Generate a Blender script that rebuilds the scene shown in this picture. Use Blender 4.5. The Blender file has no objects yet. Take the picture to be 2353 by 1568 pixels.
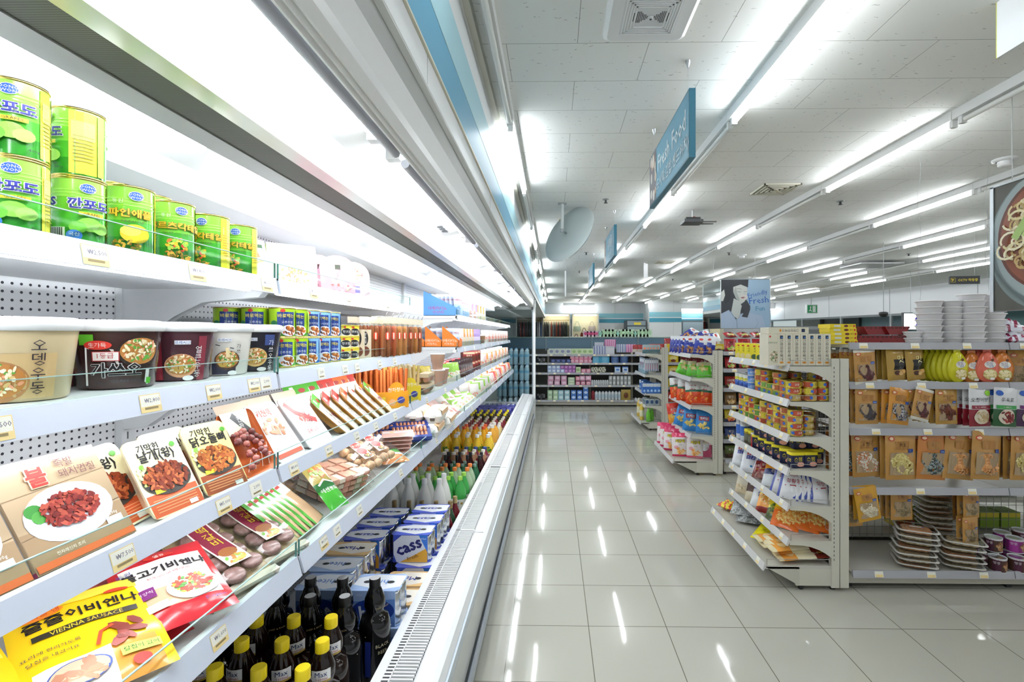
import bpy, math, random
from mathutils import Matrix, Vector
PI = math.pi
R = math.radians
SC = bpy.context.scene
COL = SC.collection
random.seed(7)
# ------------------------------------------------------------------ camera
FPX, CX, CY, YAW = 1095.0, 1255.0, 768.0, R(0.9)
EYE = Vector((0, 0, 1.51))
cd = bpy.data.cameras.new('camera')
cd.sensor_fit = 'HORIZONTAL'; cd.sensor_width = 36.0
cd.lens = FPX / 2353 * 36.0
cd.shift_x = (1176.5 - CX) / 2353
cd.shift_y = (CY - 784) / 2353
cd.clip_start = 0.05; cd.clip_end = 200
cam = bpy.data.objects.new('camera', cd)
cam.location = EYE
cam.rotation_euler = (R(90), 0, YAW)
COL.objects.link(cam); SC.camera = cam
# ------------------------------------------------------------------ world and exposure
w = bpy.data.worlds.new('world'); SC.world = w; w.use_nodes = True
w.node_tree.nodes['Background'].inputs[0].default_value = (0.93, 0.97, 1, 1)
w.node_tree.nodes['Background'].inputs[1].default_value = 0.35
SC.view_settings.view_transform = 'Standard'; SC.view_settings.look = 'None'
SC.view_settings.gamma = 1; SC.view_settings.use_curve_mapping = False
SC.view_settings.exposure = 0.84
CEIL_TUBE, CASE_TUBE, SHELF_TUBE = 21.5, 28.0, 10.0
SC.cycles.max_bounces = 6; SC.cycles.transparent_max_bounces = 20
SC.cycles.sample_clamp_indirect = 6
SC.cycles.caustics_reflective = False; SC.cycles.caustics_refractive = False
CS, SN = math.cos(YAW), math.sin(YAW)
def yat(px, X):                       # Y of the point at column px in the vertical plane X
    u = (px - CX) / FPX
    return X * (u * SN + CS) / (u * CS - SN)
def xat(px, Y):
    u = (px - CX) / FPX
    return Y * (u * CS - SN) / (u * SN + CS)
def zat(py, X, Y):
    return 1.51 + (CY - py) / FPX * (Y * CS - X * SN)
def pat(px, py, Z):                   # point on the horizontal plane Z
    t = (Z - 1.51) / ((CY - py) / FPX)
    u = (px - CX) / FPX
    return Vector((t * (u * CS - SN), t * (u * SN + CS), Z))
# ------------------------------------------------------------------ materials
def lin(c): return c / 12.92 if c <= 0.04045 else ((c + 0.055) / 1.055) ** 2.4
def rgb(h): return tuple(lin(int(h[i:i + 2], 16) / 255) for i in (1, 3, 5)) + (1,)
NAMED = dict(white='#e9eaeb', paint='#e4e6e8', beige='#c9c6b8', black='#15161a', ink='#1c1c22', red='#c4202a', blue='#1e3c9c',
             yellow='#f2dc1e', green='#4fae2c', grey='#8f9294', steel='#b9bdc0|.3|1', dark='#2a2b2c', tan='#c09046', brown='#7a4320',
             orange='#e8762a', tag='#f2f0e4', tagy='#ecd596', cream='#efe6cf', rail='#d5dcec|.25', navy='#1c2550', pink='#e88aa8')
CACHE = {}
def M(k):
    if k in CACHE: return CACHE[k]
    s = NAMED.get(k, k)
    m = bpy.data.materials.new(k.strip('#').replace('|', '_'))
    m.use_nodes = True
    nt = m.node_tree
    b = nt.nodes['Principled BSDF']
    if s.startswith('emit'):
        st = float(s.split('|')[1]); c = rgb(s.split('|')[2]) if s.count('|') > 1 else (0.93, 0.97, 1, 1)
        b.inputs['Base Color'].default_value = (0.8, 0.8, 0.8, 1)
        b.inputs['Emission Color'].default_value = c
        b.inputs['Emission Strength'].default_value = st
    elif s.startswith('clear'):       # thin clear plastic or glass
        p = s.split('|')
        out = nt.nodes['Material Output']; nt.nodes.remove(b)
        tr = nt.nodes.new('ShaderNodeBsdfTransparent'); gl = nt.nodes.new('ShaderNodeBsdfGlossy')
        tr.inputs[0].default_value = rgb(p[1]); gl.inputs[1].default_value = 0.04
        mx = nt.nodes.new('ShaderNodeMixShader'); fr = nt.nodes.new('ShaderNodeLayerWeight')
        fr.inputs[0].default_value = float(p[2]) if len(p) > 2 else 0.25
        ge = nt.nodes.new('ShaderNodeNewGeometry'); iv = nt.nodes.new('ShaderNodeMath'); iv.operation = 'SUBTRACT'; iv.inputs[0].default_value = 1
        ml = nt.nodes.new('ShaderNodeMath'); ml.operation = 'MULTIPLY'
        nt.links.new(ge.outputs['Backfacing'], iv.inputs[1]); nt.links.new(iv.outputs[0], ml.inputs[0]); nt.links.new(fr.outputs['Fresnel'], ml.inputs[1])
        nt.links.new(ml.outputs[0], mx.inputs[0]); nt.links.new(tr.outputs[0], mx.inputs[1])
        nt.links.new(gl.outputs[0], mx.inputs[2]); nt.links.new(mx.outputs[0], out.inputs[0])
    elif s.startswith('mix|'):         # mottled: mix|c1|c2|scale|rough
        p = s.split('|')
        tc = nt.nodes.new('ShaderNodeTexCoord'); no = nt.nodes.new('ShaderNodeTexNoise'); cr = nt.nodes.new('ShaderNodeValToRGB')
        no.inputs['Scale'].default_value = float(p[3]); no.inputs['Detail'].default_value = 3
        cr.color_ramp.elements[0].position = 0.38; cr.color_ramp.elements[1].position = 0.62
        cr.color_ramp.elements[0].color = rgb(p[1]); cr.color_ramp.elements[1].color = rgb(p[2])
        nt.links.new(tc.outputs['Object'], no.inputs['Vector']); nt.links.new(no.outputs['Fac'], cr.inputs[0])
        nt.links.new(cr.outputs[0], b.inputs['Base Color'])
        b.inputs['Roughness'].default_value = float(p[4]) if len(p) > 4 else 0.35
    else:
        p = s.split('|')
        b.inputs['Base Color'].default_value = rgb(p[0])
        b.inputs['Roughness'].default_value = float(p[1]) if len(p) > 1 else 0.38
        b.inputs['Metallic'].default_value = float(p[2]) if len(p) > 2 else 0.0
    CACHE[k] = m
    return m
def nodes_mat(name, rough=0.5):
    m = bpy.data.materials.new(name); m.use_nodes = True
    b = m.node_tree.nodes['Principled BSDF']; b.inputs['Roughness'].default_value = rough
    CACHE[name] = m
    return m, m.node_tree, b
# floor: 40 cm polished tiles
m, nt, b = nodes_mat('floor_tile', 0.06)
b.inputs['Specular IOR Level'].default_value = 0.36
tc = nt.nodes.new('ShaderNodeTexCoord'); mp = nt.nodes.new('ShaderNodeMapping'); br = nt.nodes.new('ShaderNodeTexBrick')
mp.inputs['Location'].default_value = (-0.18, -0.066 + 0.4 * 0, 0)
br.offset = 0; br.inputs['Scale'].default_value = 1; br.inputs['Brick Width'].default_value = 0.4; br.inputs['Row Height'].default_value = 0.4
br.inputs['Mortar Size'].default_value = 0.0022; br.inputs['Mortar Smooth'].default_value = 0.1
br.inputs['Color1'].default_value = rgb('#b4b3a8'); br.inputs['Color2'].default_value = rgb('#b0afa4'); br.inputs['Mortar'].default_value = rgb('#6c695c')
nt.links.new(tc.outputs['Object'], mp.inputs[0]); nt.links.new(mp.outputs[0], br.inputs[0]); nt.links.new(br.outputs[0], b.inputs['Base Color'])
no = nt.nodes.new('ShaderNodeTexNoise'); no.inputs['Scale'].default_value = 3.5; no.inputs['Detail'].default_value = 1
bp = nt.nodes.new('ShaderNodeBump'); bp.inputs['Strength'].default_value = 0.05; bp.inputs['Distance'].default_value = 0.01
nt.links.new(tc.outputs['Object'], no.inputs['Vector']); nt.links.new(no.outputs['Fac'], bp.inputs['Height']); nt.links.new(bp.outputs[0], b.inputs['Normal'])
# ceiling: 30x60 mineral tiles with worm-hole texture
m, nt, b = nodes_mat('ceiling_tile', 0.8)
tc = nt.nodes.new('ShaderNodeTexCoord'); mp = nt.nodes.new('ShaderNodeMapping'); br = nt.nodes.new('ShaderNodeTexBrick')
mp.inputs['Location'].default_value = (-0.10, -0.2, 0)
br.offset = 0.5; br.inputs['Scale'].default_value = 1; br.inputs['Brick Width'].default_value = 0.6; br.inputs['Row Height'].default_value = 0.3
br.inputs['Mortar Size'].default_value = 0.0012; br.inputs['Mortar Smooth'].default_value = 0
br.inputs['Color1'].default_value = rgb('#e6e7e4'); br.inputs['Color2'].default_value = rgb('#e6e7e4'); br.inputs['Mortar'].default_value = rgb('#8b8c89')
nt.links.new(tc.outputs['Object'], mp.inputs[0]); nt.links.new(mp.outputs[0], br.inputs[0])
m2 = nt.nodes.new('ShaderNodeMapping'); m2.inputs['Scale'].default_value = (15, 42, 1)
vo = nt.nodes.new('ShaderNodeTexVoronoi'); vo.inputs['Scale'].default_value = 1
n2 = nt.nodes.new('ShaderNodeTexNoise'); n2.inputs['Scale'].default_value = 45
ad = nt.nodes.new('ShaderNodeVectorMath'); ad.operation = 'ADD'
sc2 = nt.nodes.new('ShaderNodeVectorMath'); sc2.operation = 'SCALE'; sc2.inputs['Scale'].default_value = 1.1
nt.links.new(tc.outputs['Object'], m2.inputs[0]); nt.links.new(tc.outputs['Object'], n2.inputs['Vector'])
nt.links.new(n2.outputs['Color'], sc2.inputs[0]); nt.links.new(m2.outputs[0], ad.inputs[0]); nt.links.new(sc2.outputs[0], ad.inputs[1]); nt.links.new(ad.outputs[0], vo.inputs['Vector'])
cr = nt.nodes.new('ShaderNodeValToRGB'); cr.color_ramp.elements[0].position = 0.10; cr.color_ramp.elements[1].position = 0.15
cr.color_ramp.elements[0].color = (0.62, 0.62, 0.62, 1); cr.color_ramp.elements[1].color = (1, 1, 1, 1)
nt.links.new(vo.outputs['Distance'], cr.inputs[0])
mu = nt.nodes.new('ShaderNodeMixRGB'); mu.blend_type = 'MULTIPLY'; mu.inputs[0].default_value = 1
nt.links.new(br.outputs[0], mu.inputs[1]); nt.links.new(cr.outputs[0], mu.inputs[2]); nt.links.new(mu.outputs[0], b.inputs['Base Color'])
# perforated panel: dots on an 18 mm grid (object Y, Z)
m, nt, b = nodes_mat('perforated', 0.4)
tc = nt.nodes.new('ShaderNodeTexCoord'); se = nt.nodes.new('ShaderNodeSeparateXYZ'); nt.links.new(tc.outputs['Object'], se.inputs[0])
def mth(op, a, b2=None):
    n = nt.nodes.new('ShaderNodeMath'); n.operation = op
    for i, v in enumerate((a, b2)):
        if v is None: continue
        if isinstance(v, (int, float)): n.inputs[i].default_value = v
        else: nt.links.new(v, n.inputs[i])
    return n.outputs[0]
def cell(o): return mth('SUBTRACT', mth('FRACT', mth('DIVIDE', o, 0.019)), 0.5)
dy, dz = cell(se.outputs[1]), cell(se.outputs[2])
rr = mth('ADD', mth('MULTIPLY', dy, dy), mth('MULTIPLY', dz, dz))
lt = mth('LESS_THAN', rr, 0.028)
mx = nt.nodes.new('ShaderNodeMixRGB'); nt.links.new(lt, mx.inputs[0]); mx.inputs[1].default_value = rgb('#e2e3e6'); mx.inputs[2].default_value = rgb('#2b2b38')
nt.links.new(mx.outputs[0], b.inputs['Base Color'])
# honeycomb air grille
m, nt, b = nodes_mat('honeycomb', 0.6)
tc = nt.nodes.new('ShaderNodeTexCoord'); wv = nt.nodes.new('ShaderNodeTexWave'); wv.bands_direction = 'Y'; wv.inputs['Scale'].default_value = 60
cr = nt.nodes.new('ShaderNodeValToRGB'); cr.color_ramp.elements[0].color = rgb('#3a3c34'); cr.color_ramp.elements[1].color = rgb('#55574c')
nt.links.new(tc.outputs['Object'], wv.inputs['Vector']); nt.links.new(wv.outputs['Fac'], cr.inputs[0]); nt.links.new(cr.outputs[0], b.inputs['Base Color'])
GLASS, GLASSG, FILM = 'clear|#f4faf8|.12', '#4c7d78|.15', 'clear|#f6f6f4|.3'
# ------------------------------------------------------------------ mesh building
TXT = {}
def glyphs(s):
    if s not in TXT:
        c = bpy.data.curves.new('text', 'FONT'); c.resolution_u = 1; c.body = s
        o = bpy.data.objects.new('text', c); me = bpy.data.meshes.new_from_object(o)
        vs = [(v.co.x, v.co.y) for v in me.vertices]; fs = [tuple(p.vertices) for p in me.polygons]
        xs = [v[0] for v in vs] or [0]; ys = [v[1] for v in vs] or [0]
        cx, cy = (min(xs) + max(xs)) / 2, (min(ys) + max(ys)) / 2
        TXT[s] = ([(x - cx, y - cy) for x, y in vs], fs, max(xs) - min(xs))
        bpy.data.objects.remove(o); bpy.data.curves.remove(c); bpy.data.meshes.remove(me)
    return TXT[s]
class MB:
    def __init__(s): s.v = []; s.f = []; s.m = []; s.s = []; s.T = None
    def add(s, vs, fs, mat, smooth=False):
        n = len(s.v)
        s.v += [tuple(s.T @ Vector(p)) for p in vs] if s.T else [tuple(p) for p in vs]
        for i, f in enumerate(fs):
            s.f.append(tuple(n + k for k in f)); s.m.append(mat[i] if isinstance(mat, list) else mat); s.s.append(smooth)
        return s
    def box(s, a, b, mat):                 # mat: one, or [bottom, top, front(-y), right(+x), back, left]
        x0, y0, z0 = a; x1, y1, z1 = b
        return s.add([(x0, y0, z0), (x1, y0, z0), (x1, y1, z0), (x0, y1, z0), (x0, y0, z1), (x1, y0, z1), (x1, y1, z1), (x0, y1, z1)],
                     [(3, 2, 1, 0), (4, 5, 6, 7), (0, 1, 5, 4), (1, 2, 6, 5), (2, 3, 7, 6), (3, 0, 4, 7)], mat)
    def loft(s, rings, mat, smooth=True, cap=(1, 1)):
        n = len(rings[0]); vs = [p for r in rings for p in r]; fs = []
        for k in range(len(rings) - 1):
            for i in range(n):
                j = (i + 1) % n
                fs.append((k * n + i, k * n + j, (k + 1) * n + j, (k + 1) * n + i))
        s.add(vs, fs, mat, smooth)
        if cap[0]: s.add(rings[0], [tuple(range(n))[::-1]], mat)
        if cap[1]: s.add(rings[-1], [tuple(range(n))], mat)
        return s
    def lathe(s, prof, mat, seg=16, c=(0, 0), cap=(0, 0), smooth=True):
        return s.loft([[(c[0] + r * math.cos(2 * PI * i / seg), c[1] + r * math.sin(2 * PI * i / seg), z) for i in range(seg)] for r, z in prof], mat, smooth, cap)
    def tube(s, p, q, r, mat, seg=6, cap=(1, 1)):
        p, q = Vector(p), Vector(q); d = (q - p).normalized()
        a = d.orthogonal().normalized(); b = d.cross(a)
        ring = lambda o: [tuple(o + r * (math.cos(2 * PI * i / seg) * a + math.sin(2 * PI * i / seg) * b)) for i in range(seg)]
        return s.loft([ring(p), ring(q)], mat, True, cap)
    def wire(s, pts, r, mat, seg=5):
        for a, b in zip(pts, pts[1:]): s.tube(a, b, r, mat, seg)
        return s
    def prism(s, poly, a, b, mat, ax='y'):  # poly in the two other axes, extruded a..b along ax
        f = {'y': lambda u, v, t: (u, t, v), 'x': lambda u, v, t: (t, u, v), 'z': lambda u, v, t: (u, v, t)}[ax]
        n = len(poly)
        vs = [f(u, v, a) for u, v in poly] + [f(u, v, b) for u, v in poly]
        return s.add(vs, [tuple(range(n)), tuple(range(2 * n - 1, n - 1, -1))] + [(i, (i + 1) % n, n + (i + 1) % n, n + i) for i in range(n)], mat)
    def decal(s, S, items, o0=0.0004, do=0.00015):
        for k, it in enumerate(items):
            o = o0 + do * k; t = it[0]
            if t == 'r':
                _, u, v, w, h, mat = it[:6]; nu = max(1, int(w / 0.012)); nv = 1 if len(it) < 7 else it[6]
                vs = [S(u - w / 2 + w * i / nu, v - h / 2 + h * j / nv, o) for j in range(nv + 1) for i in range(nu + 1)]
                s.add(vs, [(j * (nu + 1) + i, j * (nu + 1) + i + 1, (j + 1) * (nu + 1) + i + 1, (j + 1) * (nu + 1) + i) for j in range(nv) for i in range(nu)], mat)
            elif t == 'e':
                _, u, v, rx, ry, mat = it; n = 14 if rx < .02 else (24 if rx < .1 else 48)
                vs = [S(u, v, o)] + [S(u + rx * q * math.cos(2 * PI * i / n), v + ry * q * math.sin(2 * PI * i / n), o) for q in (.5, 1) for i in range(n)]
                s.add(vs, [(0, 1 + i, 1 + (i + 1) % n) for i in range(n)] + [(1 + i, 1 + n + i, 1 + n + (i + 1) % n, 1 + (i + 1) % n) for i in range(n)], mat)
            elif t == 't':
                _, tx, u, v, h, mat = it[:6]; rot = it[6] if len(it) > 6 else 0; sx = it[7] if len(it) > 7 else 1
                vs, fs, _w = glyphs(tx); c, d = math.cos(rot), math.sin(rot)
                s.add([S(u + h * (sx * x * c - y * d), v + h * (sx * x * d + y * c), o) for x, y in vs], fs, mat)
            elif t == 'v':                  # vertical writing
                _, tx, u, v, h, mat = it
                for i, ch in enumerate(tx):
                    vs, fs, _w = glyphs(ch)
                    s.add([S(u + h * x, v - i * h * 1.02 + h * y, o) for x, y in vs], fs, mat)
            elif t == 'p':
                s.add([S(u, v, o) for u, v in it[1]], [tuple(range(len(it[1])))], it[2])
            elif t == 's':                  # stroke
                _, pts, w, mat = it; vs = []
                for i, (x, y) in enumerate(pts):
                    a = pts[max(0, i - 1)]; b = pts[min(len(pts) - 1, i + 1)]
                    dx, dy = b[0] - a[0], b[1] - a[1]; L = math.hypot(dx, dy) or 1
                    vs += [S(x - dy / L * w / 2, y + dx / L * w / 2, o), S(x + dy / L * w / 2, y - dx / L * w / 2, o)]
                s.add(vs, [(2 * i, 2 * i + 1, 2 * i + 3, 2 * i + 2) for i in range(len(pts) - 1)], mat)
            elif t == 'b':                  # printed food picture: many small shapes
                _, u, v, rx, ry, mats, n, sz = it; rg = random.Random(n * 7 + int(sz * 1e4))
                if n >= 40 and sz > .004: n, sz = int(n * 1.9), sz * .72
                mats = mats + [mats[0], mats[-1]]
                for i in range(n):
                    a = rg.random() * 2 * PI; q = math.sqrt(rg.random()); cu, cv = u + rx * q * math.cos(a), v + ry * q * math.sin(a)
                    ra, rb, th = sz * rg.uniform(.7, 1.5), sz * rg.uniform(.4, .8), rg.random() * PI; oo = o + 0.00001 * i
                    s.add([S(cu + ra * math.cos(k2) * math.cos(th) - rb * math.sin(k2) * math.sin(th), cv + ra * math.cos(k2) * math.sin(th) + rb * math.sin(k2) * math.cos(th), oo)
                           for k2 in [2 * PI * q2 / 7 for q2 in range(7)]], [tuple(range(7))], rg.choice(mats))
        return s
    def mesh(s, name):
        me = bpy.data.meshes.new(name); me.from_pydata(s.v, [], s.f)
        keys = list(dict.fromkeys(s.m)); ix = {k: i for i, k in enumerate(keys)}
        for k in keys: me.materials.append(M(k))
        me.polygons.foreach_set('material_index', [ix[k] for k in s.m]); me.polygons.foreach_set('use_smooth', s.s)
        me.update()
        return me
def frontS(y, z0=0, x0=0): return lambda u, v, o: (x0 + u, y - o, z0 + v)          # faces -Y
def backS(y, z0=0, x0=0): return lambda u, v, o: (x0 - u, y + o, z0 + v)
def sideS(x, z0=0, y0=0): return lambda u, v, o: (x + o, y0 + u, z0 + v)          # faces +X
def leftS(x, z0=0, y0=0): return lambda u, v, o: (x - o, y0 - u, z0 + v)          # faces -X
def topS(z, x0=0, y0=0): return lambda u, v, o: (x0 + u, y0 + v, z + o)
def cylS(r, z0=0, a0=0): return lambda u, v, o: ((r + o) * math.sin(u / r + a0), -(r + o) * math.cos(u / r + a0), z0 + v)
def rrect(w, h, r, n=3, y=0, cz=0):
    pts = []
    for cx, cz2, a in ((w / 2 - r, h / 2 - r, 0), (-w / 2 + r, h / 2 - r, PI / 2), (-w / 2 + r, -h / 2 + r, PI), (w / 2 - r, -h / 2 + r, 1.5 * PI)):
        for i in range(n + 1):
            t = a + PI / 2 * i / n
            pts.append((cx + r * math.cos(t), y, cz + cz2 + r * math.sin(t)))
    return pts
# ------------------------------------------------------------------ objects
def link(name, me, parent=None):
    o = bpy.data.objects.new(name, me); COL.objects.link(o)
    if parent is not None: o.parent = parent
    return o
def tag(o, label, cat, group=None):
    o['label'] = label; o['category'] = cat
    if group: o['group'] = group
    return o
def thing(name, label, cat, loc=(0, 0, 0), rotz=0, group=None):
    o = link(name, None); o.location = loc; o.rotation_euler = (0, 0, rotz); o.empty_display_size = .05
    return tag(o, label, cat, group)
def part(mb, name, parent): return link(name, mb.mesh(name), parent)
def struct(name, mb):
    o = link(name, mb.mesh(name)); o['kind'] = 'structure'; return o
PROTO = {}
def proto(key, name, cat, parts):        # parts: [(part name, MB, [(sub-part name, MB)])]
    PROTO[key] = (name, cat, [(pn, mb.mesh(pn), [(sn, sb.mesh(sn)) for sn, sb in subs]) for pn, mb, subs in parts])
def put(key, loc, label, group=None, rz=0, tilt=0, roll=0, scale=1):
    # tilt leans the item back about its own base line; roll turns it in its own plane
    name, cat, parts = PROTO[key]; loc = (loc[0], loc[1], loc[2] + .0012)
    mat = Matrix.Translation(loc) @ Matrix.Rotation(rz, 4, 'Z') @ Matrix.Rotation(-tilt, 4, 'X') @ Matrix.Rotation(roll, 4, 'Y') @ Matrix.Scale(scale, 4)
    if len(parts) == 1 and not parts[0][2]:
        o = link(name, parts[0][1])
    else:
        o = link(name, None)
        for pn, me, subs in parts:
            c = link(pn, me, o)
            for sn, sm in subs: link(sn, sm, c)
    o.matrix_world = mat
    return tag(o, label, cat, group)
ORD = ['first', 'second', 'third', 'fourth', 'fifth', 'sixth', 'seventh', 'eighth', 'ninth', 'tenth', 'eleventh', 'twelfth', 'thirteenth', 'fourteenth', 'fifteenth', 'sixteenth', 'seventeenth', 'eighteenth', 'nineteenth', 'twentieth']
# ================================================================== ROOM
H = 2.73
def slab(name, a, b, mat):
    mb = MB().box(a, b, mat); return struct(name, mb)
slab('floor', (-2.2, -3, -.05), (12, 21, 0), 'floor_tile')
slab('ceiling', (-2.2, -3, H), (12, 21, H + .05), 'ceiling_tile')
# boxed-in bulkhead above the refrigerated case, with two blue bands
mb = MB().box((-2.2, -1, 2.15), (-.325, 19, H), '#dfe1e2')
for z0, z1, mat in ((2.235, 2.378, '#5b9ab8'), (2.384, 2.535, '#a3cbd6')):
    mb.box((-.326, -1, z0), (-.322, 19, z1), mat)
for k in range(16): mb.box((-.3255, k * 1.22, 2.155), (-.3242, k * 1.22 + .003, 2.235), '#b8babb')
mb.box((-.3255, -1, 2.228), (-.318, 19, 2.235), '#cfcbb8')
struct('wall_left', mb)
slab('wall_left_lower', (-2.3, -3, 0), (-2.2, 19, H), '#d8dadb')
struct('trim_1', MB().box((-.325, -1, 2.69), (-.30, 19, 2.73), '#cfcec2'))
# far wall with blue bands, display niches
YB = 18.8
mb = MB().box((-2.2, YB, 0), (8.6, YB + .1, H), '#dfe1e3')
struct('wall_back', mb)
def bands(name, x0, x1, y, ax='y'):
    mb = MB()
    mb.box((x0, y - .012, 2.14), (x1, y, 2.32), '#86c0cd'); mb.box((x0, y - .012, 1.95), (x1, y, 2.10), '#3f94ad'); mb.box((x0, y - .014, 2.10), (x1, y, 2.135), '#e4e8ea')
    for k in range(int(x0), int(x1) + 1): mb.box((k + .4, y - .011, 0), (k + .406, y - .001, H), '#c4c7c8')
    struct(name, mb)
bands('trim_2', -2.1, 5.0, YB)
slab('pillar_1', (xat(1492, 17.6), 17.6, 0), (xat(1566, 17.6), YB, H), '#e1e3e4')
bands('trim_3', xat(1492, 17.6), xat(1566, 17.6), 17.6)
bands('trim_4', xat(1566, YB), 8.5, YB - .001)
# window wall along the far side of the shop
P0, P1 = Vector((8.5, 18.8)), Vector((9.75, 8.0))
dW = (P1 - P0).normalized(); nW = Vector((dW.y, -dW.x)); LW = (P1 - P0).length
def wq(mb, s0, s1, z0, z1, off, th, mat):     # box along the oblique wall
    a, b = P0 + dW * s0 + nW * -off, P0 + dW * s1 + nW * -off
    pts = [a, b, b + nW * -th, a + nW * -th]
    mb.add([(p.x, p.y, z) for z in (z0, z1) for p in pts], [(0, 1, 2, 3), (7, 6, 5, 4), (0, 1, 5, 4), (1, 2, 6, 5), (2, 3, 7, 6), (3, 0, 4, 7)], mat)
sg = 1 if (P0 + nW).x < P0.x else -1
nW = nW * sg * -1
mb = MB(); wq(mb, -1, LW + 6, 2.06, H, 0, -.15, '#eceef1')
for k in range(8): wq(mb, k * 2.4 + .9, k * 2.4 + .915, 2.06, H, .002, .004, '#aeb0b4')
struct('wall_right', mb)
mb = MB(); wq(mb, -1, LW + 6, 0, .9, 0, -.1, '#9aa0a4'); struct('wall_right_lower', mb)
wcols = ['#77756f', '#3f4042', '#8d97a6', '#4a4b4b', '#7f9aa0', '#a3b4bc', '#56514b', '#8fa3b0', '#4c5560', '#6d7378']
for k in range(9):
    mb = MB()
    wq(mb, k * 1.9, k * 1.9 + .06, .9, 2.06, 0, -.06, '#9da3a6'); wq(mb, k * 1.9 + .06, k * 1.9 + 1.9, .9, .95, 0, -.06, '#9da3a6')
    wq(mb, k * 1.9 + .06, k * 1.9 + 1.9, 2.0, 2.06, 0, -.06, '#7b8184'); wq(mb, k * 1.9 + .06, k * 1.9 + 1.9, .95, 2.0, -.03, -.01, GLASS)
    struct('window_%d' % (k + 1), mb)
    mb = MB(); wq(mb, k * 1.9 - .2, k * 1.9 + 1.2, .3, 2.2, -1.2, -.1, wcols[k]); wq(mb, k * 1.9 + 1.2, k * 1.9 + 1.75, .3, 2.2, -1.3, -.1, wcols[(k * 3 + 1) % 10])
    struct('corridor_wall', mb)
slab('corridor_floor', (9, 5, -.05), (13, 20, .001), '#8a8c8c')
# ------------------------------------------------------------------ ceiling light rows (fluorescent battens)
ROWX = [-.24, .975, 2.195, 3.41, 4.64, 5.86, 7.08]
n = 0
tube_on = MB().tube((0, .03, 0), (0, 1.2, 0), .0145, 'emit|%g' % CEIL_TUBE, 8).mesh('tube')
tube_off = MB().tube((0, .03, 0), (0, 1.2, 0), .0145, '#dfe0dc|.2', 8).mesh('tube')
bt = MB().box((-.022, 0, .02), (.022, 1.262, .07), '#dcdddc')
for y in (.012, 1.218): bt.box((-.014, y - .012, -.018), (.014, y + .012, .022), '#e4e5e4')
batten = bt.mesh('batten')
for i, rx in enumerate(ROWX):
    for j in range(14):
        y0 = 1.375 + 1.265 * (j - 1)
        if y0 > 17.3 or (rx > 7 and y0 > 16): continue
        on = (i + j) % 2 == 0
        o = thing('ceiling_light', '%s ceiling batten, %s along the %s light row out from the refrigerated case' % ('glowing' if on else 'unlit', ORD[j], ORD[i]),
                  'ceiling light', (rx, y0, H - .07), 0, 'fluorescent battens in rows on the ceiling')
        link('batten', batten, o); link('tube', tube_on if on else tube_off, o)
# distant row by the far wall
o = thing('ceiling_light', 'long glowing cove light above the blue-banded far wall', 'ceiling light', (xat(1331, 18.5), 18.6, H - .16))
part(MB().box((-.6, 0, 0), (.6, .04, .05), 'emit|14'), 'tube', o); part(MB().box((-.62, -.01, .05), (.62, .06, .16), 'white'), 'batten', o)
# ================================================================== REFRIGERATED CASE
case = thing('refrigerated_case', 'long white open-front refrigerated display case running the length of the aisle', 'refrigerated case', (0, 0, 0))
Y0, Y1 = -.55, 8.5
YJ = [-.45, .076 + .0, 1.326, 2.576, 3.826, 5.076, 6.326, 7.576, 8.46]
XB = -1.22
part(MB().box((XB - .04, Y0, .28), (XB, Y1, 1.92), 'perforated'), 'back_panel', case)
mb = MB()
mb.box((XB - .08, Y0, 0), (-.40, Y1, .26), 'paint')
mb.box((XB, Y0, .26), (-.56, Y1, .30), '#d9dbde')
part(mb, 'deck_tray', case)
# air grille with louvre slots
mb = MB(); mb.box((-.56, Y0, .26), (-.53, Y1, .448), 'white'); mb.box((-.53, Y0, .26), (-.435, Y1, .425), '#202428')
y = 1.2
mb.box((-.532, Y0, .425), (-.505, Y1, .446), 'white')
while y < Y1:
    st = .0155 if y < 3.4 else .025
    mb.box((-.505, y, .436), (-.435, y + st * .38, .4425), 'white')
    mb.box((-.529, y, .446), (-.508, y + .007, .4464), '#202428')
    y += st
for k in range(8): mb.box((-.535, YJ[k] + .0, .43), (-.43, YJ[k] + .012, .446), 'white')
part(mb, 'air_grille', case)
# front rail, bumper, lower panel
mb = MB().prism([(-.435, .25), (-.435, .432), (-.425, .437), (-.378, .432), (-.362, .42), (-.350, .395), (-.350, .34), (-.36, .32), (-.372, .315), (-.372, .25)], Y0, Y1, '#e8eaeb|.25')
for k in range(1, 9): mb.box((-.43, YJ[k] - .001, .4345), (-.38, YJ[k] + .001, .4385), '#b9bcbf')
part(mb, 'front_rail', case)
part(MB().box((-.3535, Y0, .345), (-.342, Y1, .388), '#c3ced8|.3').box((-.374, Y0, .300), (-.356, Y1, .314), '#93a4b0|.3'), 'bumper', case)
part(MB().box((-.385, Y0, .075), (-.365, Y1, .31), '#d6d8d7|.2').box((-.367, 4.6, .075), (-.364, 4.603, .31), '#9a9c9c'), 'front_panel', case)
part(MB().box((-.372, Y0, .015), (-.345, Y1, .075), '#bcc4d0|.3').box((-.385, Y0, .068), (-.355, Y1, .084), '#2c3138'), 'kick_rail', case)
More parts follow.
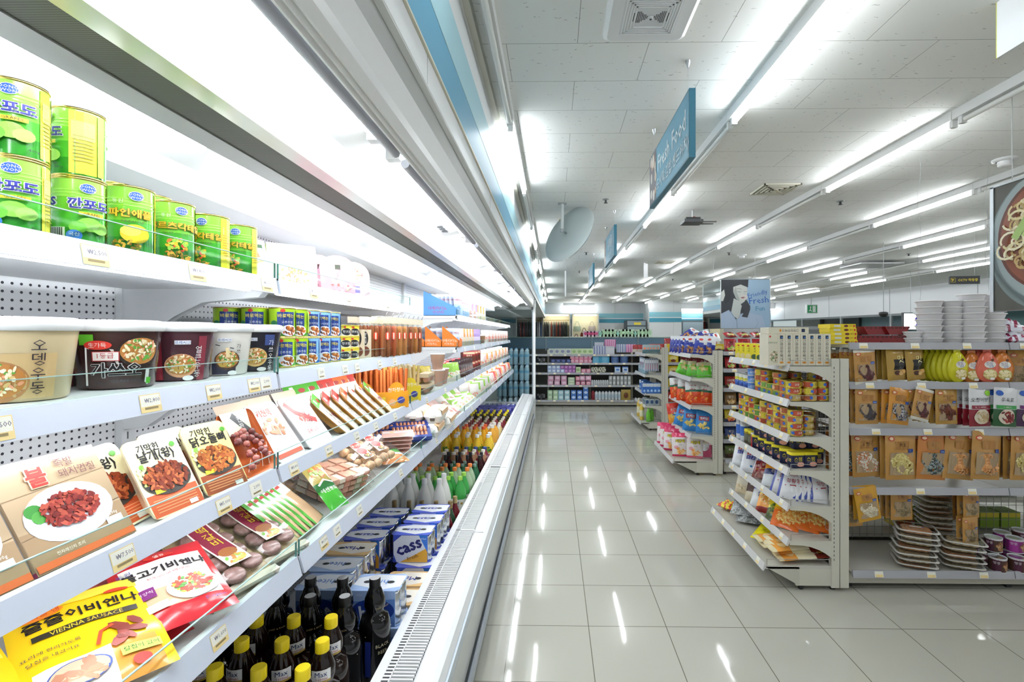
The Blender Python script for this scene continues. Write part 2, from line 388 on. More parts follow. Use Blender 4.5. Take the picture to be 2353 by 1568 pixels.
# canopy
mb = MB()
mb.box((-1.3, Y0, 2.075), (-.36, Y1, 2.15), 'paint')
mb.box((XB - .04, Y0, 1.92), (-1.05, Y1, 1.955), 'white'); mb.prism([(-1.05, 1.955), (-1.05, 1.99), (-.87, 2.06), (-.87, 2.075), (XB, 2.075), (XB, 1.955)], Y0, Y1, 'white')
mb.box((-.865, Y0, 1.975), (-.797, Y1, 2.075), '#a9aaa8')
part(mb, 'canopy_box', case)
part(MB().box((-.797, Y0, 1.978), (-.706, Y1, 2.0), 'honeycomb'), 'honeycomb_outlet', case)
part(MB().prism([(-.706, 1.976), (-.668, 1.984), (-.668, 2.0), (-.706, 1.99)], Y0, Y1, '#d8d8d2|.22|.35'), 'outlet_trim', case)
part(MB().prism([(-.668, 1.99), (-.60, 2.045), (-.50, 2.066), (-.42, 2.066), (-.42, 2.075), (-.70, 2.075), (-.70, 1.99)], Y0, Y1, '#f0f1f2|.5'), 'reflector', case)
mb = MB().prism([(-.405, 1.988), (-.398, 1.985), (-.392, 1.992), (-.386, 1.989), (-.38, 1.996), (-.374, 1.994), (-.362, 2.012), (-.357, 2.03), (-.352, 2.10), (-.37, 2.115), (-.40, 2.115), (-.41, 2.0)], Y0, Y1, '#dfe0df|.3')
mb.prism([(-.352, 2.10), (-.37, 2.115), (-.37, 2.15), (-.343, 2.15), (-.343, 2.145)], Y0, Y1, '#a3a5a2'); mb.box((-.35, Y0, 2.145), (-.326, Y1, 2.162), '#e6e7e6|.2')
part(mb, 'canopy_front', case)
for k in range(0, 8): part(MB().tube((-.425, YJ[k] + .03, 1.997), (-.425, YJ[k + 1] - .05, 1.997), .013, '#aeb0ba|.4', 8), 'night_blind', case)
for k in range(0, 8):
    a, b = YJ[k], YJ[k + 1]
    part(MB().tube((-.47, a + .09, 2.035), (-.47, b - .09, 2.035), .013, 'emit|%g' % CASE_TUBE, 8), 'canopy_tube', case)
    for yy in (a + .07, b - .07): part(MB().box((-.49, yy - .015, 2.02), (-.45, yy + .015, 2.066), 'white'), 'tube_holder', case)
    part(MB().tube((-.93, a + .08, 2.0), (-.93, b - .08, 2.0), .013, 'emit|%g' % (CASE_TUBE * .42), 8), 'inner_tube', case)
    if k in (2, 5, 7):
        yy = a + (1.05 if k == 2 else .9)
        mb = MB()
        for q in range(3): mb.box((-.585 + .0 * q, yy + q * .05, 2.0465), (-.555, yy + .03 + q * .05, 2.052), '#4c4f52')
        part(mb, 'switch_bank', case)
# shelves: (rail top, surface, lip X, rail bottom, lip X at bottom)
SH = dict(A=(1.666, 1.658, -.78, 1.622, -.772), B=(1.402, 1.404, -.78, 1.358, -.772), C=(1.134, 1.126, -.78, 1.091, -.768), D=(.889, .872, -.72, .836, -.705))
def shelf(key, k, tubes=True, tags=()):
    zt, zs, lx, zb, lb = SH[key]; a, b = YJ[k] + .006, YJ[k + 1] - .006
    p = part(MB().box((-1.19, a, zs - .022), (lx, b, zs), '#e6e8ea|.3').box((lx - .012, a, zb + .004), (lx - .002, b, zt), 'paint'), 'shelf', case)
    part(MB().prism([(lx - .002, zt), (lx + .004, zt), (lb + .004, zb), (lb - .002, zb)], a, b, 'rail'), 'price_rail', p)
    part(MB().box((lx - .001, a + .002, zt), (lx + .003, b - .002, zt + .042), GLASS).box((lx - .001, a, zt - .005), (lx + .003, a + .003, zt + .042), GLASSG)
         .box((lx - .001, b - .003, zt - .005), (lx + .003, b, zt + .042), GLASSG).box((lx - .0012, a, zt + .0412), (lx + .0032, b, zt + .0428), '#9dbab5|.2'), 'guard', p)
    for yy in (a + .004, b - .008):
        part(MB().prism([(-1.2, zs - .02), (-1.2, zs - .16), (-1.14, zs - .155), (-1.06, zs - .10), (-.98, zs - .06), (-.82, zs - .045), (-.80, zs - .02)], yy, yy + .004, '#dfe1e3'), 'bracket', p)
    if tubes:
        part(MB().tube((lx - .035, a + .06, zb + .012), (lx - .035, b - .06, zb + .012), .010, 'emit|%g' % SHELF_TUBE, 8), 'shelf_tube', p)
    if k == 1:
        mb = MB()
        mb.tube((-1.19, .45, zs - .045), (-1.15, .45, zs - .045), .02, '#3a3b48', 10)
        mb.wire([(-1.17, .45, zs - .06), (-1.16, .50, zs - .09), (-1.17, .52, zs - .2)], .003, 'white')
        part(mb, 'cable', p)
    for yy, txt in tags:
        d = Vector((lb - lx, 0, zb - zt)).normalized()
        def S(u, v, o, yy=yy, d=d): return (lx + .0045 + o - d.x * (v - .024), yy + u, zt - .024 + v)
        mb = MB()
        mb.decal(S, [('r', 0, 0, .047, .034, 'tagy' if txt else 'tag'), ('r', 0, .005, .044, .021, 'tag'), ('t', txt or '2,000', .004, .005, .011, '#5a5a70'), ('r', 0, -.009, .03, .004, '#8a7a55')])
        part(mb, 'price_tag', p)
    return p
shelf('A', 1, True, [(.79, '₩2,500'), (1.02, '₩3,800'), (1.27, '₩3,900')]); shelf('A', 2, True, [(1.52, '₩3,900'), (1.78, ''), (2.2, '')])
for k in range(4, 8): shelf('A', k, True, [(YJ[k] + .3, '')])
shelf('A', 0)
shelf('B', 0); shelf('B', 1, True, [(.645, '₩2,600'), (.90, '₩2,800'), (1.07, '₩2,000'), (1.215, '₩2,000'), (1.265, '')])
shelf('B', 2, True, [(1.57, ''), (1.75, ''), (1.86, ''), (2.1, ''), (2.3, '')])
for k in range(4, 8): shelf('B', k, True, [(YJ[k] + .3, ''), (YJ[k] + .8, '')])
shelf('C', 0, True); shelf('C', 1, True, [(.84, '₩7,500'), (1.10, '₩5,000'), (1.22, '')]); shelf('C', 2, True, [(1.4, '₩5,400'), (1.62, '₩3,500'), (1.85, ''), (2.05, ''), (2.3, '')])
for k in range(3, 8): shelf('C', k, True, [(YJ[k] + .3, ''), (YJ[k] + .8, '')])
shelf('D', 0, False); shelf('D', 1, False, [(1.0, '₩1,600')]); shelf('D', 2, False, [(1.46, '₩1,500'), (1.55, ''), (1.73, ''), (2.2, '')])
for k in range(3, 8): shelf('D', k, False, [(YJ[k] + .3, ''), (YJ[k] + .8, '')])
for k in range(1, 8):
    mb = MB().box((XB + .001, YJ[k] - .02, .3), (XB + .02, YJ[k] + .02, 1.93), '#dddfe1')
    for q in range(24): mb.box((XB + .0195, YJ[k] - .004, .5 + q * .055), (XB + .0205, YJ[k] + .0, .52 + q * .055), '#55585c')
    part(mb, 'upright', case)
# far end: post, glazed end panel, dark end of the canopy
part(MB().box((-.365, Y1, .0), (-.325, Y1 + .05, 2.12), '#eceeee|.25'), 'end_post', case)
part(MB().prism([(-1.22, .30), (-.38, .42), (-.37, 1.95), (-1.22, 1.95)], Y1 + .01, Y1 + .02, 'clear|#dfe9ec|.2').box((-.385, Y1 + .005, .42), (-.365, Y1 + .025, 1.98), '#8d979c|.3'), 'end_glass', case)
part(MB().box((-1.25, Y1 - .02, 1.945), (-.37, Y1 + .04, 2.0), '#454a47'), 'end_cap', case)
# ================================================================== SHELVING UNITS
BG, BG2 = '#cdcabd|.4', '#c2bfb2|.4'
def endcap(name, label, xl, xr, y0, ys, zs, base_z, up_top, tags=(5, 4, 4, 4, 4, 4, 5), bx=None):
    """side-on gondola end module: shelves run from lip xl to upright xr, from y0 back to ys"""
    o = thing(name, label, 'shelving unit', ((xl + xr) / 2, y0, 0))
    def P(mb, n, par=o):
        q = part(mb, n, par)
        if par is o: q.location = (-(xl + xr) / 2, -y0, 0)
        return q
    for yy in (y0, ys - .03):
        mb = MB().box((xr, yy, .02), (xr + .045, yy + .03, up_top), BG)
        mb.box((xr + .05, yy, .02), (xr + .1, yy + .03, up_top), BG)
        mb.box((xr + .045, yy + .004, .02), (xr + .05, yy + .02, up_top), '#77756c')
        for q in range(int((up_top - .2) / .025)): mb.box((xr + .012, yy - .0004, .18 + q * .025), (xr + .016, yy + .001, .192 + q * .025), '#33342f')
        P(mb, 'upright')
    mb = MB()
    bxl = bx or xl
    mb.box((xl + .05, y0 + .005, .03), (xr, y0 + .02, base_z - .012), BG)
    mb.prism([(bxl + .01, base_z - .01), (xl + .07, base_z - .01), (xl + .07, .03)], y0 + .004, y0 + .018, BG2)
    mb.box((xl + .055, y0 + .02, .03), (xl + .07, ys, base_z - .02), BG2)
    P(mb, 'base_panel')
    for yy in (y0 + .03, ys - .05):
        for xx in (xl + .09, xr + .02): P(MB().lathe([(.012, 0), (.016, .004), (.014, .018), (.006, .022), (.006, .035)], '#1b1c1e', 8, (xx, yy), (1, 1)), 'foot')
    # wire back
    mb = MB(); x = xr + .02
    yy = y0 + .05
    while yy < ys - .03: mb.tube((x, yy, base_z), (x, yy, up_top - .03), .0014, '#b9b8ae|.4', 4); yy += .05
    zz = base_z + .03
    while zz < up_top - .03: mb.tube((x, y0 + .03, zz), (x, ys - .03, zz), .0014, '#b9b8ae|.4', 4); zz += .05
    P(mb, 'wire_back')
    for i, z in enumerate(zs):
        l = bxl if i == len(zs) - 1 else xl
        mb = MB().box((l + .012, y0 + .004, z - .022), (xr, ys - .002, z - .002), ['#c4c2b8|.3'] * 6)
        s = P(mb, 'shelf')
        part(MB().prism([(l + .012, z + .012), (l + .006, z + .014), (l - .008, z - .03), (l + .0, z - .034), (l + .012, z - .01)], y0 + .002, ys, '#d2d1d0|.25'), 'price_rail', s)
        if i < len(zs) - 1:
            for yy in (y0 + .001, ys - .006):
                pr = [(l + .012, z - .002), (l + .012, z - .024)] + [(l + .02 + (xr - l - .02) * t, z - .026 - .075 * t ** 2.6) for t in (0, .3, .5, .7, .85, 1)] + [(xr, z - .002)]
                part(MB().prism(pr, yy, yy + .004, BG), 'bracket', s)
        for q in range(tags[i]):
            yy = y0 + .06 + (ys - y0 - .1) * q / max(1, tags[i] - 1) * .95
            part(MB().prism([(l + .0045, z + .010), (l + .003, z + .010), (l - .0075, z - .022), (l - .006, z - .022)], yy, yy + .04, 'tag').prism([(l - .003, z - .010), (l - .0045, z - .010), (l - .0082, z - .0215), (l - .006, z - .0215)], yy + .004, yy + .038, 'tagy'), 'price_tag', s)
        part(MB().wire([(l + .02, y0 + .006, z), (l + .02, y0 + .006, z + .034), (xr - .01, y0 + .006, z + .034), (xr - .01, y0 + .006, z)], .0022, '#c8c8c4|.25|1'), 'wire_guard', s)
    return o
Z1 = [1.322, 1.113, .906, .709, .50, .296, .150]
endcap('end_shelf_unit', 'nearest beige metal end unit with seven shelves of tins, bags and boxes', 1.375, 1.63, 2.82, 3.75, Z1, .150, 1.365, bx=1.235)
Z2 = [1.286, 1.035, .735, .42, .159]
endcap('end_shelf_unit', 'beige metal end unit stacked with snack bags, behind the nearest one', 1.455, 1.70, 5.10, 6.02, Z2, .159, 1.335, (0, 0, 0, 0, 0), bx=1.27)
Z3 = [1.19, .862, .575, .383, .126]
endcap('end_shelf_unit', 'farthest beige metal end unit with toothbrushes and half empty shelves', 1.43, 1.69, 7.48, 8.40, Z3, .126, 1.30, (0, 0, 0, 0, 0), bx=1.36)
def rowunit(name, label, x0, x1, y0, dep, zs, top, base_z, mods, tags=True, back='#5a564a', lipset=None, railc='#a9a9ae|.2'):
    """gondola run along X; shelves face the camera"""
    o = thing(name, label, 'shelving unit', (x0, y0, 0))
    def P(mb, n, par=o):
        q = part(mb, n, par)
        if par is o: q.location = (-x0, -y0, 0)
        return q
    P(MB().box((x0, y0 + .03, .03), (x1, y0 + .045, base_z - .03), BG2), 'base_panel')
    for k, xx in enumerate([x0 + i * mods for i in range(1 + int((x1 - x0) / mods + .01))]):
        P(MB().box((xx - .002, y0 + dep - .02, .0), (xx + .04, y0 + dep + .02, top), BG), 'upright')
        P(MB().box((xx + .0, y0 + .05, 0), (xx + .03, y0 + .08, .035), '#222'.replace('#222', '#222426')), 'foot')
    if back == 'wire':
        mb = MB(); yy = y0 + dep; xx = x0 + .03
        while xx < x1: mb.tube((xx, yy, base_z), (xx, yy, top - .02), .0016, '#8f8f88|.4', 4); xx += .05
        zz = base_z + .03
        while zz < top - .02: mb.tube((x0, yy, zz), (x1, yy, zz), .0016, '#8f8f88|.4', 4); zz += .05
        P(mb, 'wire_back')
    else:
        P(MB().box((x0, y0 + dep - .004, base_z), (x1, y0 + dep + .004, top - .02), back), 'back_panel')
    for i, z in enumerate(zs):
        d0 = y0 if z == zs[-1] else y0 + (lipset or .06)
        nm = int((x1 - x0) / mods + .5)
        for q in range(nm):
            a, b = x0 + q * mods, min(x1, x0 + (q + 1) * mods)
            s = P(MB().box((a + .002, d0 + .008, z - .02), (b - .002, y0 + dep, z - .002), '#bdbbb2|.35'), 'shelf')
            part(MB().prism([(d0, z + .012), (d0 + .008, z + .012), (d0 + .01, z - .022), (d0 - .008, z - .03)], a + .003, b - .003, railc, 'x'), 'price_rail', s)
            if tags:
                for t in range(3):
                    xx = a + .06 + t * mods / 3.1 + (i * .037) % .08
                    if xx + .05 < b: part(MB().prism([(d0 - .0015, z + .008), (d0 - .003, z + .008), (d0 - .0095, z - .024), (d0 - .008, z - .024)], xx, xx + .05, 'tag', 'x').prism([(d0 - .006, z - .008), (d0 - .0065, z - .008), (d0 - .0102, z - .023), (d0 - .009, z - .023)], xx + .004, xx + .046, 'tagy', 'x'), 'price_tag', s)
    return o
ZR1 = [1.448, 1.213, .938, .585, .108]
rowunit('shelf_unit', 'beige shelving run facing the aisle mouth, hung with tan snack packs', 1.755, 3.66, 2.83, .45, ZR1, 1.46, .12, .94, True, 'wire', .035)
ZR2 = [1.31, 1.125, .915, .90 - .17, .545, .36, .16]
rowunit('shelf_unit', 'beige shelving run of instant noodles behind the snack bag end unit', 1.83, 4.65, 5.12, .45, ZR2, 1.35, .16, .94, True, '#3b3c38')
ZR3 = [1.22, 1.05, .87, .66, .42, .14]
rowunit('shelf_unit', 'beige shelving run of boxed sweets behind the farthest end unit', 1.80, 4.62, 7.52, .45, ZR3, 1.28, .14, .94, False, '#3b3c38')
ZB = [1.075, .895, .69, .43, .125]
rowunit('shelf_unit', 'long low shelving run of boxed toiletries across the far end of the aisle', -1.04, 3.48, 9.93, .42, ZB, 1.17, .13, .904, True, '#34362f')
# blue-grey backed unit behind it with a glass-edged top shelf
o = thing('display_counter', 'tall counter with blue-grey upper panels behind the toiletries shelving', 'counter', (1.2, 10.6, 0))
mb = MB().box((-2.4, 0, 0), (1.9, .5, 1.18), '#3c3f3d'); mb.box((-2.4, -.01, 1.18), (1.9, 0, 1.43), '#5f7c90')
part(mb, 'counter_panel', o); part(MB().box((-2.4, -.03, 1.43), (1.9, .52, 1.445), '#9fb3a8|.2'), 'top_shelf', o)
for k in range(5): part(MB().box((-2.4 + k * 1.02, -.03, 1.10), (-2.385 + k * 1.02, -.01, 1.43), '#8c9a9e'), 'divider', o)
# ================================================================== PRODUCTS
rnd = random.Random(11)
def otext(t, u, v, h, mat, out='#f4f4f0', d=.05, rot=0):
    dd = h * d
    ring = ((-1, -1), (1, -1), (-1, 1), (1, 1), (1.3, 0), (-1.3, 0))
    return ([('t', t, u + dx * dd * 1.5, v + dy * dd * 1.5, h, out, rot) for dx, dy in ring] if out else []) + [('t', t, u + dx * dd * .6, v + dy * dd * .6, h, mat, rot) for dx, dy in ring[:4]]
MEAT = ['#8f2a1c', '#b0442a', '#7a2015', '#c9603c', '#a43a22']
FRY = ['#a9541f', '#c7782f', '#8a3f17', '#d99145', '#b5652a']
VEG = ['#4f9a32', '#7cbd45', '#c8322a', '#e8b93c', '#f0ead2']
NOOD = ['#f3e6c3', '#e9d29a', '#fff6dc', '#d8b778']
def logo(u, v, s): return [('e', u, v, s * 1.25, s, '#f4f4f4'), ('e', u, v, s * 1.15, s * .9, '#1f55b5'), ('t', 'DONG', u, v + s * .33, s * .75, '#f4f4f4'), ('t', 'WON', u, v - s * .35, s * .75, '#f4f4f4')]
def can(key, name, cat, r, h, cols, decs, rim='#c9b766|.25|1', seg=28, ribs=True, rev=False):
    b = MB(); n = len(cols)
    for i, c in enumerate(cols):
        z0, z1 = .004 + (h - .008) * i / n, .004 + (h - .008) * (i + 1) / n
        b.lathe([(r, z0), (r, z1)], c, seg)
    if ribs:
        for q in range(3): b.lathe([(r, h * (.70 + q * .045)), (r + .0009, h * (.712 + q * .045)), (r, h * (.724 + q * .045))], cols[-1], seg)
    b.decal(cylS(r, 0), decs, .0011 if ribs else .0005)
    t = MB().lathe([(r, h - .004), (r + .0014, h - .003), (r + .0014, h), (r - .002, h), (r - .003, h - .004)], rim, seg).lathe([(r - .003, h - .004), (.0001, h - .004)], '#cfd2d4|.25|1', seg)
    b.lathe([(r, .004), (r + .0014, .003), (r + .0014, 0), (r - .002, 0)], rim, seg)
    proto(key, name, cat, [('label', b, []), ('rim', t, [])])
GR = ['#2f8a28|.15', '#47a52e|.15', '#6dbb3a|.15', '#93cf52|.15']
YP = [('r', .050, .059, .036, .106, '#eadb28', 1), ('r', .050, .080, .030, .03, '#f4ee66')] + [('r', .050, .070 - i * .006, .026, .0018, '#8b8a2a') for i in range(8)] + [('r', .0735, .059, .011, .106, '#a9cf3a', 1)]
can('grape', 'fruit_can', 'canned fruit', .035, .118, GR, YP + logo(-.002, .100, .0085) + otext('깐포도', 0, .073, .019, '#2a2f9a') + [('r', .002, .056, .03, .006, '#e2c832'), ('t', 'GRAPES', .002, .056, .006, '#4a3b10'),
    ('e', 0, .038, .015, .012, '#8ed04a'), ('e', .013, .033, .011, .010, '#a8dc62'), ('e', -.014, .032, .010, .010, '#6cb838'), ('e', -.018, .018, .009, .009, '#2f6fc0'), ('t', '국산', -.018, .020, .007, '#e8eef8'), ('t', '400g', .022, .012, .006, 'ink')]
    + [('e', -.052, .10, .008, .008, '#f4f4f4')] + logo(-.075, .100, .0085) + otext('GRAPES', -.070, .073, .019, '#2a2f9a') + [('e', -.07, .036, .017, .013, '#8ed04a'), ('r', -.036, .02, .018, .02, '#f4f4f4')] + [('r', -.043 + i * .0022, .02, .0011, .018, 'ink') for i in range(7)])
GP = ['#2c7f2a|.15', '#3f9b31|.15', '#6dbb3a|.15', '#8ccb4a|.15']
def fcan(key, t, c2, pic): can(key, 'fruit_can', 'canned fruit', .039, .136, GP, [('r', -.055, .068, .03, .124, '#c7d92c', 1), ('r', .062, .068, .032, .124, '#eadb28', 1), ('r', .062, .10, .022, .016, '#f4ee66')] + [('r', .062, .09 - i * .006, .024, .0016, '#b5862a') for i in range(9)] + logo(.008, .116, .009)
    + [('t', '동원', -.018, .104, .009, '#e6f4d8')] + otext(t, 0, .082, .017, '#f0c43a', '#7a5a18', .04) + [('t', c2, .003, .066, .0065, '#4b4310')] + pic)
fcan('pine', '파인애플', 'PINEAPPLE', [('e', .006, .043, .020, .018, '#f4cf2e'), ('e', .0, .048, .014, .010, '#f9e06a'), ('b', -.008, .018, .022, .012, ['#8a6a20', '#b58a2a', '#5d5a22', '#d9a93a'], 40, .0028)])
fcan('cock', '후르츠칵테일', 'FRUIT COCKTAIL', [('b', 0, .042, .018, .014, ['#f2b52e', '#e8762a', '#f7d75c', '#d8382c', '#9ccf4a'], 34, .004), ('b', 0, .018, .024, .012, ['#8a6a20', '#e89a3a', '#c9762a', '#d9a93a'], 40, .003)])
zA = 1.658
def cc(key, px, X, z, lab, rz, g=None, **k): return put(key, (X, yat(px, X), z), lab, g, R(rz), **k)
cg = 'green fruit cans on the top shelf'
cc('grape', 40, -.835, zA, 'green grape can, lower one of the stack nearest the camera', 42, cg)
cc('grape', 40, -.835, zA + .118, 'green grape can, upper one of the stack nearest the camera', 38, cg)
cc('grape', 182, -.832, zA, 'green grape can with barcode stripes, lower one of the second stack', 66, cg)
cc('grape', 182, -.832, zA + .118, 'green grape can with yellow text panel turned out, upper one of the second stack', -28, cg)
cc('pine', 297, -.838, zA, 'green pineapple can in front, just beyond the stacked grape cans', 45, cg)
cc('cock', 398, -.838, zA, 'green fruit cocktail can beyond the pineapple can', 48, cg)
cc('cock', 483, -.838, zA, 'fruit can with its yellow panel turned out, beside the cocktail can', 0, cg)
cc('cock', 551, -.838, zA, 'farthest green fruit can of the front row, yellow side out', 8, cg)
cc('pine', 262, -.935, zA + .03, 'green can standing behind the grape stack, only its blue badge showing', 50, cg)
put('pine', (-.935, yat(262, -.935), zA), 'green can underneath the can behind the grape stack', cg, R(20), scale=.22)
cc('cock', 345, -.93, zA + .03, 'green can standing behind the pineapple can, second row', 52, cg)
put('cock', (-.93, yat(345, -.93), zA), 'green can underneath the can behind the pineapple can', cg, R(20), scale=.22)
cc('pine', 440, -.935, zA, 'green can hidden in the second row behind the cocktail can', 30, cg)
# ---- boxes
def bx(key, name, cat, w, d, h, col, front=(), side=(), top=(), left=(), extra=()):
    b = MB().box((-w / 2, 0, 0), (w / 2, d, h), col)
    b.decal(frontS(0), front); b.decal(sideS(w / 2, 0, d / 2), side); b.decal(topS(h, 0, d / 2), top); b.decal(leftS(-w / 2, 0, d / 2), left)
    proto(key, name, cat, [('carton', b, [])] + list(extra))
bx('spagA', 'pasta_box', 'packaged meal', .17, .035, .15, '#f1f0ee', [('t', 'Pasta', -.03, .12, .018, '#6a8a3a'), ('s', [(-.07, .03), (-.02, .07), (.06, .10)], .018, '#e0906a'), ('s', [(-.05, .02), (0, .055), (.07, .08)], .008, '#f0b088'), ('r', .06, .128, .03, .012, '#2f5a30')], left=[('r', 0, .06, .034, .1, '#8a90b8')])
bx('spagB', 'pasta_box', 'packaged meal', .15, .06, .16, '#f3f2ee', [('t', 'Spaghetti', 0, .1, .02, '#c8b8a0'), ('b', 0, .045, .05, .03, NOOD + ['#c9a070'], 50, .006)], left=[('r', 0, .08, .058, .158, '#a8cc3c'), ('t', 'Spaghetti', 0, .09, .018, '#2e4a18', R(100)), ('r', 0, .13, .03, .015, '#2a4a30')])
zc = zA + .001
o = put('spagA', (-.90, 1.375, zc), 'flat white pasta box beyond the fruit cans on the top shelf', 'pasta boxes on the top shelf', R(62), R(20))
put('spagB', (-.87, 1.58, zc), 'tall white pasta box with lime green side on the top shelf', 'pasta boxes on the top shelf', R(38), R(14))
def pod(key, c1, c2):        # box with rounded lobed top
    pts = [(-.06, 0), (.06, 0), (.065, .10)] + [(.0 + .065 * math.cos(t), .11 + .055 * math.sin(t)) for t in [R(a) for a in range(0, 181, 20)]] + [(-.065, .10)]
    b = MB().prism(pts, 0, .045, c1)
    b.decal(frontS(0), [('r', 0, .09, .045, .09, '#f3c9d6'), ('r', 0, .115, .02, .02, '#39402a'), ('t', 'Spaghetti', 0, .085, .014, '#7a3350', R(70)), ('b', 0, .03, .04, .018, ['#e8a0a8', '#d85a50', '#f2e0c0'], 30, .006)] if c2 else
            [('e', 0, .12, .045, .035, '#f7f0ec'), ('b', 0, .11, .038, .026, ['#f0c0a0', '#d85a50', '#f2e0c0', '#e88a60'], 40, .006), ('r', -.01, .04, .06, .03, '#6a58b0'), ('t', 'Spaghetti', 0, .07, .014, '#c03a60')])
    proto(key, 'pasta_pack', 'packaged meal', [('carton', b, [])])
pod('podA', '#e8a9bb', 1); pod('podB', '#f2d3dc', 0)
put('podA', (-.90, 1.84, zc), 'pink pasta pack with rounded top, second row back', 'pink pasta packs on the top shelf', R(50), R(10))
put('podA', (-.83, 1.83, zc), 'pink pasta pack with rounded top, nearest the camera', 'pink pasta packs on the top shelf', R(35), R(14))
put('podB', (-.835, 2.0, zc), 'pale pink pasta pack with food picture, farther along', 'pink pasta packs on the top shelf', R(40), R(14))
# ---- noodle bowls
def coneS(r0, r1, h): return lambda u, v, o: ((r0 + (r1 - r0) * v / h + o) * math.sin(u / r1), -(r0 + (r1 - r0) * v / h + o) * math.cos(u / r1), v)
def bowl(key, col, decs, r0=.058, r1=.070, h=.114):
    b = MB().lathe([(r0 - .004, 0), (r0, .004), (r1, h)], col, 32, cap=(1, 0)); b.decal(coneS(r0, r1, h), decs, .0008, .0002)
    l = MB().lathe([(r1 + .001, h - .004), (r1 + .0045, h - .002), (r1 + .005, h + .011), (r1 + .002, h + .016), (r1 - .006, h + .018), (r1 - .012, h + .0145), (.0001, h + .0145)], '#f2f3f4|.3', 32)
    proto(key, 'noodle_bowl', 'noodle bowl', [('cup', b, []), ('lid', l, [])])
def soup(u, v, s, rim='#2c2320'): return [('e', u, v, s * 1.2, s * .95, rim), ('e', u, v + .002, s * 1.08, s * .8, '#b57a3a')] + [('b', u, v + .004, s * .95, s * .7, NOOD + ['#e8a07a', '#5a9a3a'], 46, s * .16)]
bowl('bowlA', '#cdbb96|.2', [('r', 0, .04, .13, .07, '#c4a878', 3)] + soup(-.01, .032, .034, '#a8794a') + [('e', -.035, .066, .017, .016, '#b78a2c'), ('t', '1', -.030, .066, .02, '#3a2a10'), ('t', '대한민국', -.038, .070, .006, '#3a2a10'), ('r', -.035, .092, .034, .009, '#f2f2f2'), ('t', '프레시안', -.035, .092, .0085, '#2a5aa8'), ('v', '오뎅우동', .040, .088, .022, '#2a2230'), ('e', -.06, .1, .005, .005, '#c8322a'), ('t', '258g', -.04, .008, .006, '#f4f0e0')])
bowl('bowlB', '#3d2624|.2', soup(.034, .070, .032) + [('p', [(-.06, .008), (.055, .006), (.055, .036), (.0, .045), (-.01, .076), (-.055, .080)], '#f1f0ee'), ('r', -.052, .094, .026, .02, '#5cb02c'), ('e', -.034, .084, .022, .0085, '#d0342a'), ('t', '生가득', -.034, .084, .010, '#f8f4ec'), ('r', -.022, .063, .042, .018, '#c03a3a'), ('r', -.022, .063, .039, .0155, '#f4f0ee'), ('t', '1등급', -.022, .064, .012, '#b02a30')]
     + otext('가쓰오', -.005, .037, .030, '#17171c', '#f4f4f4', .03) + [('t', '우동', .047, .038, .015, '#17171c'), ('t', '가쓰오 추출물 함량 25.1%', .012, .016, .0055, '#4a4a58'), ('t', '205g', -.03, .012, .007, '#3a3a48'), ('r', .05, .014, .01, .012, '#4fa52c')])
bowl('bowlC', '#4a2a32|.2', [('r', -.05, .05, .035, .095, '#a2323e', 3), ('r', .05, .05, .02, .1, '#7c2c3a', 3)] + soup(.005, .034, .028, '#d8a07a') + [('r', .008, .086, .03, .009, '#f2f2f2'), ('t', '프레시안', .008, .086, .008, '#2a5aa8'), ('v', '얼큰우동', .040, .07, .018, '#f4f4f4'), ('e', .0, .030, .011, .010, '#c9a050'), ('t', '1', .0, .030, .012, '#5a3a10'), ('e', .02, .006, .012, .006, '#f4f4f4')])
bowl('bowlD', '#e3dfd8|.2', [('r', -.05, .05, .035, .095, '#cfc6b8', 3), ('r', .0, .018, .06, .03, '#2c2b40', 2)] + soup(.008, .038, .026, '#4a342c') + [('s', [(-.02, .078), (.022, .068)], .002, 'ink'), ('s', [(.006, .07), (.008, .045)], .008, '#eed9a8'), ('r', .0, .09, .03, .009, '#f2f2f2'), ('t', '프레시안', 0, .09, .008, '#2a5aa8'), ('v', '가쓰오', .034, .074, .013, '#2a2230'), ('e', -.004, .030, .010, .009, '#c9a050'), ('t', '1', -.004, .030, .011, '#5a3a10'), ('e', .02, .006, .012, .006, '#f4f4f4')])
bowl('bowlE', '#22212b|.2', [('r', .03, .088, .03, .03, '#35457a', 2)] + soup(-.01, .04, .028, '#e0b878') + [('r', -.02, .09, .03, .009, '#f2f2f2'), ('t', '프레시안', -.02, .09, .008, '#2a5aa8'), ('v', '가쓰오우동', .034, .08, .018, '#f4f4f4'), ('e', -.018, .030, .010, .009, '#c9a050'), ('t', '1', -.018, .030, .011, '#5a3a10'), ('e', .008, .006, .014, .006, '#f4f4f4')])
zB = 1.404; gb = 'lidded noodle bowls on the second shelf'
for key, X, Y, rz, lab in (('bowlA', -.862, .755, 34, 'tan noodle bowl with white lid, nearest the camera'), ('bowlB', -.868, .935, 46, 'dark brown noodle bowl with white panel and big black lettering'),
                      ('bowlC', -.872, 1.095, 38, 'maroon noodle bowl with white lid beside the dark brown one'), ('bowlD', -.872, 1.235, 42, 'cream and navy noodle bowl with chopsticks picture'),
                      ('bowlE', -.872, 1.372, 44, 'black noodle bowl, last before the lime green cans'), ('bowlB', -1.02, .80, 30, 'brown noodle bowl in the back row, just its white lid showing'),
                      ('bowlC', -1.02, .95, 30, 'noodle bowl in the back row behind the dark brown bowl'), ('bowlB', -1.02, .645, 20, 'noodle bowl in the back row close behind the tan bowl')):
    put(key, (X, Y, zB), lab, gb, R(rz))
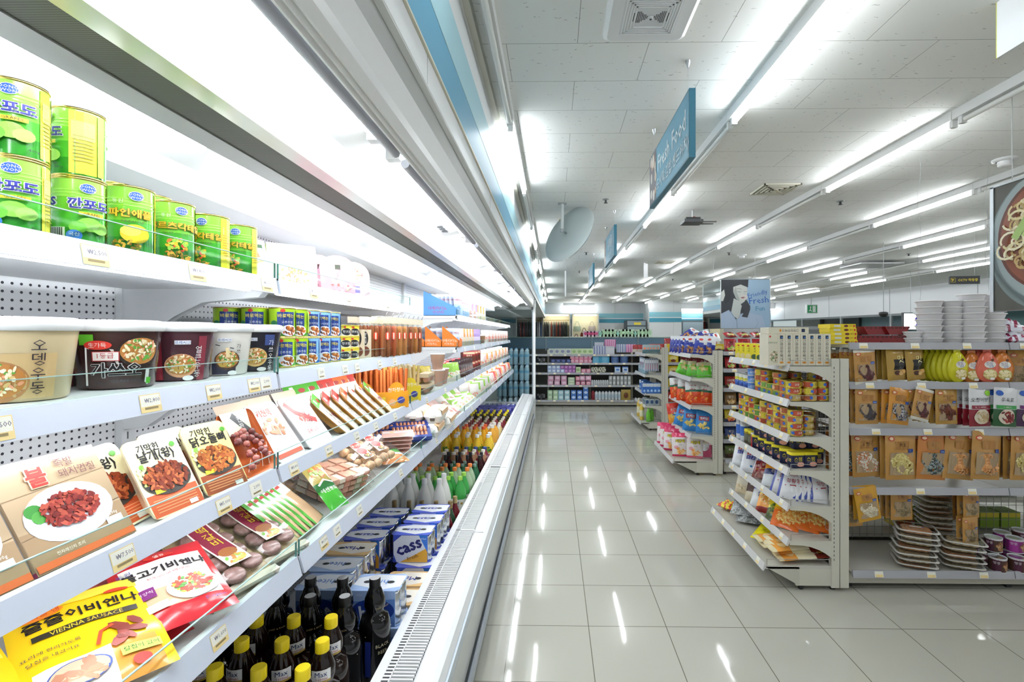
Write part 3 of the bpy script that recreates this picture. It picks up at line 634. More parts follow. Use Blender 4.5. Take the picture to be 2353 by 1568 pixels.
def fish(key, base, c1): can(key, 'fish_can', 'canned fish', .037, .094, [('#4f9a30|.2' if base == 'g' else '#2a5a9c|.2')] + [c1] * 7, [('r', -.0, .058, .052, .044, '#1d3c8c', 1)] + otext('바로먹는', 0, .068, .013, '#f4e27a', '#1d2c6c', .02)
    + [('t', '고추조림' if base == 'g' else '고등어조림', .002, .048, .009, '#e8eef8'), ('e', -.01, .084, .007, .005, '#c8322a'), ('e', .008, .022, .023, .018, '#ece8f0'), ('b', .008, .022, .018, .012, FRY + ['#6a3a20'], 26, .005), ('e', -.034, .045, .010, .008, '#2a7a4a' if base == 'g' else '#2a6ab8'), ('r', .055, .05, .03, .07, '#b9d83a' if base == 'g' else '#9cc4ea', 1), ('r', .054, .04, .009, .03, '#f0f0f0'), ('r', .075, .047, .004, .088, '#c0c4c0|.3|1', 1)], rim='#cbb96a|.25|1', ribs=False)
fish('fishG', 'g', '#a6cf2a|.18'); fish('fishB', 'b', '#86b8ea|.18')
k = 0
for row, X in enumerate((-.862, -.942, -1.022)):
    for c, Y in enumerate((1.50, 1.58, 1.66, 1.742, 1.822)):
        g = 'fishG' if Y < 1.63 else 'fishB'; Yo = Y - .012 * row
        for lv in range(2):
            if row == 2 and lv == 0: continue
            put(g, (X, Yo, zB + .094 * lv), '%s fish can, %s from the bowls, %s, %s' % ('lime green' if g == 'fishG' else 'light blue', ORD[c], ('front row', 'middle row', 'back row')[row], ('bottom', 'top')[lv]),
                'fish cans in two layers on the second shelf', R((40, 48, 30, 44, 38)[(c + row + lv) % 5]))
can('jang', 'side_dish_can', 'canned side dish', .036, .047, ['#e9e5cf|.2', '#e9e5cf|.2', '#f0e6a0|.2', '#e8cf3a|.2'], [('e', .004, .020, .021, .014, '#17171c'), ('t', '장조림', .004, .020, .013, '#f4f4f0'), ('r', -.028, .024, .012, .014, '#a8502a'), ('b', .034, .018, .009, .01, ['#9a5a30', '#6a3a20'], 14, .004), ('e', -.005, .038, .005, .004, '#c8322a')], ribs=False, rim='#d9c04a|.25|1')
for c, Y in enumerate((1.91, 1.99)):
    for lv in range(3):
        put('jang', (-.855, Y, zB + .047 * lv), 'cream side dish tin with black oval, %s stack, %s from the shelf' % (('nearer', 'farther')[c], ORD[lv]), 'cream side dish tins in three layers', R(40 + 5 * lv))
        if lv == 2: put('jang', (-.935, Y - .02, zB + .09), 'cream side dish tin behind the %s stack' % ('nearer', 'farther')[c], 'cream side dish tins in three layers', R(30))
bx('chaa', 'side_dish_box', 'packaged food', .055, .05, .125, '#cdbfa6', [('e', 0, .085, .014, .032, '#1c1a1c'), ('v', '장조림', 0, .103, .016, '#f0eee8'), ('e', 0, .028, .020, .022, '#6b3a26')], left=[('e', 0, .085, .014, .03, '#3a3030'), ('e', 0, .03, .018, .02, '#7a4a30')])
for c, (X, Y) in enumerate(((-.85, 2.06), (-.85, 2.135), (-.93, 2.05))):
    put('chaa', (X, Y, zB), 'tan box with black oval, ' + ('nearest the cream tins', 'beside the yellow display box', 'behind the other two')[c], 'tan side dish boxes on the second shelf', R(38))
# yellow snack display box
mb = MB().prism([(-.06, 0), (.06, 0), (.06, .075), (-.06, .055)], 0, .1, '#f4efdc'); mb.decal(frontS(0), [('r', -.01, .02, .1, .036, '#e8c81e')]); mb.decal(sideS(.06, 0, .05), [('r', 0, .02, .098, .04, '#e9cf2c')])
mc = MB().prism([(-.055, .06), (.0, .06)] + [(-.0275 + .03 * math.cos(R(a)), .10 + .03 * math.sin(R(a))) for a in range(0, 181, 30)], .02, .022, '#e8a83a'); mc.decal(frontS(.02), [('t', '햄', -.0275, .10, .03, '#f8f4e8')])
proto('yed', 'display_box', 'display box', [('tray', mb, []), ('header_card', mc, [])])
put('yed', (-.86, 2.26, zB), 'yellow and white cardboard snack display box on the second shelf', None, R(35))
# hanging sausages on hooks
rack = thing('hook_bar', 'chrome hook bar full of hanging sausage packs at the end of the second shelf', 'hook bar', (-.95, 2.2, 1.60))
part(MB().tube((-.05, -.05, 0), (-.05, 1.2, 0), .006, 'steel'), 'bar', rack)
for k in range(8): part(MB().wire([(-.05, k * .085, 0), (.17, k * .085, -.01), (.18, k * .085, .01)], .0025, 'steel'), 'hook', rack)
def stick(key, cols, w=.05, h=.19):
    b = MB()
    for i, c in enumerate(cols):
        x = (i - (len(cols) - 1) / 2) * .024
        b.loft([[(x + r * math.cos(t), r * math.sin(t), z) for t in [2 * PI * q / 8 for q in range(8)]] for r, z in ((.003, 0), (.011, .008), (.0125, .05), (.0125, h - .06), (.010, h - .045), (.003, h - .04))], c)
    f = MB().box((-w / 2, -.0125, 0), (w / 2, -.012, h), FILM).box((-w / 2, -.0135, h - .03), (w / 2, -.012, h), '#e9dfc8')
    f.decal(frontS(-.0135), [('e', 0, .1, .013, .02, '#d8482c'), ('r', 0, .1, .008, .03, '#f3ecd8')])
    proto(key, 'hanging_sausage_pack', 'sausage pack', [('sausages', b, []), ('film', f, [])])
stick('hsA', ['#9c5a34', '#a6643c']); stick('hsB', ['#c98242', '#d59150']); stick('hsC', ['#b5502e', '#c4623a'])
for k in range(26):
    key = ('hsA', 'hsC', 'hsB', 'hsB', 'hsA', 'hsB')[(k // 4) % 6]
    r_, c_ = k % 4, k // 4
    put(key, (-.78 - .055 * r_, 2.20 + c_ * .085 + (.02 if c_ > 3 else 0), 1.59 - .19), '%s sausage pack on the %s hook, %s from the aisle' % ({'hsA': 'brown', 'hsB': 'orange', 'hsC': 'reddish'}[key], ORD[c_], ORD[r_]),
        'sausage packs hanging from hooks', R(60))
# ---- film-wrapped trays, pouches and bags
def tray(key, name, cat, w, h, d, colt, film, decs, r=.018, relief=None, bottom=None):
    b = MB(); T = lambda q, y, ww=0: [(x, yy, z) for x, yy, z in rrect(w - q * 2 + ww, h - q * 2 + ww, r, 3, y, h / 2)]
    b.loft([T(.022, d), T(.014, d * .6), T(.008, .006), T(0, .004), T(0, 0)], colt, True, (1, 0))
    f = MB()
    f.add(T(0, -.0005), [tuple(range(16))[::-1]], film)
    if bottom: f.decal(frontS(-.0006), [('r', 0, bottom[0] / 2 + .004, w - .006, bottom[0], bottom[1])] + [('r', 0, bottom[0] * (.8 - .13 * i), w * .8, .0018, bottom[2]) for i in range(5)] + [('r', w * .28, .012, .022, .01, '#f0eee8')], .0002)
    f.decal(frontS(-.0008), decs)
    parts = [('tray', b, []), ('film_lid', f, [])]
    if relief:
        q = MB(); rg = random.Random(5)
        for i in range(relief[0]):
            x, z, s = rg.uniform(-w / 2 + .02, w / 2 - .02), rg.uniform(.03, h - .06), rg.uniform(.008, .014)
            q.lathe([(.001, -s * .7), (s, -s * .4), (s * 1.1, 0), (s, s * .4), (.001, s * .7)], rg.choice(relief[1]), 7)
            n = 35; q.v[-n:] = [(x + vx, -.002 + vy * .35, z + vz) for vx, vy, vz in q.v[-n:]]
        parts.append(('food', q, []))
    proto(key, name, cat, parts)
def pillow(key, name, cat, w, h, d, colf, decs, seed=1, n=(9, 12), crimp=.012, wr=.08, parts=(), pname='bag', shape=None):
    rg = random.Random(seed); ph = [rg.uniform(0, 6.28) for _ in range(6)]
    def dep(a, b):
        e = max(0, 1 - abs(a) ** 2.6) * max(0, 1 - abs(b) ** 3.2)
        return e ** .75 * (1 + wr * (math.sin(7 * a + ph[0] + 3 * b) + .8 * math.sin(9 * b + ph[1]) + .6 * math.sin(13 * a * b + ph[2])))
    def S0(u, v, sgn, o=0):
        a, b = max(-1, min(1, u / (w / 2))), max(-1, min(1, (v - h / 2) / (h / 2)))
        e = dep(a, b); x = u * (1 - .05 * e * (1 - abs(b)))
        if shape: x *= shape(b)
        return (x, sgn * (d / 2 * e + o), v)
    mb = MB(); nx, ny = n
    us = [-w / 2 + w * i / nx for i in range(nx + 1)]; vs = [crimp * .0 + h * j / ny for j in range(ny + 1)]
    for sgn in (-1, 1):
        pts = [S0(u, v, sgn) for v in vs for u in us]; fs, ms = [], []
        for j in range(ny):
            for i in range(nx):
                q = (j * (nx + 1) + i, j * (nx + 1) + i + 1, (j + 1) * (nx + 1) + i + 1, (j + 1) * (nx + 1) + i)
                fs.append(q if sgn < 0 else q[::-1]); ms.append(colf((i + .5) / nx * 2 - 1, (j + .5) / ny))
        mb.add(pts, fs, ms, True)
    mb.decal(lambda u, v, o: S0(u, v, -1, o + .0012), decs)
    proto(key, name, cat, [(pname, mb, [])] + list(parts))
FLM = '|.12'
def hang(n): return lambda k: ORD[k]
zC = 1.126
# shelf C: upright leaning packs, front face to the aisle
def leanC(key, Y, lab, g='meal trays leaning on the third shelf', X=-.80, rz=90, t=28, dz=.002, roll=0): return put(key, (X, Y, zC + dz), lab, g, R(rz), R(t), R(roll))
WOOD = '#b9a183|.2'
pb = MB().box((-.0875, 0, 0), (.0875, .006, .19), WOOD).box((-.0878, .0005, 0), (.0878, .0305, .008), '#8c2c54')
pb.decal(frontS(0), [('r', 0, .035, .174, .07, '#9a7f60'), ('s', [(-.087, .06), (.087, .075)], .0012, '#6e563c'), ('s', [(-.087, .13), (.087, .14)], .0012, '#94795a'), ('e', 0, .082, .074, .050, '#c9c9d6'), ('e', 0, .085, .073, .048, '#f4f4f6'), ('e', 0, .083, .056, .034, '#dcdce4'),
    ('e', -.054, .100, .014, .012, '#3f8f3a'), ('e', -.05, .088, .011, .011, '#58a84a'), ('b', 0, .088, .048, .028, ['#7c1d1a', '#8f2a22', '#a5382c', '#6a1512', '#b8503c'], 150, .0075), ('r', 0, .009, .172, .012, '#c9622c'), ('r', .06, .04, .03, .012, '#eef0ea'), ('t', '200g', .062, .051, .008, '#f4f0e6')]
    + otext('불', -.028, .155, .036, '#c8342c', '#f8d8b0', .05) + [('t', '족발', .022, .170, .018, '#6b3a3c'), ('t', '돼지껍질', .038, .150, .018, '#6b3a3c'), ('t', '전자레인지 조리', -.03, .022, .007, '#f0e6da')])
pt = MB().loft([[(x * .9, .045, z) for x, y, z in rrect(.16, .15, .02, 3, 0, .09)], rrect(.17, .165, .02, 3, .012, .09), rrect(.172, .168, .02, 3, .006, .09)], '#e6e6e4|.15', True, (1, 1))
proto('porkbox', 'meal_box', 'packaged meal', [('sleeve', pb, []), ('tray', pt, [])])
leanC('porkbox', .635, 'meal box with plate picture, cut off beside the red meat one')
leanC('porkbox', .82, 'large meal box picturing glossy red meat on a white plate', X=-.805)
def meal(key, t1, t2, pic, top='#f6efcf', bot='#c9582c', tr='#f2e6c2', w=.135, h=.175):
    tray(key, 'meal_tray', 'packaged meal', w, h, .035, tr + '|.3', top + FLM, otext(t1, -.012, h * .88, .020, 'ink', None, .03) + otext(t2, 0, h * .76, .027, 'ink', None, .03)
         + [('e', 0, h * .45, w * .46, h * .2, '#3a3430'), ('b', 0, h * .48, w * .40, h * .17, pic, 110, .0085), ('b', -w * .34, h * .55, .016, .022, ['#8cc54a', '#b9dc7c', '#e8f0c0'], 22, .005), ('r', -.03, h * .32, .024, .010, '#e3dc3a'), ('e', .048, h * .86, .007, .006, '#4f9a32')], bottom=(.048, bot, '#e8a070'))
meal('wing', '기막힌', '날개(윙)', ['#8f3a1c', '#b0542a', '#c46a3a', '#7a2c15'], '#f7efcc', '#cf5a30')
meal('knuck', '기막힌', '닭오돌뼈', FRY, '#f4e3a0', '#9c4a24', w=.12, h=.18)
leanC('wing', .925, 'chicken tray half hidden behind the large meat box', X=-.835, roll=-4)
leanC('wing', 1.015, 'cream and orange tray picturing chicken wings, nearer one', roll=2)
leanC('wing', 1.10, 'cream tray with black brush lettering, tucked behind the two chicken trays', X=-.84)
leanC('knuck', 1.15, 'narrow cream tray with rust brown lower band and black brush lettering', X=-.79, rz=80)
tray('raw', 'meat_tray', 'packaged meat', .145, .19, .03, '#e8743a|.3', FILM, [('p', [(-.06, .125), (.03, .12), (.05, .19), (-.06, .19)], '#d9e8c0'), ('s', [(-.02, .18), (.01, .14), (.04, .10)], .022, '#2c2c2c'), ('v', '한판', .002, .165, .02, '#f0f0ea'), ('r', .03, .062, .026, .013, '#f0f0f0')] + [('s', [(-.06 + i * .03, .02), (-.03 + i * .03, .05 + .01 * i)], .0015, '#fbe0d0') for i in range(4)], relief=(44, ['#8a3c36', '#9e4c44', '#74302c', '#b06458']))
leanC('raw', 1.295, 'orange tray of raw red meat under clear film', X=-.79)
tray('wtray', 'meat_tray', 'packaged meat', .15, .20, .035, '#f0f0f0|.25', '#f6f1ee' + FLM, otext('키친쿡', -.005, .165, .026, '#d8452c', None, .03) + [('b', 0, .11, .05, .03, ['#f0b090', '#f6d8c8', '#e88a60'], 20, .01), ('r', 0, .018, .13, .014, '#d8604a')])
tray('wtray2', 'meat_tray', 'packaged meat', .16, .20, .04, '#ededee|.25', '#f4eded' + FLM, [('s', [(-.06, .18), (-.03, .14), (.02, .11), (.06, .09)], .02, '#c8342c'), ('b', .01, .11, .04, .02, ['#b03a3a', '#d86a5a', '#8a2a2a'], 26, .006), ('t', '훈제 오리', 0, .06, .018, '#a83a38'), ('t', '500g', .03, .035, .01, '#6a6a72')])
leanC('wtray', 1.455, 'white meat tray with orange red lettering, beyond the raw meat', t=34)
leanC('wtray2', 1.64, 'larger white meat tray with a red brush stroke', t=36)
pillow('whtbag', 'meat_pack', 'packaged meat', .15, .19, .035, lambda a, b: '#f4efec' + FLM if b < .8 else '#e8d0b8' + FLM, [('e', -.02, .13, .04, .02, '#d86a4a'), ('t', '불고기', 0, .08, .02, '#c8342c')], 3)
leanC('whtbag', 1.44, 'plump white meat pack behind the white trays, nearer one', X=-.90); leanC('whtbag', 1.58, 'plump white meat pack behind the white trays, middle one', X=-.91); leanC('whtbag', 1.75, 'plump white meat pack behind the white trays, farther one', X=-.915)
def slim(key, top, pic):
    tray(key, 'sliced_meat_tray', 'packaged meat', .11, .20, .028, '#a97a35|.35', '#f4f1e8' + FLM, [('r', 0, .178, .104, .04, top), ('r', -.02, .18, .016, .02, '#f4f0ea'), ('e', .02, .17, .015, .010, '#a83a32'), ('v', '냉채족발', -.012, .12, .02, 'ink'), ('b', .028, .09, .014, .02, pic, 16, .005), ('s', [(-.045, .02), (.04, .05)], .001, '#d8d4cc')], r=.03)
slim('slR', '#c83a30', ['#8a3a2c', '#e8c03a']); slim('slG', '#4ca52c', ['#8a3a4c', '#c86a7a']); slim('slO', '#dd6a30', ['#c86a3a', '#e8b03a']); slim('slW', '#f0e8da', ['#a84a3a', '#e0a05a'])
seq = [('slG', 1.86), ('slR', 1.94), ('slR', 2.02), ('slO', 2.10), ('slW', 2.18), ('slW', 2.26), ('slG', 2.35)]
for k, (key, Y) in enumerate(seq): put(key, (-.80, Y, zC + .002), 'leaning meat tray with %s, %s in the front row from the white trays' % ({'slR': 'red top band', 'slG': 'green top band', 'slO': 'orange top band', 'slW': 'white top band'}[key], ORD[k]), 'slim meat trays leaning in rows on the third shelf', R(104), R(42), R(-16))
for k, (key, Y) in enumerate([('slG', 1.84), ('slG', 1.92), ('slR', 1.99), ('slR', 2.06), ('slO', 2.14), ('slO', 2.21), ('slR', 2.28), ('slR', 2.34), ('slR', 2.41)]): put(key, (-.93, Y, zC + .01), 'leaning meat tray with %s top, %s in the back row' % ({'slR': 'red', 'slG': 'green', 'slO': 'orange'}[key], ORD[k]), 'slim meat trays leaning in rows on the third shelf', R(62), R(30), R(-6))
def stickbox(key, c, n, lab):
    b = MB().box((-.085, 0, 0), (.085, .11, .085), c); b.decal(frontS(0), [('e', .02, .085, .04, .05, c), ('t', '천하장사', .02, .095, .024, '#f4f0ea'), ('e', .045, .04, .02, .018, '#4a4aa0'), ('e', .0, .03, .018, .018, '#d8a070'), ('r', -.05, .04, .03, .04, '#e8d040')])
    b.decal(sideS(.085, 0, .055), [('t', '치즈', 0, .045, .03, '#f4f0e4'), ('e', .02, .02, .02, .015, '#3a5ab0')])
    q = MB(); rg = random.Random(3)
    for i in range(n):
        x, y = -.07 + .14 * (i % 9) / 8, .015 + .08 * (i // 9) / 2
        q.tube((x, y, .04), (x + rg.uniform(-.012, .012), y + rg.uniform(-.01, .01), .20 + rg.uniform(-.02, .01)), .008, rg.choice(lab), 6)
    proto(key, 'sausage_stick_box', 'sausage sticks', [('box', b, []), ('sausage_sticks', q, [])])
stickbox('sbO', '#e39a22', 27, ['#cf6f32', '#dd8144', '#c9652a']); stickbox('sbY', '#e2c930', 27, ['#ead9a0', '#f0e6c0', '#d8c080'])
put('sbO', (-.83, 2.44, zC), 'orange display box of sausage sticks at the end of the third shelf', 'boxes of sausage sticks on the third shelf', R(35))
put('sbO', (-.97, 2.38, zC + .0), 'orange box of sausage sticks behind the front one', 'boxes of sausage sticks on the third shelf', R(30))
put('sbY', (-.83, 2.68, zC), 'yellow display box of pale sausage sticks beside the orange one', 'boxes of sausage sticks on the third shelf', R(40))
# eggs in clear cartons
def egg(mb, x, y, z, r, c): mb.lathe([(.001, -r * 1.2), (r * .6, -r * 1.0), (r * .95, -r * .4), (r, 0), (r * .85, r * .6), (r * .5, r * 1.05), (.001, r * 1.3)], c, 10); n = 70; mb.v[-n:] = [(x + a, y + b, z + c2) for a, b, c2 in mb.v[-n:]]
ec = MB()
for i in range(2):
    for j in range(5): egg(ec, -.022 + .044 * i, .022 + .044 * j, .03, .0195, ['#d9a68c|.3', '#cf987c|.3', '#e0b49c|.3'][(i + j) % 3])
cl = MB().loft([[(x, y, 0) for x, z0, y in rrect(.09, .22, .015, 3, 0, .11)], [(x, y, .028) for x, z0, y in rrect(.10, .23, .015, 3, 0, .11)], [(x, y, .058) for x, z0, y in rrect(.085, .215, .02, 3, 0, .11)]], FILM, True, (1, 1))
cl.box((-.02, -.002, .04), (.045, .20, .064), '#cdb99a')
proto('eggc', 'egg_carton', 'eggs', [('eggs', ec, []), ('clear_carton', cl, [])])
for i, (x, y, l) in enumerate(((-.83, 2.98, 0), (-.94, 2.96, 0), (-1.05, 2.96, 0), (-.83, 2.98, 1), (-.94, 2.96, 1), (-1.05, 2.96, 1))):
    put('eggc', (x, y, zC + .002 + .066 * l), 'clear carton of brown eggs, %s layer, %s from the aisle' % (('lower', 'upper')[l], ORD[i % 3]), 'clear egg cartons on the third shelf', R(4))
ge = MB()
def ring(w, h, z, r=.02): return [(x, y + .0, z) for x, z0, y in rrect(w, h, r, 3, 0, .12)]
ge.loft([ring(.085, .225, 0), ring(.095, .235, .02), ring(.112, .25, .036), ring(.116, .254, .04), ring(.112, .25, .044), ring(.10, .238, .066), ring(.085, .225, .078, .025), ring(.06, .20, .084, .025)], '#f1efe9|.6', True, (1, 1))
ge.box((-.02, -.012, .032), (.02, .0, .05), '#e8e6e0'); ge.prism([(-.013, .012), (.013, .012), (.016, .032), (-.016, .032)], -.0075, -.003, '#5b5148')
gl = MB().prism([(.03, .0842), (.055, .07), (.0575, .046), (.0595, .046), (.057, .072), (.031, .0862)], .02, .23, '#e2b98a')
proto('eggw', 'egg_carton', 'eggs', [('pulp_carton', ge, []), ('paper_label', gl, [])])
zD = .872
for i, (x, y, l) in enumerate(((-.87, 2.86, 0), (-.755, 2.86, 0), (-.86, 2.88, 1), (-.745, 2.90, 1), (-.64 - .1, 3.14, 0), (-.86, 3.14, 0))):
    if l: y += .02
    put('eggw', (x - .0, y, zD + .002 + .086 * l), 'white pulp egg carton, ' + ('lower layer, nearer the back panel', 'lower layer, nearest the aisle edge', 'upper layer, nearer the back panel', 'upper layer, nearest the aisle edge', 'behind the stack by the aisle edge', 'behind the stack by the back panel')[i], 'white egg cartons on the lowest shelf', R(3))
pillow('ramenb', 'noodle_pack', 'noodle pack', .13, .16, .03, lambda a, b: '#d9c84a' + FLM if b < .7 else '#b8a63a' + FLM, [('r', 0, .04, .07, .03, '#e8e8e0')], 4)
for k in range(7): put('ramenb', (-.86 - .045 * k, 3.28, zC + .002), 'yellow green noodle pack standing beyond the clear egg cartons, %s from the aisle' % ORD[k], 'yellow green noodle packs behind the eggs', R(80), R(8))
cu = MB().lathe([(.035, 0), (.042, .05), (.046, .052), (.052, .11)], '#b8917c|.25', 20, cap=(1, 0)); cu2 = MB().lathe([(.052, .11), (.056, .112), (.054, .118), (.0001, .119)], '#f2eeee|.3', 20)
proto('cup', 'dessert_cup', 'dessert cup', [('cup', cu, []), ('lid', cu2, [])])
for i, (y, l) in enumerate(((3.52, 0), (3.52, 1), (3.66, 0))): put('cup', (-.86, y, zC + .002 + .119 * l), 'brown dessert cup with white lid, ' + ('lower of the stacked pair', 'upper of the stacked pair', 'single one beyond the pair')[i], 'brown dessert cups on the third shelf', 0)
# ---- lowest shelf: packs lying face up, tilted to the aisle
def layD(key, x, Y, lab, g='packs lying on the lowest shelf', rz=75, t=72, dz=.03, roll=0): return put(key, (x, Y, zD + dz), lab, g, R(rz), R(t), R(roll))
pillow('vienY', 'sausage_bag', 'sausage bag', .20, .27, .035, lambda a, b: '#f0c81a|.15' if b > .3 or abs(a) > .8 else ('#f3ede0|.15' if a < .1 else '#eda04a|.15'),
    [('r', .0, .245, .19, .03, '#f7e04a')] + otext('줄줄이비엔나', .0, .195, .030, 'ink', None, .03) + [('r', 0, .162, .15, .013, '#2c2a26'), ('t', 'VIENNA SAUSAGE', 0, .162, .013, '#e8c83a'), ('e', -.055, .222, .03, .014, '#f08a2a'), ('t', '칼집을 낸', -.055, .222, .013, '#c8322a'), ('e', .055, .228, .02, .006, '#d8452c'),
     ('b', .045, .105, .028, .03, ['#9a4038', '#b05a48', '#843028'], 8, .014), ('t', '요리에 편리하도록', -.055, .125, .010, '#3a3a40'), ('t', '칼집을 내었어요', -.055, .108, .010, '#3a3a40'), ('s', [(-.0, .09), (.01, .12), (.03, .13)], .006, '#e8502a'), ('e', -.03, .05, .042, .026, '#2a4a9a'), ('e', -.03, .05, .039, .024, '#d9b294'), ('b', -.03, .05, .03, .016, ['#c98a68', '#b87a5a'], 9, .013), ('r', .055, .055, .06, .02, '#b8dc5a'), ('t', '칼집이 있어', .055, .056, .011, '#2a5a1a'), ('e', .05, .028, .014, .012, '#b83228')], 21, (12, 16))
pillow('vienR', 'sausage_bag', 'sausage bag', .18, .25, .035, lambda a, b: '#c42a34|.15' if b > .82 or b < .16 or abs(a) > .86 else ('#f4f1ee|.15' if b > .42 or a > .2 else '#d8b89a|.12'),
    [('e', -.0, .215, .028, .010, '#c8322a'), ('t', '델큐', 0, .215, .012, '#f4f0ea')] + otext('불고기비엔나', .0, .168, .028, '#2a2a30', None, .04) + [('t', '동원', -.07, .185, .014, '#2a4aa0'), ('t', 'BULGOGI VIENNA', .0, .143, .010, '#a83a4a'),
     ('e', .03, .088, .05, .042, '#f4f4f0'), ('e', .03, .090, .042, .034, '#e8dcc8'), ('b', .03, .092, .036, .028, ['#b8402c', '#d8603a', '#c8322a', '#58a03a', '#e8c03a', '#a43020'], 60, .007), ('r', -.055, .10, .034, .03, '#7a2a7a'), ('t', '언양식', -.055, .102, .010, '#f0e0f4'), ('r', -.05, .055, .05, .02, '#ece6e0'), ('t', 'Dongwon', .055, .032, .010, '#2a4aa0')], 22, (12, 16))
layD('vienY', -.755, .80, 'yellow sausage bag lying face up at the near end of the lowest shelf', rz=62, roll=6)
layD('vienY', -.775, .62, 'second yellow sausage bag partly under the first', rz=66, roll=0, dz=.012)
layD('vienR', -.745, .97, 'red and white sausage bag with a plate of glazed sausages', rz=60, roll=4, dz=.045)
layD('vienR', -.80, .92, 'red and white sausage bag tucked underneath the front one', rz=66, dz=.010)
def patties(key):
    b = MB(); rg = random.Random(2)
    for j in range(5):
        for i in range(2):
            x, z = -.03 + .058 * i + rg.uniform(-.003, .003), .035 + .055 * j + (.02 if i else 0)
            b.add([], [], 'tan'); n0 = len(b.v)
            b.lathe([(.0001, -.006), (.020, -.006), (.025, -.003), (.027, .001), (.0255, .006), (.021, .009), (.0001, .0095)], 'mix|#937570|#80625c|70|.25', 14)
            b.v[n0:] = [(x + vx, -vz - .006, z + vy) for vx, vy, vz in b.v[n0:]]
    f = MB().loft([rrect(.125, .30, .01, 2, .014, .15), rrect(.14, .315, .01, 2, .010, .15), rrect(.125, .30, .02, 2, -.014, .15)], FILM, True, (0, 1)).box((-.07, .012, -.005), (.07, .0135, .315), '#c9b58c|.2')
    for e in (-.005, .295): f.box((-.07, .0, e), (.07, .0115, e + .02), '#e4ddcc|.3')
    l = MB(); l.decal(lambda u, v, o: (u, -.0185 - o - .003 * math.sin(v * 26), v), [('r', 0, .16, .058, .21, '#f0ebe0', 10), ('r', 0, .18, .050, .15, '#8c2c44', 8), ('e', -.0, .245, .02, .008, '#f4f4f0')] + [('v', '떡갈비', .004, .215, .030, '#f0dc3a')] + [('e', .0, .105, .022, .018, '#a86a3a'), ('b', 0, .075, .022, .018, ['#e8a04a', '#d8803a', '#7cbd45', '#f0c060'], 24, .006)])
    proto(key, 'patty_pack', 'meat patties', [('patties', b, []), ('film', f, []), ('label', l, [])])
patties('patty')
put('patty', (-.740, 1.165, zD + .03), 'clear pack of brown meat patties with maroon label, nearer one', 'packs of meat patties on the lowest shelf', R(66), R(70), R(-4))
put('patty', (-.740, 1.315, zD + .03), 'clear pack of brown meat patties with maroon label, farther one', 'packs of meat patties on the lowest shelf', R(64), R(70), R(-6))
put('patty', (-.755, 1.14, zD + .005), 'clear pack of brown meat patties lying under the nearer one', 'packs of meat patties on the lowest shelf', R(72), R(74))
pillow('ecel', 'sliced_sausage_pack', 'sliced sausage', .12, .24, .016, lambda a, b: '#4f9a3a|.15' if abs(a) > .86 else ('#f3f2ee|.12' if b > .62 else ('#c9a884|.12' if abs(a) < .8 else '#f3f2ee|.12')), [('r', -.03, .175, .03, .010, '#b03a34'), ('b', .02, .205, .03, .016, ['#7cbd45', '#c8502a', '#f0ead2'], 20, .006)], 6)
for k in range(6): put('ecel', (-.775 - .002 * k, 1.44 + .030 * k, zD + .012), 'white and green edged pack of sliced sausage, %s in the leaning row' % ORD[k], 'leaning packs of sliced sausage on the lowest shelf', R(112), R(48), R(8))
pillow('ecelG', 'sliced_sausage_pack', 'sliced sausage', .085, .19, .02, lambda a, b: '#f0efea|.12' if .55 < b < .62 else ('#3f9a30|.12' if b < .42 else ('#2f6a38|.12' if b < .6 else '#9a8a4a|.12')), [('b', 0, .155, .028, .026, ['#7cbd45', '#d8602a', '#b04a2a', '#e8c06a'], 26, .008), ('t', '에센뽀득', .0, .075, .020, '#f4f4f0', R(0)), ('s', [(-.03, .10), (0, .118), (.035, .10)], .007, '#f4f4f0')], 8)
put('ecelG', (-.748, 1.66, zD + .03), 'green sausage pouch with white script in front of the white leaning packs', None, R(70), R(48), R(0))
b = MB(); rg = random.Random(4)
for j in range(3):
    for i in range(6):
        x, z = -.075 + .03 * i, .03 + .062 * j
        b.box((x, -.02 + .004 * (i % 2), z), (x + .026, .0, z + .052), ['#f2b8a0|.3', '#f5e8d4|.3', '#efa890|.3'][(i + 2 * j) % 3] if rg.random() < .6 else '#eec0a8|.3')
f = MB().loft([rrect(.20, .20, .01, 2, .003, .10), rrect(.215, .215, .01, 2, 0, .10), rrect(.19, .19, .02, 2, -.024, .10)], FILM, True, (1, 1))
f.decal(frontS(-.0245), [('r', .06, .03, .05, .03, '#cfe0b0'), ('r', -.05, .17, .06, .012, '#e89a8a')])
proto('crab', 'crab_stick_pack', 'crab sticks', [('crab_sticks', b, []), ('film', f, [])])
for k in range(4): put('crab', (-.755 - .012 * k, 1.80 + .01 * k, zD + .012 + .026 * (3 - k) - .02), 'clear pack of pink and white crab sticks, %s of the pile' % ('topmost', 'second', 'third', 'lowest')[k], 'crab stick packs piled on the lowest shelf', R(66), R(80))
b = MB(); rg = random.Random(9)
for i in range(15):
    x, z = -.045 + .045 * (i % 3) + rg.uniform(-.006, .006), .03 + .038 * (i // 3)
    n0 = len(b.v); r_ = rg.uniform(.019, .025)
    b.lathe([(.0001, -r_ * .8), (r_ * .8, -r_ * .55), (r_, 0), (r_ * .8, r_ * .55), (.0001, r_ * .8)], 'mix|#c9a078|#dcbc98|70|.3', 9); b.v[n0:] = [(x + vx, vy * .9 - .01, z + vz) for vx, vy, vz in b.v[n0:]]
f = MB().loft([rrect(.15, .22, .01, 2, .02, .11), rrect(.16, .235, .01, 2, .0, .11), rrect(.145, .20, .03, 2, -.034, .11)], FILM, True, (1, 1))
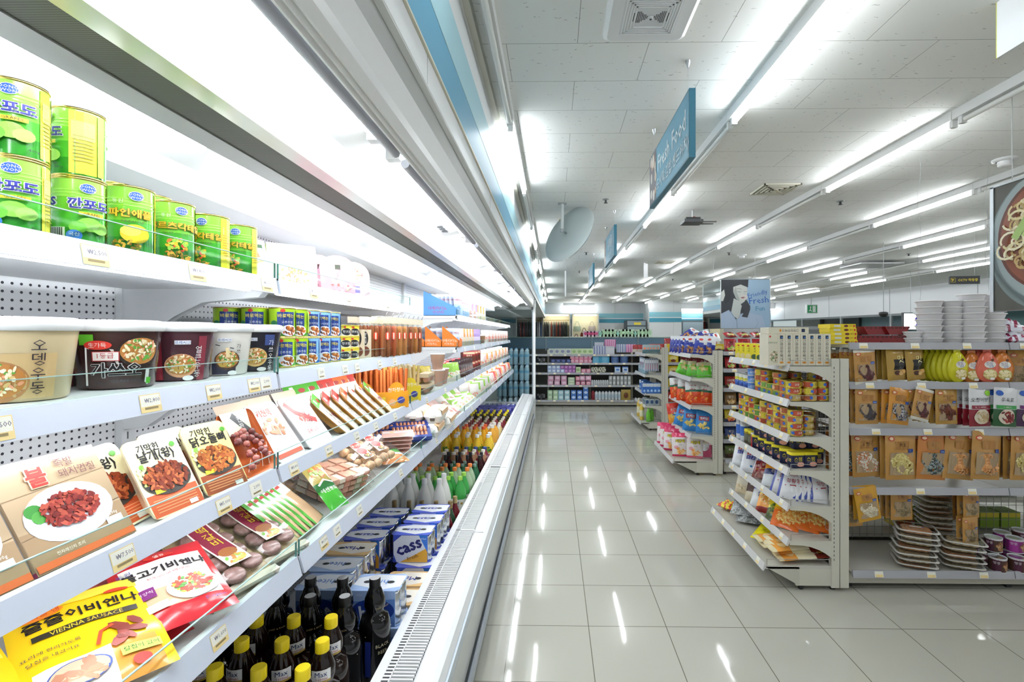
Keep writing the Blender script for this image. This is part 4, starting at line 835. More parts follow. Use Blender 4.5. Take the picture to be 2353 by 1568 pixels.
l = MB(); l.decal(frontS(-.036), [('r', 0, .115, .05, .13, '#f4ece0'), ('e', 0, .14, .024, .02, '#c8322a'), ('e', 0, .10, .024, .02, '#c8322a'), ('t', '동그랑', 0, .14, .015, '#f8f0e0'), ('e', .005, .066, .02, .014, '#5a3a2a'), ('b', .005, .066, .016, .011, VEG + ['#e8c08a'], 14, .004)])
proto('ball', 'fish_cake_bag', 'fish cakes', [('fish_cakes', b, []), ('bag', f, []), ('label', l, [])])
for k, (x, y, dz, rz, t) in enumerate(((-.75, 1.99, .06, 62, 62), (-.75, 2.15, .055, 62, 62), (-.86, 1.92, .03, 70, 78), (-.90, 1.90, .0, 76, 84))):
    put('ball', (x, y, zD + dz), 'clear bag of tan fish cakes with red label, ' + ('nearer upper one', 'farther upper one', 'under the upper ones', 'lowest at the back')[k], 'bags of fish cakes on the lowest shelf', R(rz), R(t), R(-5))
pillow('gmd', 'dumpling_bag', 'dumpling bag', .13, .17, .03, lambda a, b: '#3f9a30|.15' if b > .6 else ('#f0efe6|.15' if b > .4 else '#d98a4a|.15'), [('t', '만두', 0, .09, .02, 'ink'), ('b', 0, .035, .045, .022, ['#e8a05a', '#d8763a', '#f0c890'], 24, .007)], 13)
layD('gmd', -.75, 2.27, 'green and white pack with orange food picture past the fish cakes', dz=.02, t=80, rz=40); layD('gmd', -.85, 2.28, 'green topped pack behind the other green pack', dz=.03, t=76, rz=44)
tray('pinkh', 'ham_pack', 'sliced ham', .16, .12, .02, FILM, '#e9c4b8|.15', [('r', .0, .085, .15, .025, '#f0e6e2'), ('r', .0, .035, .15, .03, '#dfa898'), ('r', -.03, .085, .02, .012, '#e8c03a')], r=.01)
for k in range(5): put('pinkh', (-.80 - .005 * k, 2.44, zD + .022 + .021 * (4 - k)), 'flat pink ham pack, %s of the pile' % ('topmost', 'second', 'third', 'fourth', 'lowest')[k], 'pile of flat pink ham packs', R(20), R(84))
b = MB()
for j in range(2):
    for i in range(9):
        x, z = -.088 + .022 * i, .01 + j * .062; b.loft([[(x + r * math.cos(t), r * math.sin(t), zz) for t in [2 * PI * q / 8 for q in range(8)]] for r, zz in ((.002, z), (.0095, z + .006), (.0105, z + .03), (.0095, z + .052), (.002, z + .058))], '#b87858|.2')
f = MB().loft([rrect(.22, .15, .02, 2, .012, .065), rrect(.235, .16, .02, 2, .004, .065)], '#2c3c80|.2', True, (1, 1)); f.box((-.11, -.0, .12), (.11, .012, .15), '#24347a|.2').box((-.115, -.02, -.01), (.115, .0, .012), '#2c4490|.2')
proto('vnp', 'vienna_pack', 'sausage pack', [('sausages', b, []), ('wrapper', f, [])])
for k, (x, y, dz, rz) in enumerate(((-.76, 2.66, .045, 22), (-.80, 2.76, .05, 20), (-.90, 2.60, .03, 24), (-1.0, 2.56, .02, 28), (-.98, 2.66, .05, 10))):
    put('vnp', (x - .04, y - .0, zD + dz), 'navy wrapped pack of short brown sausages, ' + ('nearest the aisle edge', 'just behind the nearest', 'middle one', 'nearest the back panel', 'farther one at the back')[k], 'navy sausage packs on the lowest shelf', R(rz), R(68))
# ---- generic small goods for the far half of the case
def pouch(key, c1, c2, c3, w=.11, h=.15, txt='', tc='ink', d=.02, nm='pouch', cat='pouch', seed=1):
    pillow(key, nm, cat, w, h, d, lambda a, b: (c1 if b > .55 else c2) + FLM, ([('t', txt, 0, h * .72, h * .13, tc)] if txt else []) + [('b', 0, h * .3, w * .3, h * .14, c3, 18, w * .05)], seed, (6, 8))
pouch('pW', '#d9d4d0', '#cdc4bb', ['#c8502a', '#e8a060', '#7cbd45', '#d83a2a']); pouch('pG', '#8fbb52', '#d6d4c6', ['#4f9a32', '#d85a3a', '#e8c03a']); pouch('pP', '#e0bdb6', '#c88a80', ['#b04a40', '#e8b0a0', '#a83a34'])
pouch('pO', '#dc9450', '#d8c4a4', ['#e8762a', '#d85a2a', '#f0c890']); pouch('pD', '#3a2a2c', '#5a3a34', ['#c8a080', '#e8dcc8', '#8a3a30']); pouch('pR', '#c8323a', '#a82830', ['#e8a080', '#f0e0d0']); pouch('pV', '#a890c8', '#d4c8e0', ['#6a3a9a', '#9a70c0']); pouch('pB', '#cdd6e6', '#a9c2e4', ['#3a70c8', '#78a8e0'], .10, .17, '아메리카노', '#b02a40')
def fan(keys, x, y0, y1, z, n, lab, g, t=25, rz=62, dz=0):
    for k in range(n):
        y = y0 + (y1 - y0) * k / max(1, n - 1)
        put(keys[k % len(keys)], (x, y, z + dz), lab + ', %s from the near end' % ORD[k], g, R(rz), R(t))
# lowest shelf, beyond the egg cartons
fan(['pP', 'pP', 'pG', 'pP'], -.76, 3.30, 3.74, zD + .012, 6, 'small pack lying past the white egg cartons, front row', 'food packs lying past the egg cartons', 66, 60)
fan(['pO', 'pP', 'pP'], -.88, 3.20, 3.74, zD + .03, 6, 'small pack lying past the white egg cartons, back row', 'food packs lying past the egg cartons', 60, 60)
fan(['pG', 'pW', 'pG', 'pW'], -.755, 3.92, 4.50, zD + .012, 5, 'white and green salad pack, front row of the lowest shelf', 'salad packs on the lowest shelf', 62, 55); fan(['pW', 'pG'], -.88, 3.92, 4.5, zD + .03, 5, 'white and green salad pack, back row of the lowest shelf', 'salad packs on the lowest shelf', 55, 55)
fan(['pW', 'pG', 'pW'], -.76, 4.62, 5.5, zD + .005, 9, 'upright white kimchi pouch, front row of the lowest shelf', 'upright kimchi pouches on the lowest shelf', 12, 45); fan(['pW', 'pP', 'pG'], -.86, 4.62, 5.5, zD + .005, 9, 'upright white kimchi pouch, second row of the lowest shelf', 'upright kimchi pouches on the lowest shelf', 12, 45)
fan(['pO', 'pW', 'pP', 'pR'], -.76, 5.66, 8.2, zD + .005, 17, 'small bright pack far along the lowest shelf, front row', 'small packs far along the lowest shelf', 20, 55); fan(['pW', 'pO', 'pW'], -.87, 5.66, 8.2, zD + .005, 17, 'small pale pack far along the lowest shelf, second row', 'small packs far along the lowest shelf', 20, 55)
# third shelf, far half
fan(['pG', 'pG'], -.82, 3.80, 3.95, zC + .004, 2, 'clear and green vegetable bag on the third shelf', 'vegetable bags past the dessert cups', 20, 40)
fan(['pD'], -.82, 4.08, 4.60, zC + .004, 6, 'dark brown pouch on the third shelf', 'dark brown pouches on the third shelf', 14, 40); fan(['pR', 'pD'], -.92, 4.0, 4.62, zC + .004, 6, 'dark red pouch behind the brown ones on the third shelf', 'dark brown pouches on the third shelf', 10, 40)
bx('cocoa', 'drink_multipack', 'drink pack', .13, .10, .10, '#8c2a2c', [('r', 0, .03, .12, .05, '#5a3020'), ('r', 0, .085, .12, .02, '#d8b090'), ('t', '핫초코', 0, .06, .022, '#f0e0c8')], side=[('r', 0, .05, .09, .06, '#6a3028')])
for k in range(6): put('cocoa', (-.86, 4.84 + .17 * (k // 2), zC + .002 + .101 * (k % 2)), 'dark red boxed drink pack, %s stack, %s' % (ORD[k // 2], ('bottom', 'top')[k % 2]), 'dark red drink packs on the third shelf', R(25))
fan(['pW', 'pP', 'pO'], -.82, 5.4, 8.2, zC + .004, 20, 'small white or pink pot pack far along the third shelf', 'small packs far along the third shelf', 8, 45)
fan(['pW', 'pB'], -.92, 5.4, 8.2, zC + .004, 18, 'small pale pack behind, far along the third shelf', 'small packs far along the third shelf', 5, 45)
# second shelf, far half: slanted orange display boxes, purple ones, cups
def slant(key, c, txt, tc, w, h=.15, d=.15):
    # side profile slopes down toward the local +X side
    b = MB(); p = [(-w / 2, 0), (w / 2, 0), (w / 2, h * .32), (-w / 2, h)]
    b.prism(p, 0, .003, c); b.prism(p, d - .003, d, c); b.box((w / 2 - .003, 0, 0), (w / 2, d, h * .32), c); b.box((-w / 2, 0, 0), (w / 2, d, .003), c)
    b.decal(frontS(0), [('t', txt, -w * .08, h * .30, h * .17, tc), ('t', '카푸치노' if c != '#5a94dc' else '아이스티', -w * .06, h * .14, h * .13, tc)])
    proto(key, 'slanted_display_box', 'display box', [('box', b, [])])
slant('slo', '#e97a26', '아메리카노', '#f6e4d0', .135, .17, .14); slant('slb', '#5a94dc', '아메리카노', '#b82a48', .27, .20, .20); slant('slp', '#6a3aa8', '커피', '#e8e0f4', .10, .12, .1)
for k in range(3): put('slo', (-1.125 + .14 * k + .01, 3.845, zB + .001), 'slanted orange cardboard drink display, %s from the back panel' % ORD[k], 'slanted orange display boxes on the second shelf')
for k in range(9): put('pB', (-1.15 + .045 * k, 3.90, zB + .01), 'silver drink pouch standing in the orange display boxes, %s from the back panel' % ORD[k], 'drink pouches in the orange display boxes', R(65), R(8), scale=.85)
fan(['pW', 'pO'], -.82, 4.10, 4.62, zB + .004, 8, 'white drink pouch on the second shelf beyond the orange boxes', 'white drink pouches on the second shelf', 6, 40); fan(['pW'], -.92, 4.10, 4.62, zB + .004, 7, 'white drink pouch, second row beyond the orange boxes', 'white drink pouches on the second shelf', 6, 40)
fan(['pV'], -.82, 4.68, 5.02, zB + .004, 5, 'white and purple drink pouch on the second shelf', 'purple drink pouches on the second shelf', 5, 40); put('slp', (-.82, 4.64, zB), 'small purple display tray under the purple drink pouches', None, R(20), scale=.6)
cu = MB().lathe([(.028, 0), (.036, .085)], '#8a6a52|.25', 14, cap=(1, 0)); cu2 = MB().lathe([(.036, .085), (.038, .09), (.030, .098), (.0001, .098)], '#e6e2dc|.3', 14)
proto('cofc', 'coffee_cup', 'coffee cup', [('cup', cu, []), ('lid', cu2, [])])
for k in range(10): put('cofc', (-.83 - .09 * (k % 2), 5.15 + .09 * (k // 2), zB), 'brown coffee cup on the second shelf, %s along, %s' % (ORD[k // 2], ('front', 'back')[k % 2]), 'brown coffee cups on the second shelf', 0)
fan(['pW', 'pP'], -.83, 5.75, 8.2, zB + .004, 16, 'small white carton pack far along the second shelf', 'small packs far along the second shelf', 4, 45)
# top shelf, far half
put('slb', (-.92, 3.845, zA + .001), 'slanted light blue cardboard drink display on the top shelf')
for k in range(8): put('pB', (-1.03 + .035 * k, 3.93, zA + .01), 'silver blue drink pouch in the light blue display, %s from the back panel' % ORD[k], 'drink pouches in the light blue display box', R(60), R(6))
fan(['pB', 'pB'], -.83, 4.12, 4.45, zA + .004, 4, 'white and blue drink pouch on the top shelf', 'drink pouches on the top shelf', 5, 40); fan(['pP', 'pV'], -.83, 4.55, 4.9, zA + .004, 4, 'pink or purple drink pouch on the top shelf', 'drink pouches on the top shelf', 5, 40); fan(['pO', 'pW'], -.83, 4.98, 5.5, zA + .004, 6, 'orange and white drink pouch on the top shelf', 'drink pouches on the top shelf', 5, 40)
fan(['pW', 'pD'], -.95, 4.12, 5.5, zA + .004, 14, 'drink pouch in the second row of the top shelf', 'drink pouches on the top shelf', 5, 40)
# ---- bottles
def bottle(key, name, prof, col, capc, cr=.0155, ch=.02, lab=None, seg=18, decs=(), cat='bottle'):
    b = MB().lathe(prof, col, seg, cap=(1, 0)); z = prof[-1][1]
    c = MB().lathe([(cr, z - ch * .75), (cr, z + ch * .3), (cr * .9, z + ch * .4)], capc, 14).lathe([(cr * .9, z + ch * .4), (.0001, z + ch * .4)], '#b4b4b6|.3' if capc.startswith('#101012') else capc, 14)
    parts = [('bottle', b, []), ('cap', c, [])]
    if lab or decs:
        l = MB()
        if lab: l.lathe([(lab[0] + .0006, lab[1]), (lab[0] + .0006, lab[2])], lab[3], seg)
        if decs: l.decal(cylS(decs[0]), decs[1], .0010)
        parts.append(('label', l, []))
    proto(key, name, cat, parts)
PET = [(.045, 0), (.052, .012), (.053, .05), (.053, .17), (.052, .195), (.044, .225), (.030, .235), (.031, .245), (.036, .262), (.034, .285), (.022, .315), (.014, .33), (.0135, .342)]
bottle('maxb', 'beer_bottle', PET, '#190b06|.06', '#f0d41a|.3', .019, .026, None, 24, (.036, [('r', 0, .272, .05, .034, '#f0f0f0', 2), ('r', 0, .257, .05, .006, '#b99a4a'), ('t', 'Max', 0, .278, .019, '#1d2c6c'), ('t', '1600ml', .002, .265, .010, '#b8322a')]))
bottle('stout', 'beer_bottle', PET, '#08080a|.06', '#101012|.35', .019, .026, None, 24, (.0535, [('s', [(-.06, .175), (.06, .175)], .003, '#d9cda8'), ('t', 'BLACK', 0, .14, .016, '#c9c0a0'), ('t', 'BEER', 0, .118, .016, '#c9c0a0'), ('t', 'DEEP & RICH', 0, .27, .008, '#a8986a'), ('r', -.05, .1, .02, .12, '#1c2c70', 1)]))
zW = .30; gbt = 'large dark beer bottles at the near end of the deck'
SY = [('front', 1.215), ('second', 1.325), ('third', 1.435)]
for r_, (w_, y) in enumerate(SY):
    for c_ in range(4): put('maxb', (-.655 + .012 * (r_ % 2) - .114 * c_ - .015 * r_ + .01, y, zW), 'dark beer bottle with yellow cap, %s row, %s from the air grille' % (w_, ORD[c_]), gbt, R(rnd.uniform(-20, 60)))
for r_, y in enumerate((1.548, 1.665)):
    for c_ in range(4): put('stout', (-.628 - .055 * (1 - r_) - .114 * c_, y, zW), 'black beer bottle with black cap, %s row, %s from the air grille' % (('nearer', 'farther')[r_], ORD[c_]), gbt, R(rnd.uniform(0, 50)))
# six-can packs
def sixpack(key, base, c2, txt, tc, front=(), cnc='#c4c8cc|.2|1'):
    W_, D_, H_ = .186, .125, .128
    s_ = MB().box((-W_ / 2 + .012, 0, 0), (W_ / 2 - .012, .003, H_), base).box((-W_ / 2 + .012, D_ - .003, 0), (W_ / 2 - .012, D_, H_), base)
    pts = [(-W_ / 2, .012), (-W_ / 2 + .012, 0), (W_ / 2 - .012, 0), (W_ / 2, .012), (W_ / 2 + .002, .04), (W_ / 2 - .016, .0625), (W_ / 2 + .002, .085), (W_ / 2, D_ - .012), (W_ / 2 - .012, D_), (-W_ / 2 + .012, D_), (-W_ / 2, D_ - .012), (-W_ / 2 - .002, .085), (-W_ / 2 + .016, .0625), (-W_ / 2 - .002, .04)]
    s_.prism(pts, H_, H_ + .002, base, 'z'); s_.prism(pts, 0, .002, base, 'z')
    s_.decal(topS(H_ + .002, 0, D_ / 2), [('p', [(-.09, -.02), (.02, -.055), (.09, -.03), (.09, .05), (-.02, .055), (-.09, .03)], c2)] + otext(txt, 0, .0, .045, tc, None, .02, PI) + [('e', -.045, .0, .014, .010, '#202428'), ('e', .045, .0, .014, .010, '#202428')])
    s_.decal(frontS(0), front)
    k_ = MB(); C_ = []
    for i in range(3):
        for j in range(2):
            q = MB().lathe([(.026, .001), (.031, .008), (.031, .112), (.026, .124), (.0001, .122)], cnc, 16, (-.062 + .062 * i, .031 + .0625 * j)); x0_ = -.062 + .062 * i
            q.decal(lambda u, v, o, x0_=x0_, j=j: (x0_ + (.031 + o) * math.cos(u / .031), .031 + .0625 * j + (.031 + o) * math.sin(u / .031), v), [('t', txt[:1], 0, .075, .05, tc, R(10))])
            C_.append(('can', q, []))
    proto(key, 'beer_can_pack', 'beer pack', [('carton_sleeve', s_, [])] + C_)
sixpack('hite', '#a9c2ec|.25', '#eef2fa', 'hite', '#7a9cd8', [('r', 0, .064, .16, .126, '#5f88cf'), ('p', [(-.08, .128), (-.08, .09), (.08, .10), (.08, .128)], '#9db8e6'), ('e', 0, .058, .078, .042, '#1f3c92')] + otext('hite', 0, .055, .07, '#eef2fa', None, .035, R(8)) + [('t', '355ml', -.05, .115, .010, '#e8eef8')])
sixpack('cass', '#5566cc|.25', '#f0f2f8', 'cass', '#2a3ab0', [('r', 0, .064, .16, .126, '#e2e8f6'), ('p', [(-.08, .128), (-.08, .095), (-.04, .128)], '#3a50c0'), ('p', [(-.08, .0), (-.08, .04), (-.065, .0)], '#3a50c0'), ('p', [(-.05, .002), (.08, .002), (.08, .07), (.02, .036)], '#e0a83a'), ('p', [(.04, .128), (.08, .128), (.08, .05)], '#2a70d0')] + otext('cass', -.006, .070, .078, '#1d2470', None, .045, R(22)) + [('t', 'Fresh', .01, .026, .024, '#5a3a20', R(20)), ('t', '355ml', .062, .112, .010, '#f0f4fa')])
sixpack('maxp', '#f0c88c|.25', '#f8f0e2', 'Max', '#3a4a9a', [('r', 0, .064, .16, .126, '#f0d8b0')] + otext('Max', 0, .06, .05, '#2a3a90', None, .03))
gp = 'six-can beer packs stacked on the deck'
XR, XL = -.665, -.872
up = [('hite', XR, 1.745), ('hite', XL, 1.745), ('hite', XL - .02, 1.885), ('maxp', XL - .02, 2.03), ('cass', XL - .01, 2.175), ('cass', XL - .01, 2.32), ('cass', XR - .01, 2.235), ('cass', XR, 2.375), ('cass', XR + .0, 2.515), ('cass', XL, 2.46)]
nm = {'hite': 'pale blue', 'cass': 'blue and gold', 'maxp': 'orange and white'}
ul = ['nearest the grille, right behind the black bottles', 'behind the black bottles, away from the grille', 'second in the inner column', 'third in the inner column', 'fourth in the inner column', 'fifth in the inner column', 'facing the camera with large slanted lettering', 'first behind the one with large slanted lettering', 'second behind the one with large slanted lettering', 'last in the inner column']
for (k_, x, y), l_ in zip(up, ul): put(k_, (x, y, .432), '%s beer can pack, upper layer, %s' % (nm[k_], l_), gp)
lo = [('hite', XR + .012, 1.735), ('maxp', XR + .022, 1.885), ('maxp', XR + .022, 2.03), ('cass', XR + .022, 2.19), ('cass', XR + .02, 2.33), ('cass', XR + .02, 2.47), ('hite', XL - .0, 1.74), ('hite', XL, 1.88), ('maxp', XL, 2.03), ('cass', XL, 2.175), ('cass', XL, 2.32), ('cass', XL, 2.46)]
for i, (k_, x, y) in enumerate(lo): put(k_, (x, y, zW), '%s beer can pack, bottom layer, %s in the %s column' % (nm[k_], ORD[i % 6], 'grille side' if i < 6 else 'inner'), gp)
# rows of bottles beyond the beer packs
def rows(key, ys, xs, lab, g, z=zW, jit=.004):
    for j, y in enumerate(ys):
        for i, x in enumerate(xs):
            put(key, (x - (.0 if j % 2 == 0 else .0) + rnd.uniform(-jit, jit), y + rnd.uniform(-jit, jit), z), '%s, %s row, %s from the grille' % (lab, ORD[j], ORD[i]), g, R(rnd.uniform(-20, 60)))
def xs(x0, n, st): return [x0 - .012 - st * i for i in range(n)]
WINE = [(.028, 0), (.034, .006), (.0345, .11), (.032, .13), (.018, .165), (.0125, .185), (.012, .218)]
bottle('wine', 'wine_bottle', WINE, '#2c4a30|.08', '#9a8356|.3|.5', .0135, .034, (.0345, .02, .085, '#5a2c2a'))
rows('wine', (2.78,), xs(-.59, 5, .083), 'dark green bottle with bronze cap behind the beer packs', 'small bottles with bronze caps')
bottle('wineR', 'wine_bottle', WINE, '#6a1c22|.08', '#b09a6a|.3|.5', .0135, .034, (.0345, .02, .085, '#d8c8b0'))
rows('wineR', (2.68, 2.86), xs(-.585, 1, .08), 'dark red bottle with bronze cap by the grille', 'small red bottles with bronze caps')
MAK = [(.043, 0), (.0475, .01), (.048, .13), (.0455, .17), (.034, .222), (.019, .265), (.0145, .285), (.0145, .30)]
bottle('milky', 'rice_wine_bottle', MAK, '#eeeeea|.15', '#f4f4f4|.3', .0165, .026)
rows('milky', (2.95, 3.055), xs(-.695, 4, .098), 'milky white rice wine bottle', 'milky white rice wine bottles')
MKG = [(.034, 0), (.040, .01), (.0405, .14), (.0385, .168), (.025, .21), (.014, .235), (.0135, .258)]
bottle('grnb', 'rice_wine_bottle', MKG, '#3fa04a|.1', '#9ccf52|.3', .016, .02, (.0405, .025, .125, '#eef0e8'), 18, (.0412, [('v', '생탁', .0, .10, .026, 'ink'), ('e', .028, .10, .008, .008, '#b99a4a'), ('r', 0, .035, .22, .012, '#c9dc4a')]))
rows('grnb', (3.15, 3.24), xs(-.605, 5, .084), 'green rice wine bottle with lime cap', 'green bottles with lime caps')
bottle('orgb', 'liquor_bottle', MKG, '#a9c2a0|.1', '#e8803a|.3', .016, .02, (.0405, .03, .11, '#e8e6d8'))
rows('orgb', (3.36, 3.46), xs(-.595, 5, .092), 'pale green bottle with orange cap', 'pale bottles with orange caps')
bottle('soju', 'soju_bottle', WINE, '#2c6a48|.08', '#7f9a90|.3|.6', .0135, .016, (.0345, .03, .095, '#3c8a50'))
rows('soju', (3.60, 3.68), xs(-.59, 5, .085), 'green soju bottle with silver cap', 'green soju bottles')
bottle('drk', 'wine_bottle', WINE, '#3a1418|.08', '#26262a|.3', .0135, .03, (.0345, .03, .095, '#8a2a34'))
rows('drk', (3.84, 3.94), xs(-.59, 4, .09), 'dark red fruit wine bottle with black cap', 'dark red fruit wine bottles')
bx('amber', 'drink_crate', 'drink pack', .12, .12, .10, '#d9a45a|.2', [('r', 0, .05, .1, .05, '#e8c88a')])
put('amber', (-.98, 3.86, zW), 'amber drink pack beside the fruit wine bottles')
TEA = [(.028, 0), (.033, .008), (.0335, .12), (.030, .145), (.018, .17), (.0155, .195)]
bottle('tea', 'tea_bottle', TEA, '#b98a6a|.12', '#ece6da|.3', .018, .018, (.0335, .03, .13, '#9a3a3a'))
rows('tea', (4.05, 4.14), xs(-.60, 5, .08), 'small brown tea bottle with cream cap', 'small brown tea bottles')
bottle('blu', 'drink_bottle', TEA, '#8a3a50|.12', '#2a4a9a|.3', .018, .018, (.0335, .03, .13, '#d8b0b8'))
rows('blu', (4.24,), xs(-.60, 4, .085), 'pink drink bottle with blue cap', 'pink drink bottles with blue caps')
PIN = [(.036, 0), (.042, .01), (.0425, .08), (.040, .1), (.0425, .12), (.042, .17), (.026, .225), (.017, .245), (.0165, .27)]
bottle('pinej', 'juice_bottle', PIN, '#f0c83a|.12', '#f2f2ee|.3', .019, .024, (.0425, .03, .12, '#eceadd'), 18, (.0432, [('e', 0, .09, .026, .018, '#c82a30'), ('t', '델몬트', 0, .09, .014, '#f4f0ea'), ('b', 0, .15, .03, .02, ['#4f9a32', '#2f7a28', '#8ac04a'], 16, .01), ('r', 0, .045, .2, .03, '#c9dc4a')]))
rows('pinej', (4.40, 4.50), xs(-.595, 5, .098), 'yellow pineapple juice bottle with white cap', 'yellow pineapple juice bottles')
bottle('orj', 'juice_bottle', PIN, '#f4b82a|.12', '#e8602a|.3', .019, .024)
rows('orj', (4.78, 4.90), xs(-.69, 5, .098), 'yellow orange juice bottle with orange cap', 'orange juice bottles with orange caps')
bottle('ambj', 'juice_bottle', [(.045, 0), (.052, .01), (.052, .2), (.045, .235), (.02, .27), (.02, .29)], '#e8a83a|.12', '#f0efe8|.3', .022, .024, (.052, .06, .13, '#d8c8b0'))
rows('ambj', (4.75, 4.90), xs(-.60, 1, .1), 'large amber juice bottle with white cap by the grille', 'large amber juice bottles')
bottle('whj', 'yoghurt_bottle', TEA, '#f2dc9a|.15', '#f4f2ee|.3', .018, .02, (.0335, .03, .12, '#f0ead0'))
rows('whj', (5.15, 5.27, 5.39), xs(-.60, 5, .095), 'pale yellow yoghurt drink bottle with white cap', 'pale yoghurt drink bottles')
bottle('redj', 'juice_bottle', TEA, '#8a2a34|.15', '#e8dcc8|.3', .018, .02, (.0335, .03, .12, '#c8a090'))
rows('redj', (5.55, 5.68, 5.8), xs(-.60, 5, .095), 'small red juice bottle with cream cap', 'small red juice bottles')
bottle('ylc', 'vitamin_bottle', TEA, '#3a2c1c|.15', '#f0dc1e|.3', .018, .024, (.0335, .03, .11, '#e8d04a'))
rows('ylc', (6.0, 6.15, 6.3), xs(-.60, 6, .085), 'dark vitamin drink bottle with yellow cap', 'dark bottles with yellow caps')
bx('milk', 'milk_carton', 'milk carton', .07, .07, .19, '#4a4aa8|.3', [('r', 0, .08, .05, .06, '#c8c8e8'), ('r', 0, .17, .066, .03, '#8a8ad0')])
rows('milk', (6.55, 6.66, 6.77), xs(-.60, 6, .08), 'purple blue milk carton', 'purple blue milk cartons')
can('tall', 'drink_can', 'drink can', .03, .16, ['#c83a3a', '#e8e8ec', '#e8e8ec', '#3a5ab0'], [], '#c4c8cc|.2|1', 12, False)
rows('tall', (7.0, 7.1, 7.2), xs(-.59, 7, .068), 'red white and blue tall drink can', 'tall drink cans near the end of the deck')
# shrink-wrapped water bottles past the end glass
WB = [(.04, 0), (.045, .01), (.044, .1), (.045, .2), (.03, .27), (.015, .29), (.015, .30)]
b_ = MB()
for i in range(2):
    for j in range(3): b_.lathe(WB, '#f4f8fa|.12', 10, (-.048 + .096 * i, .05 + .096 * j), (1, 0)); b_.lathe([(.0455, .14), (.0455, .19)], '#b4d8ea|.3', 10, (-.048 + .096 * i, .05 + .096 * j)); b_.lathe([(.017, .28), (.017, .302), (.0001, .302)], '#8ab8e0', 8, (-.048 + .096 * i, .05 + .096 * j))
wr = MB().box((-.098, 0, .002), (.098, .295, .25), 'clear|#eaf4f8|.3')
proto('water', 'water_bottle_pack', 'water pack', [('bottles', b_, []), ('shrink_wrap', wr, [])])
for l_ in range(4):
    for c_ in range(3): put('water', (-.56 - .21 * c_, 9.0, .02 + .305 * l_), 'shrink-wrapped pack of clear water bottles, %s layer, %s from the aisle' % (ORD[l_], ORD[c_]), 'stack of water packs past the case end')
# ================================================================== NEAREST END UNIT GOODS
XE, YE = 1.375, 2.82
# shelf 1: boxes
bx('doen', 'stew_box', 'stew box', .043, .14, .188, '#dcd6c2', [('r', 0, .168, .018, .020, '#1c2c4c'), ('r', .003, .166, .008, .008, '#4a8ac8'), ('v', '간편된장찌개', 0, .146, .0215, 'ink'), ('e', 0, .018, .012, .006, '#e0902a')], left=[('r', 0, .13, .12, .1, '#e4e0d0')])
for k in range(7): put('doen', (1.617 - .0445 * k, 2.845, Z1[0]), 'beige stew box standing spine out on the top shelf, %s from the upright' % ORD[k], 'beige stew boxes on the end unit top shelf')
bx('doenF', 'stew_box', 'stew box', .062, .12, .188, '#dcd6c2', [('t', '간편버섯전골', 0, .135, .012, '#4a6a3a'), ('e', -.02, .172, .006, .006, '#c8322a'), ('e', .01, .05, .03, .035, '#c8c0a8'), ('b', .005, .055, .026, .03, ['#b8a88a', '#5a8a4a', '#e8e0cc', '#8a6a4a'], 40, .008)])
put('doenF', (1.302 + .003, 2.85, Z1[0]), 'beige stew box facing forward with vegetable picture', None)
bx('doenL', 'stew_box', 'stew box', .235, .12, .038, '#dcd6c2', [('t', '간편된장찌개', .01, .019, .018, 'ink', PI), ('r', .085, .019, .02, .02, '#1c2c4c'), ('e', -.05, .019, .006, .009, '#e0902a')], top=[('t', '된장찌개', 0, 0, .03, '#8a8470')])
put('doenL', (1.40, 2.86, Z1[0] + .189), 'beige stew box lying on top of the standing ones')
bx('buk', 'soup_box', 'soup box', .05, .10, .118, '#ecdc2c', [('v', '북어국', .004, .098, .018, 'ink'), ('e', -.0, .10, .008, .006, '#c8322a'), ('e', 0, .025, .02, .018, '#e8d8a0')], left=[('v', '북어국', 0, .1, .02, 'ink'), ('e', 0, .03, .025, .02, '#e8d8a0')])
bx('miy', 'soup_box', 'soup box', .05, .10, .118, '#ecdc2c', [('v', '미역국', .004, .098, .018, 'ink'), ('e', -.0, .10, .008, .006, '#c8322a'), ('e', 0, .025, .02, .018, '#3a5a3a')], left=[('v', '미역국', 0, .1, .02, 'ink')])
def yd(y): return xat(0, 1) * 0 + y
for k, (key, px) in enumerate((('buk', 1697), ('buk', 1707), ('buk', 1719), ('miy', 1733), ('miy', 1745))):
    put(key, (1.40 + .03, yat(px, 1.43), Z1[0]), 'yellow dried soup box on the top shelf, %s from the far end' % ORD[k], 'yellow soup boxes on the end unit top shelf', R(-38), scale=1)
pillow('yj', 'soup_pouch', 'soup pouch', .085, .185, .03, lambda a, b: '#f0dc1c|.15' if b > .5 else '#e8d4a0|.15', otext('육개장', 0, .14, .022, '#c82a20', '#f8f0c0') + [('e', 0, .05, .036, .038, '#e8e4dc'), ('b', 0, .05, .03, .03, ['#8a2a1a', '#b04a2a', '#5a3a20', '#c8a080'], 50, .008)], 31)
put('yj', (1.43, 2.99, Z1[0]), 'yellow soup pouch with meat picture, nearer of the pair', 'yellow soup pouches', R(-14)); put('yj', (1.425, 3.10, Z1[0]), 'yellow soup pouch with meat picture, farther of the pair', 'yellow soup pouches', R(-20))
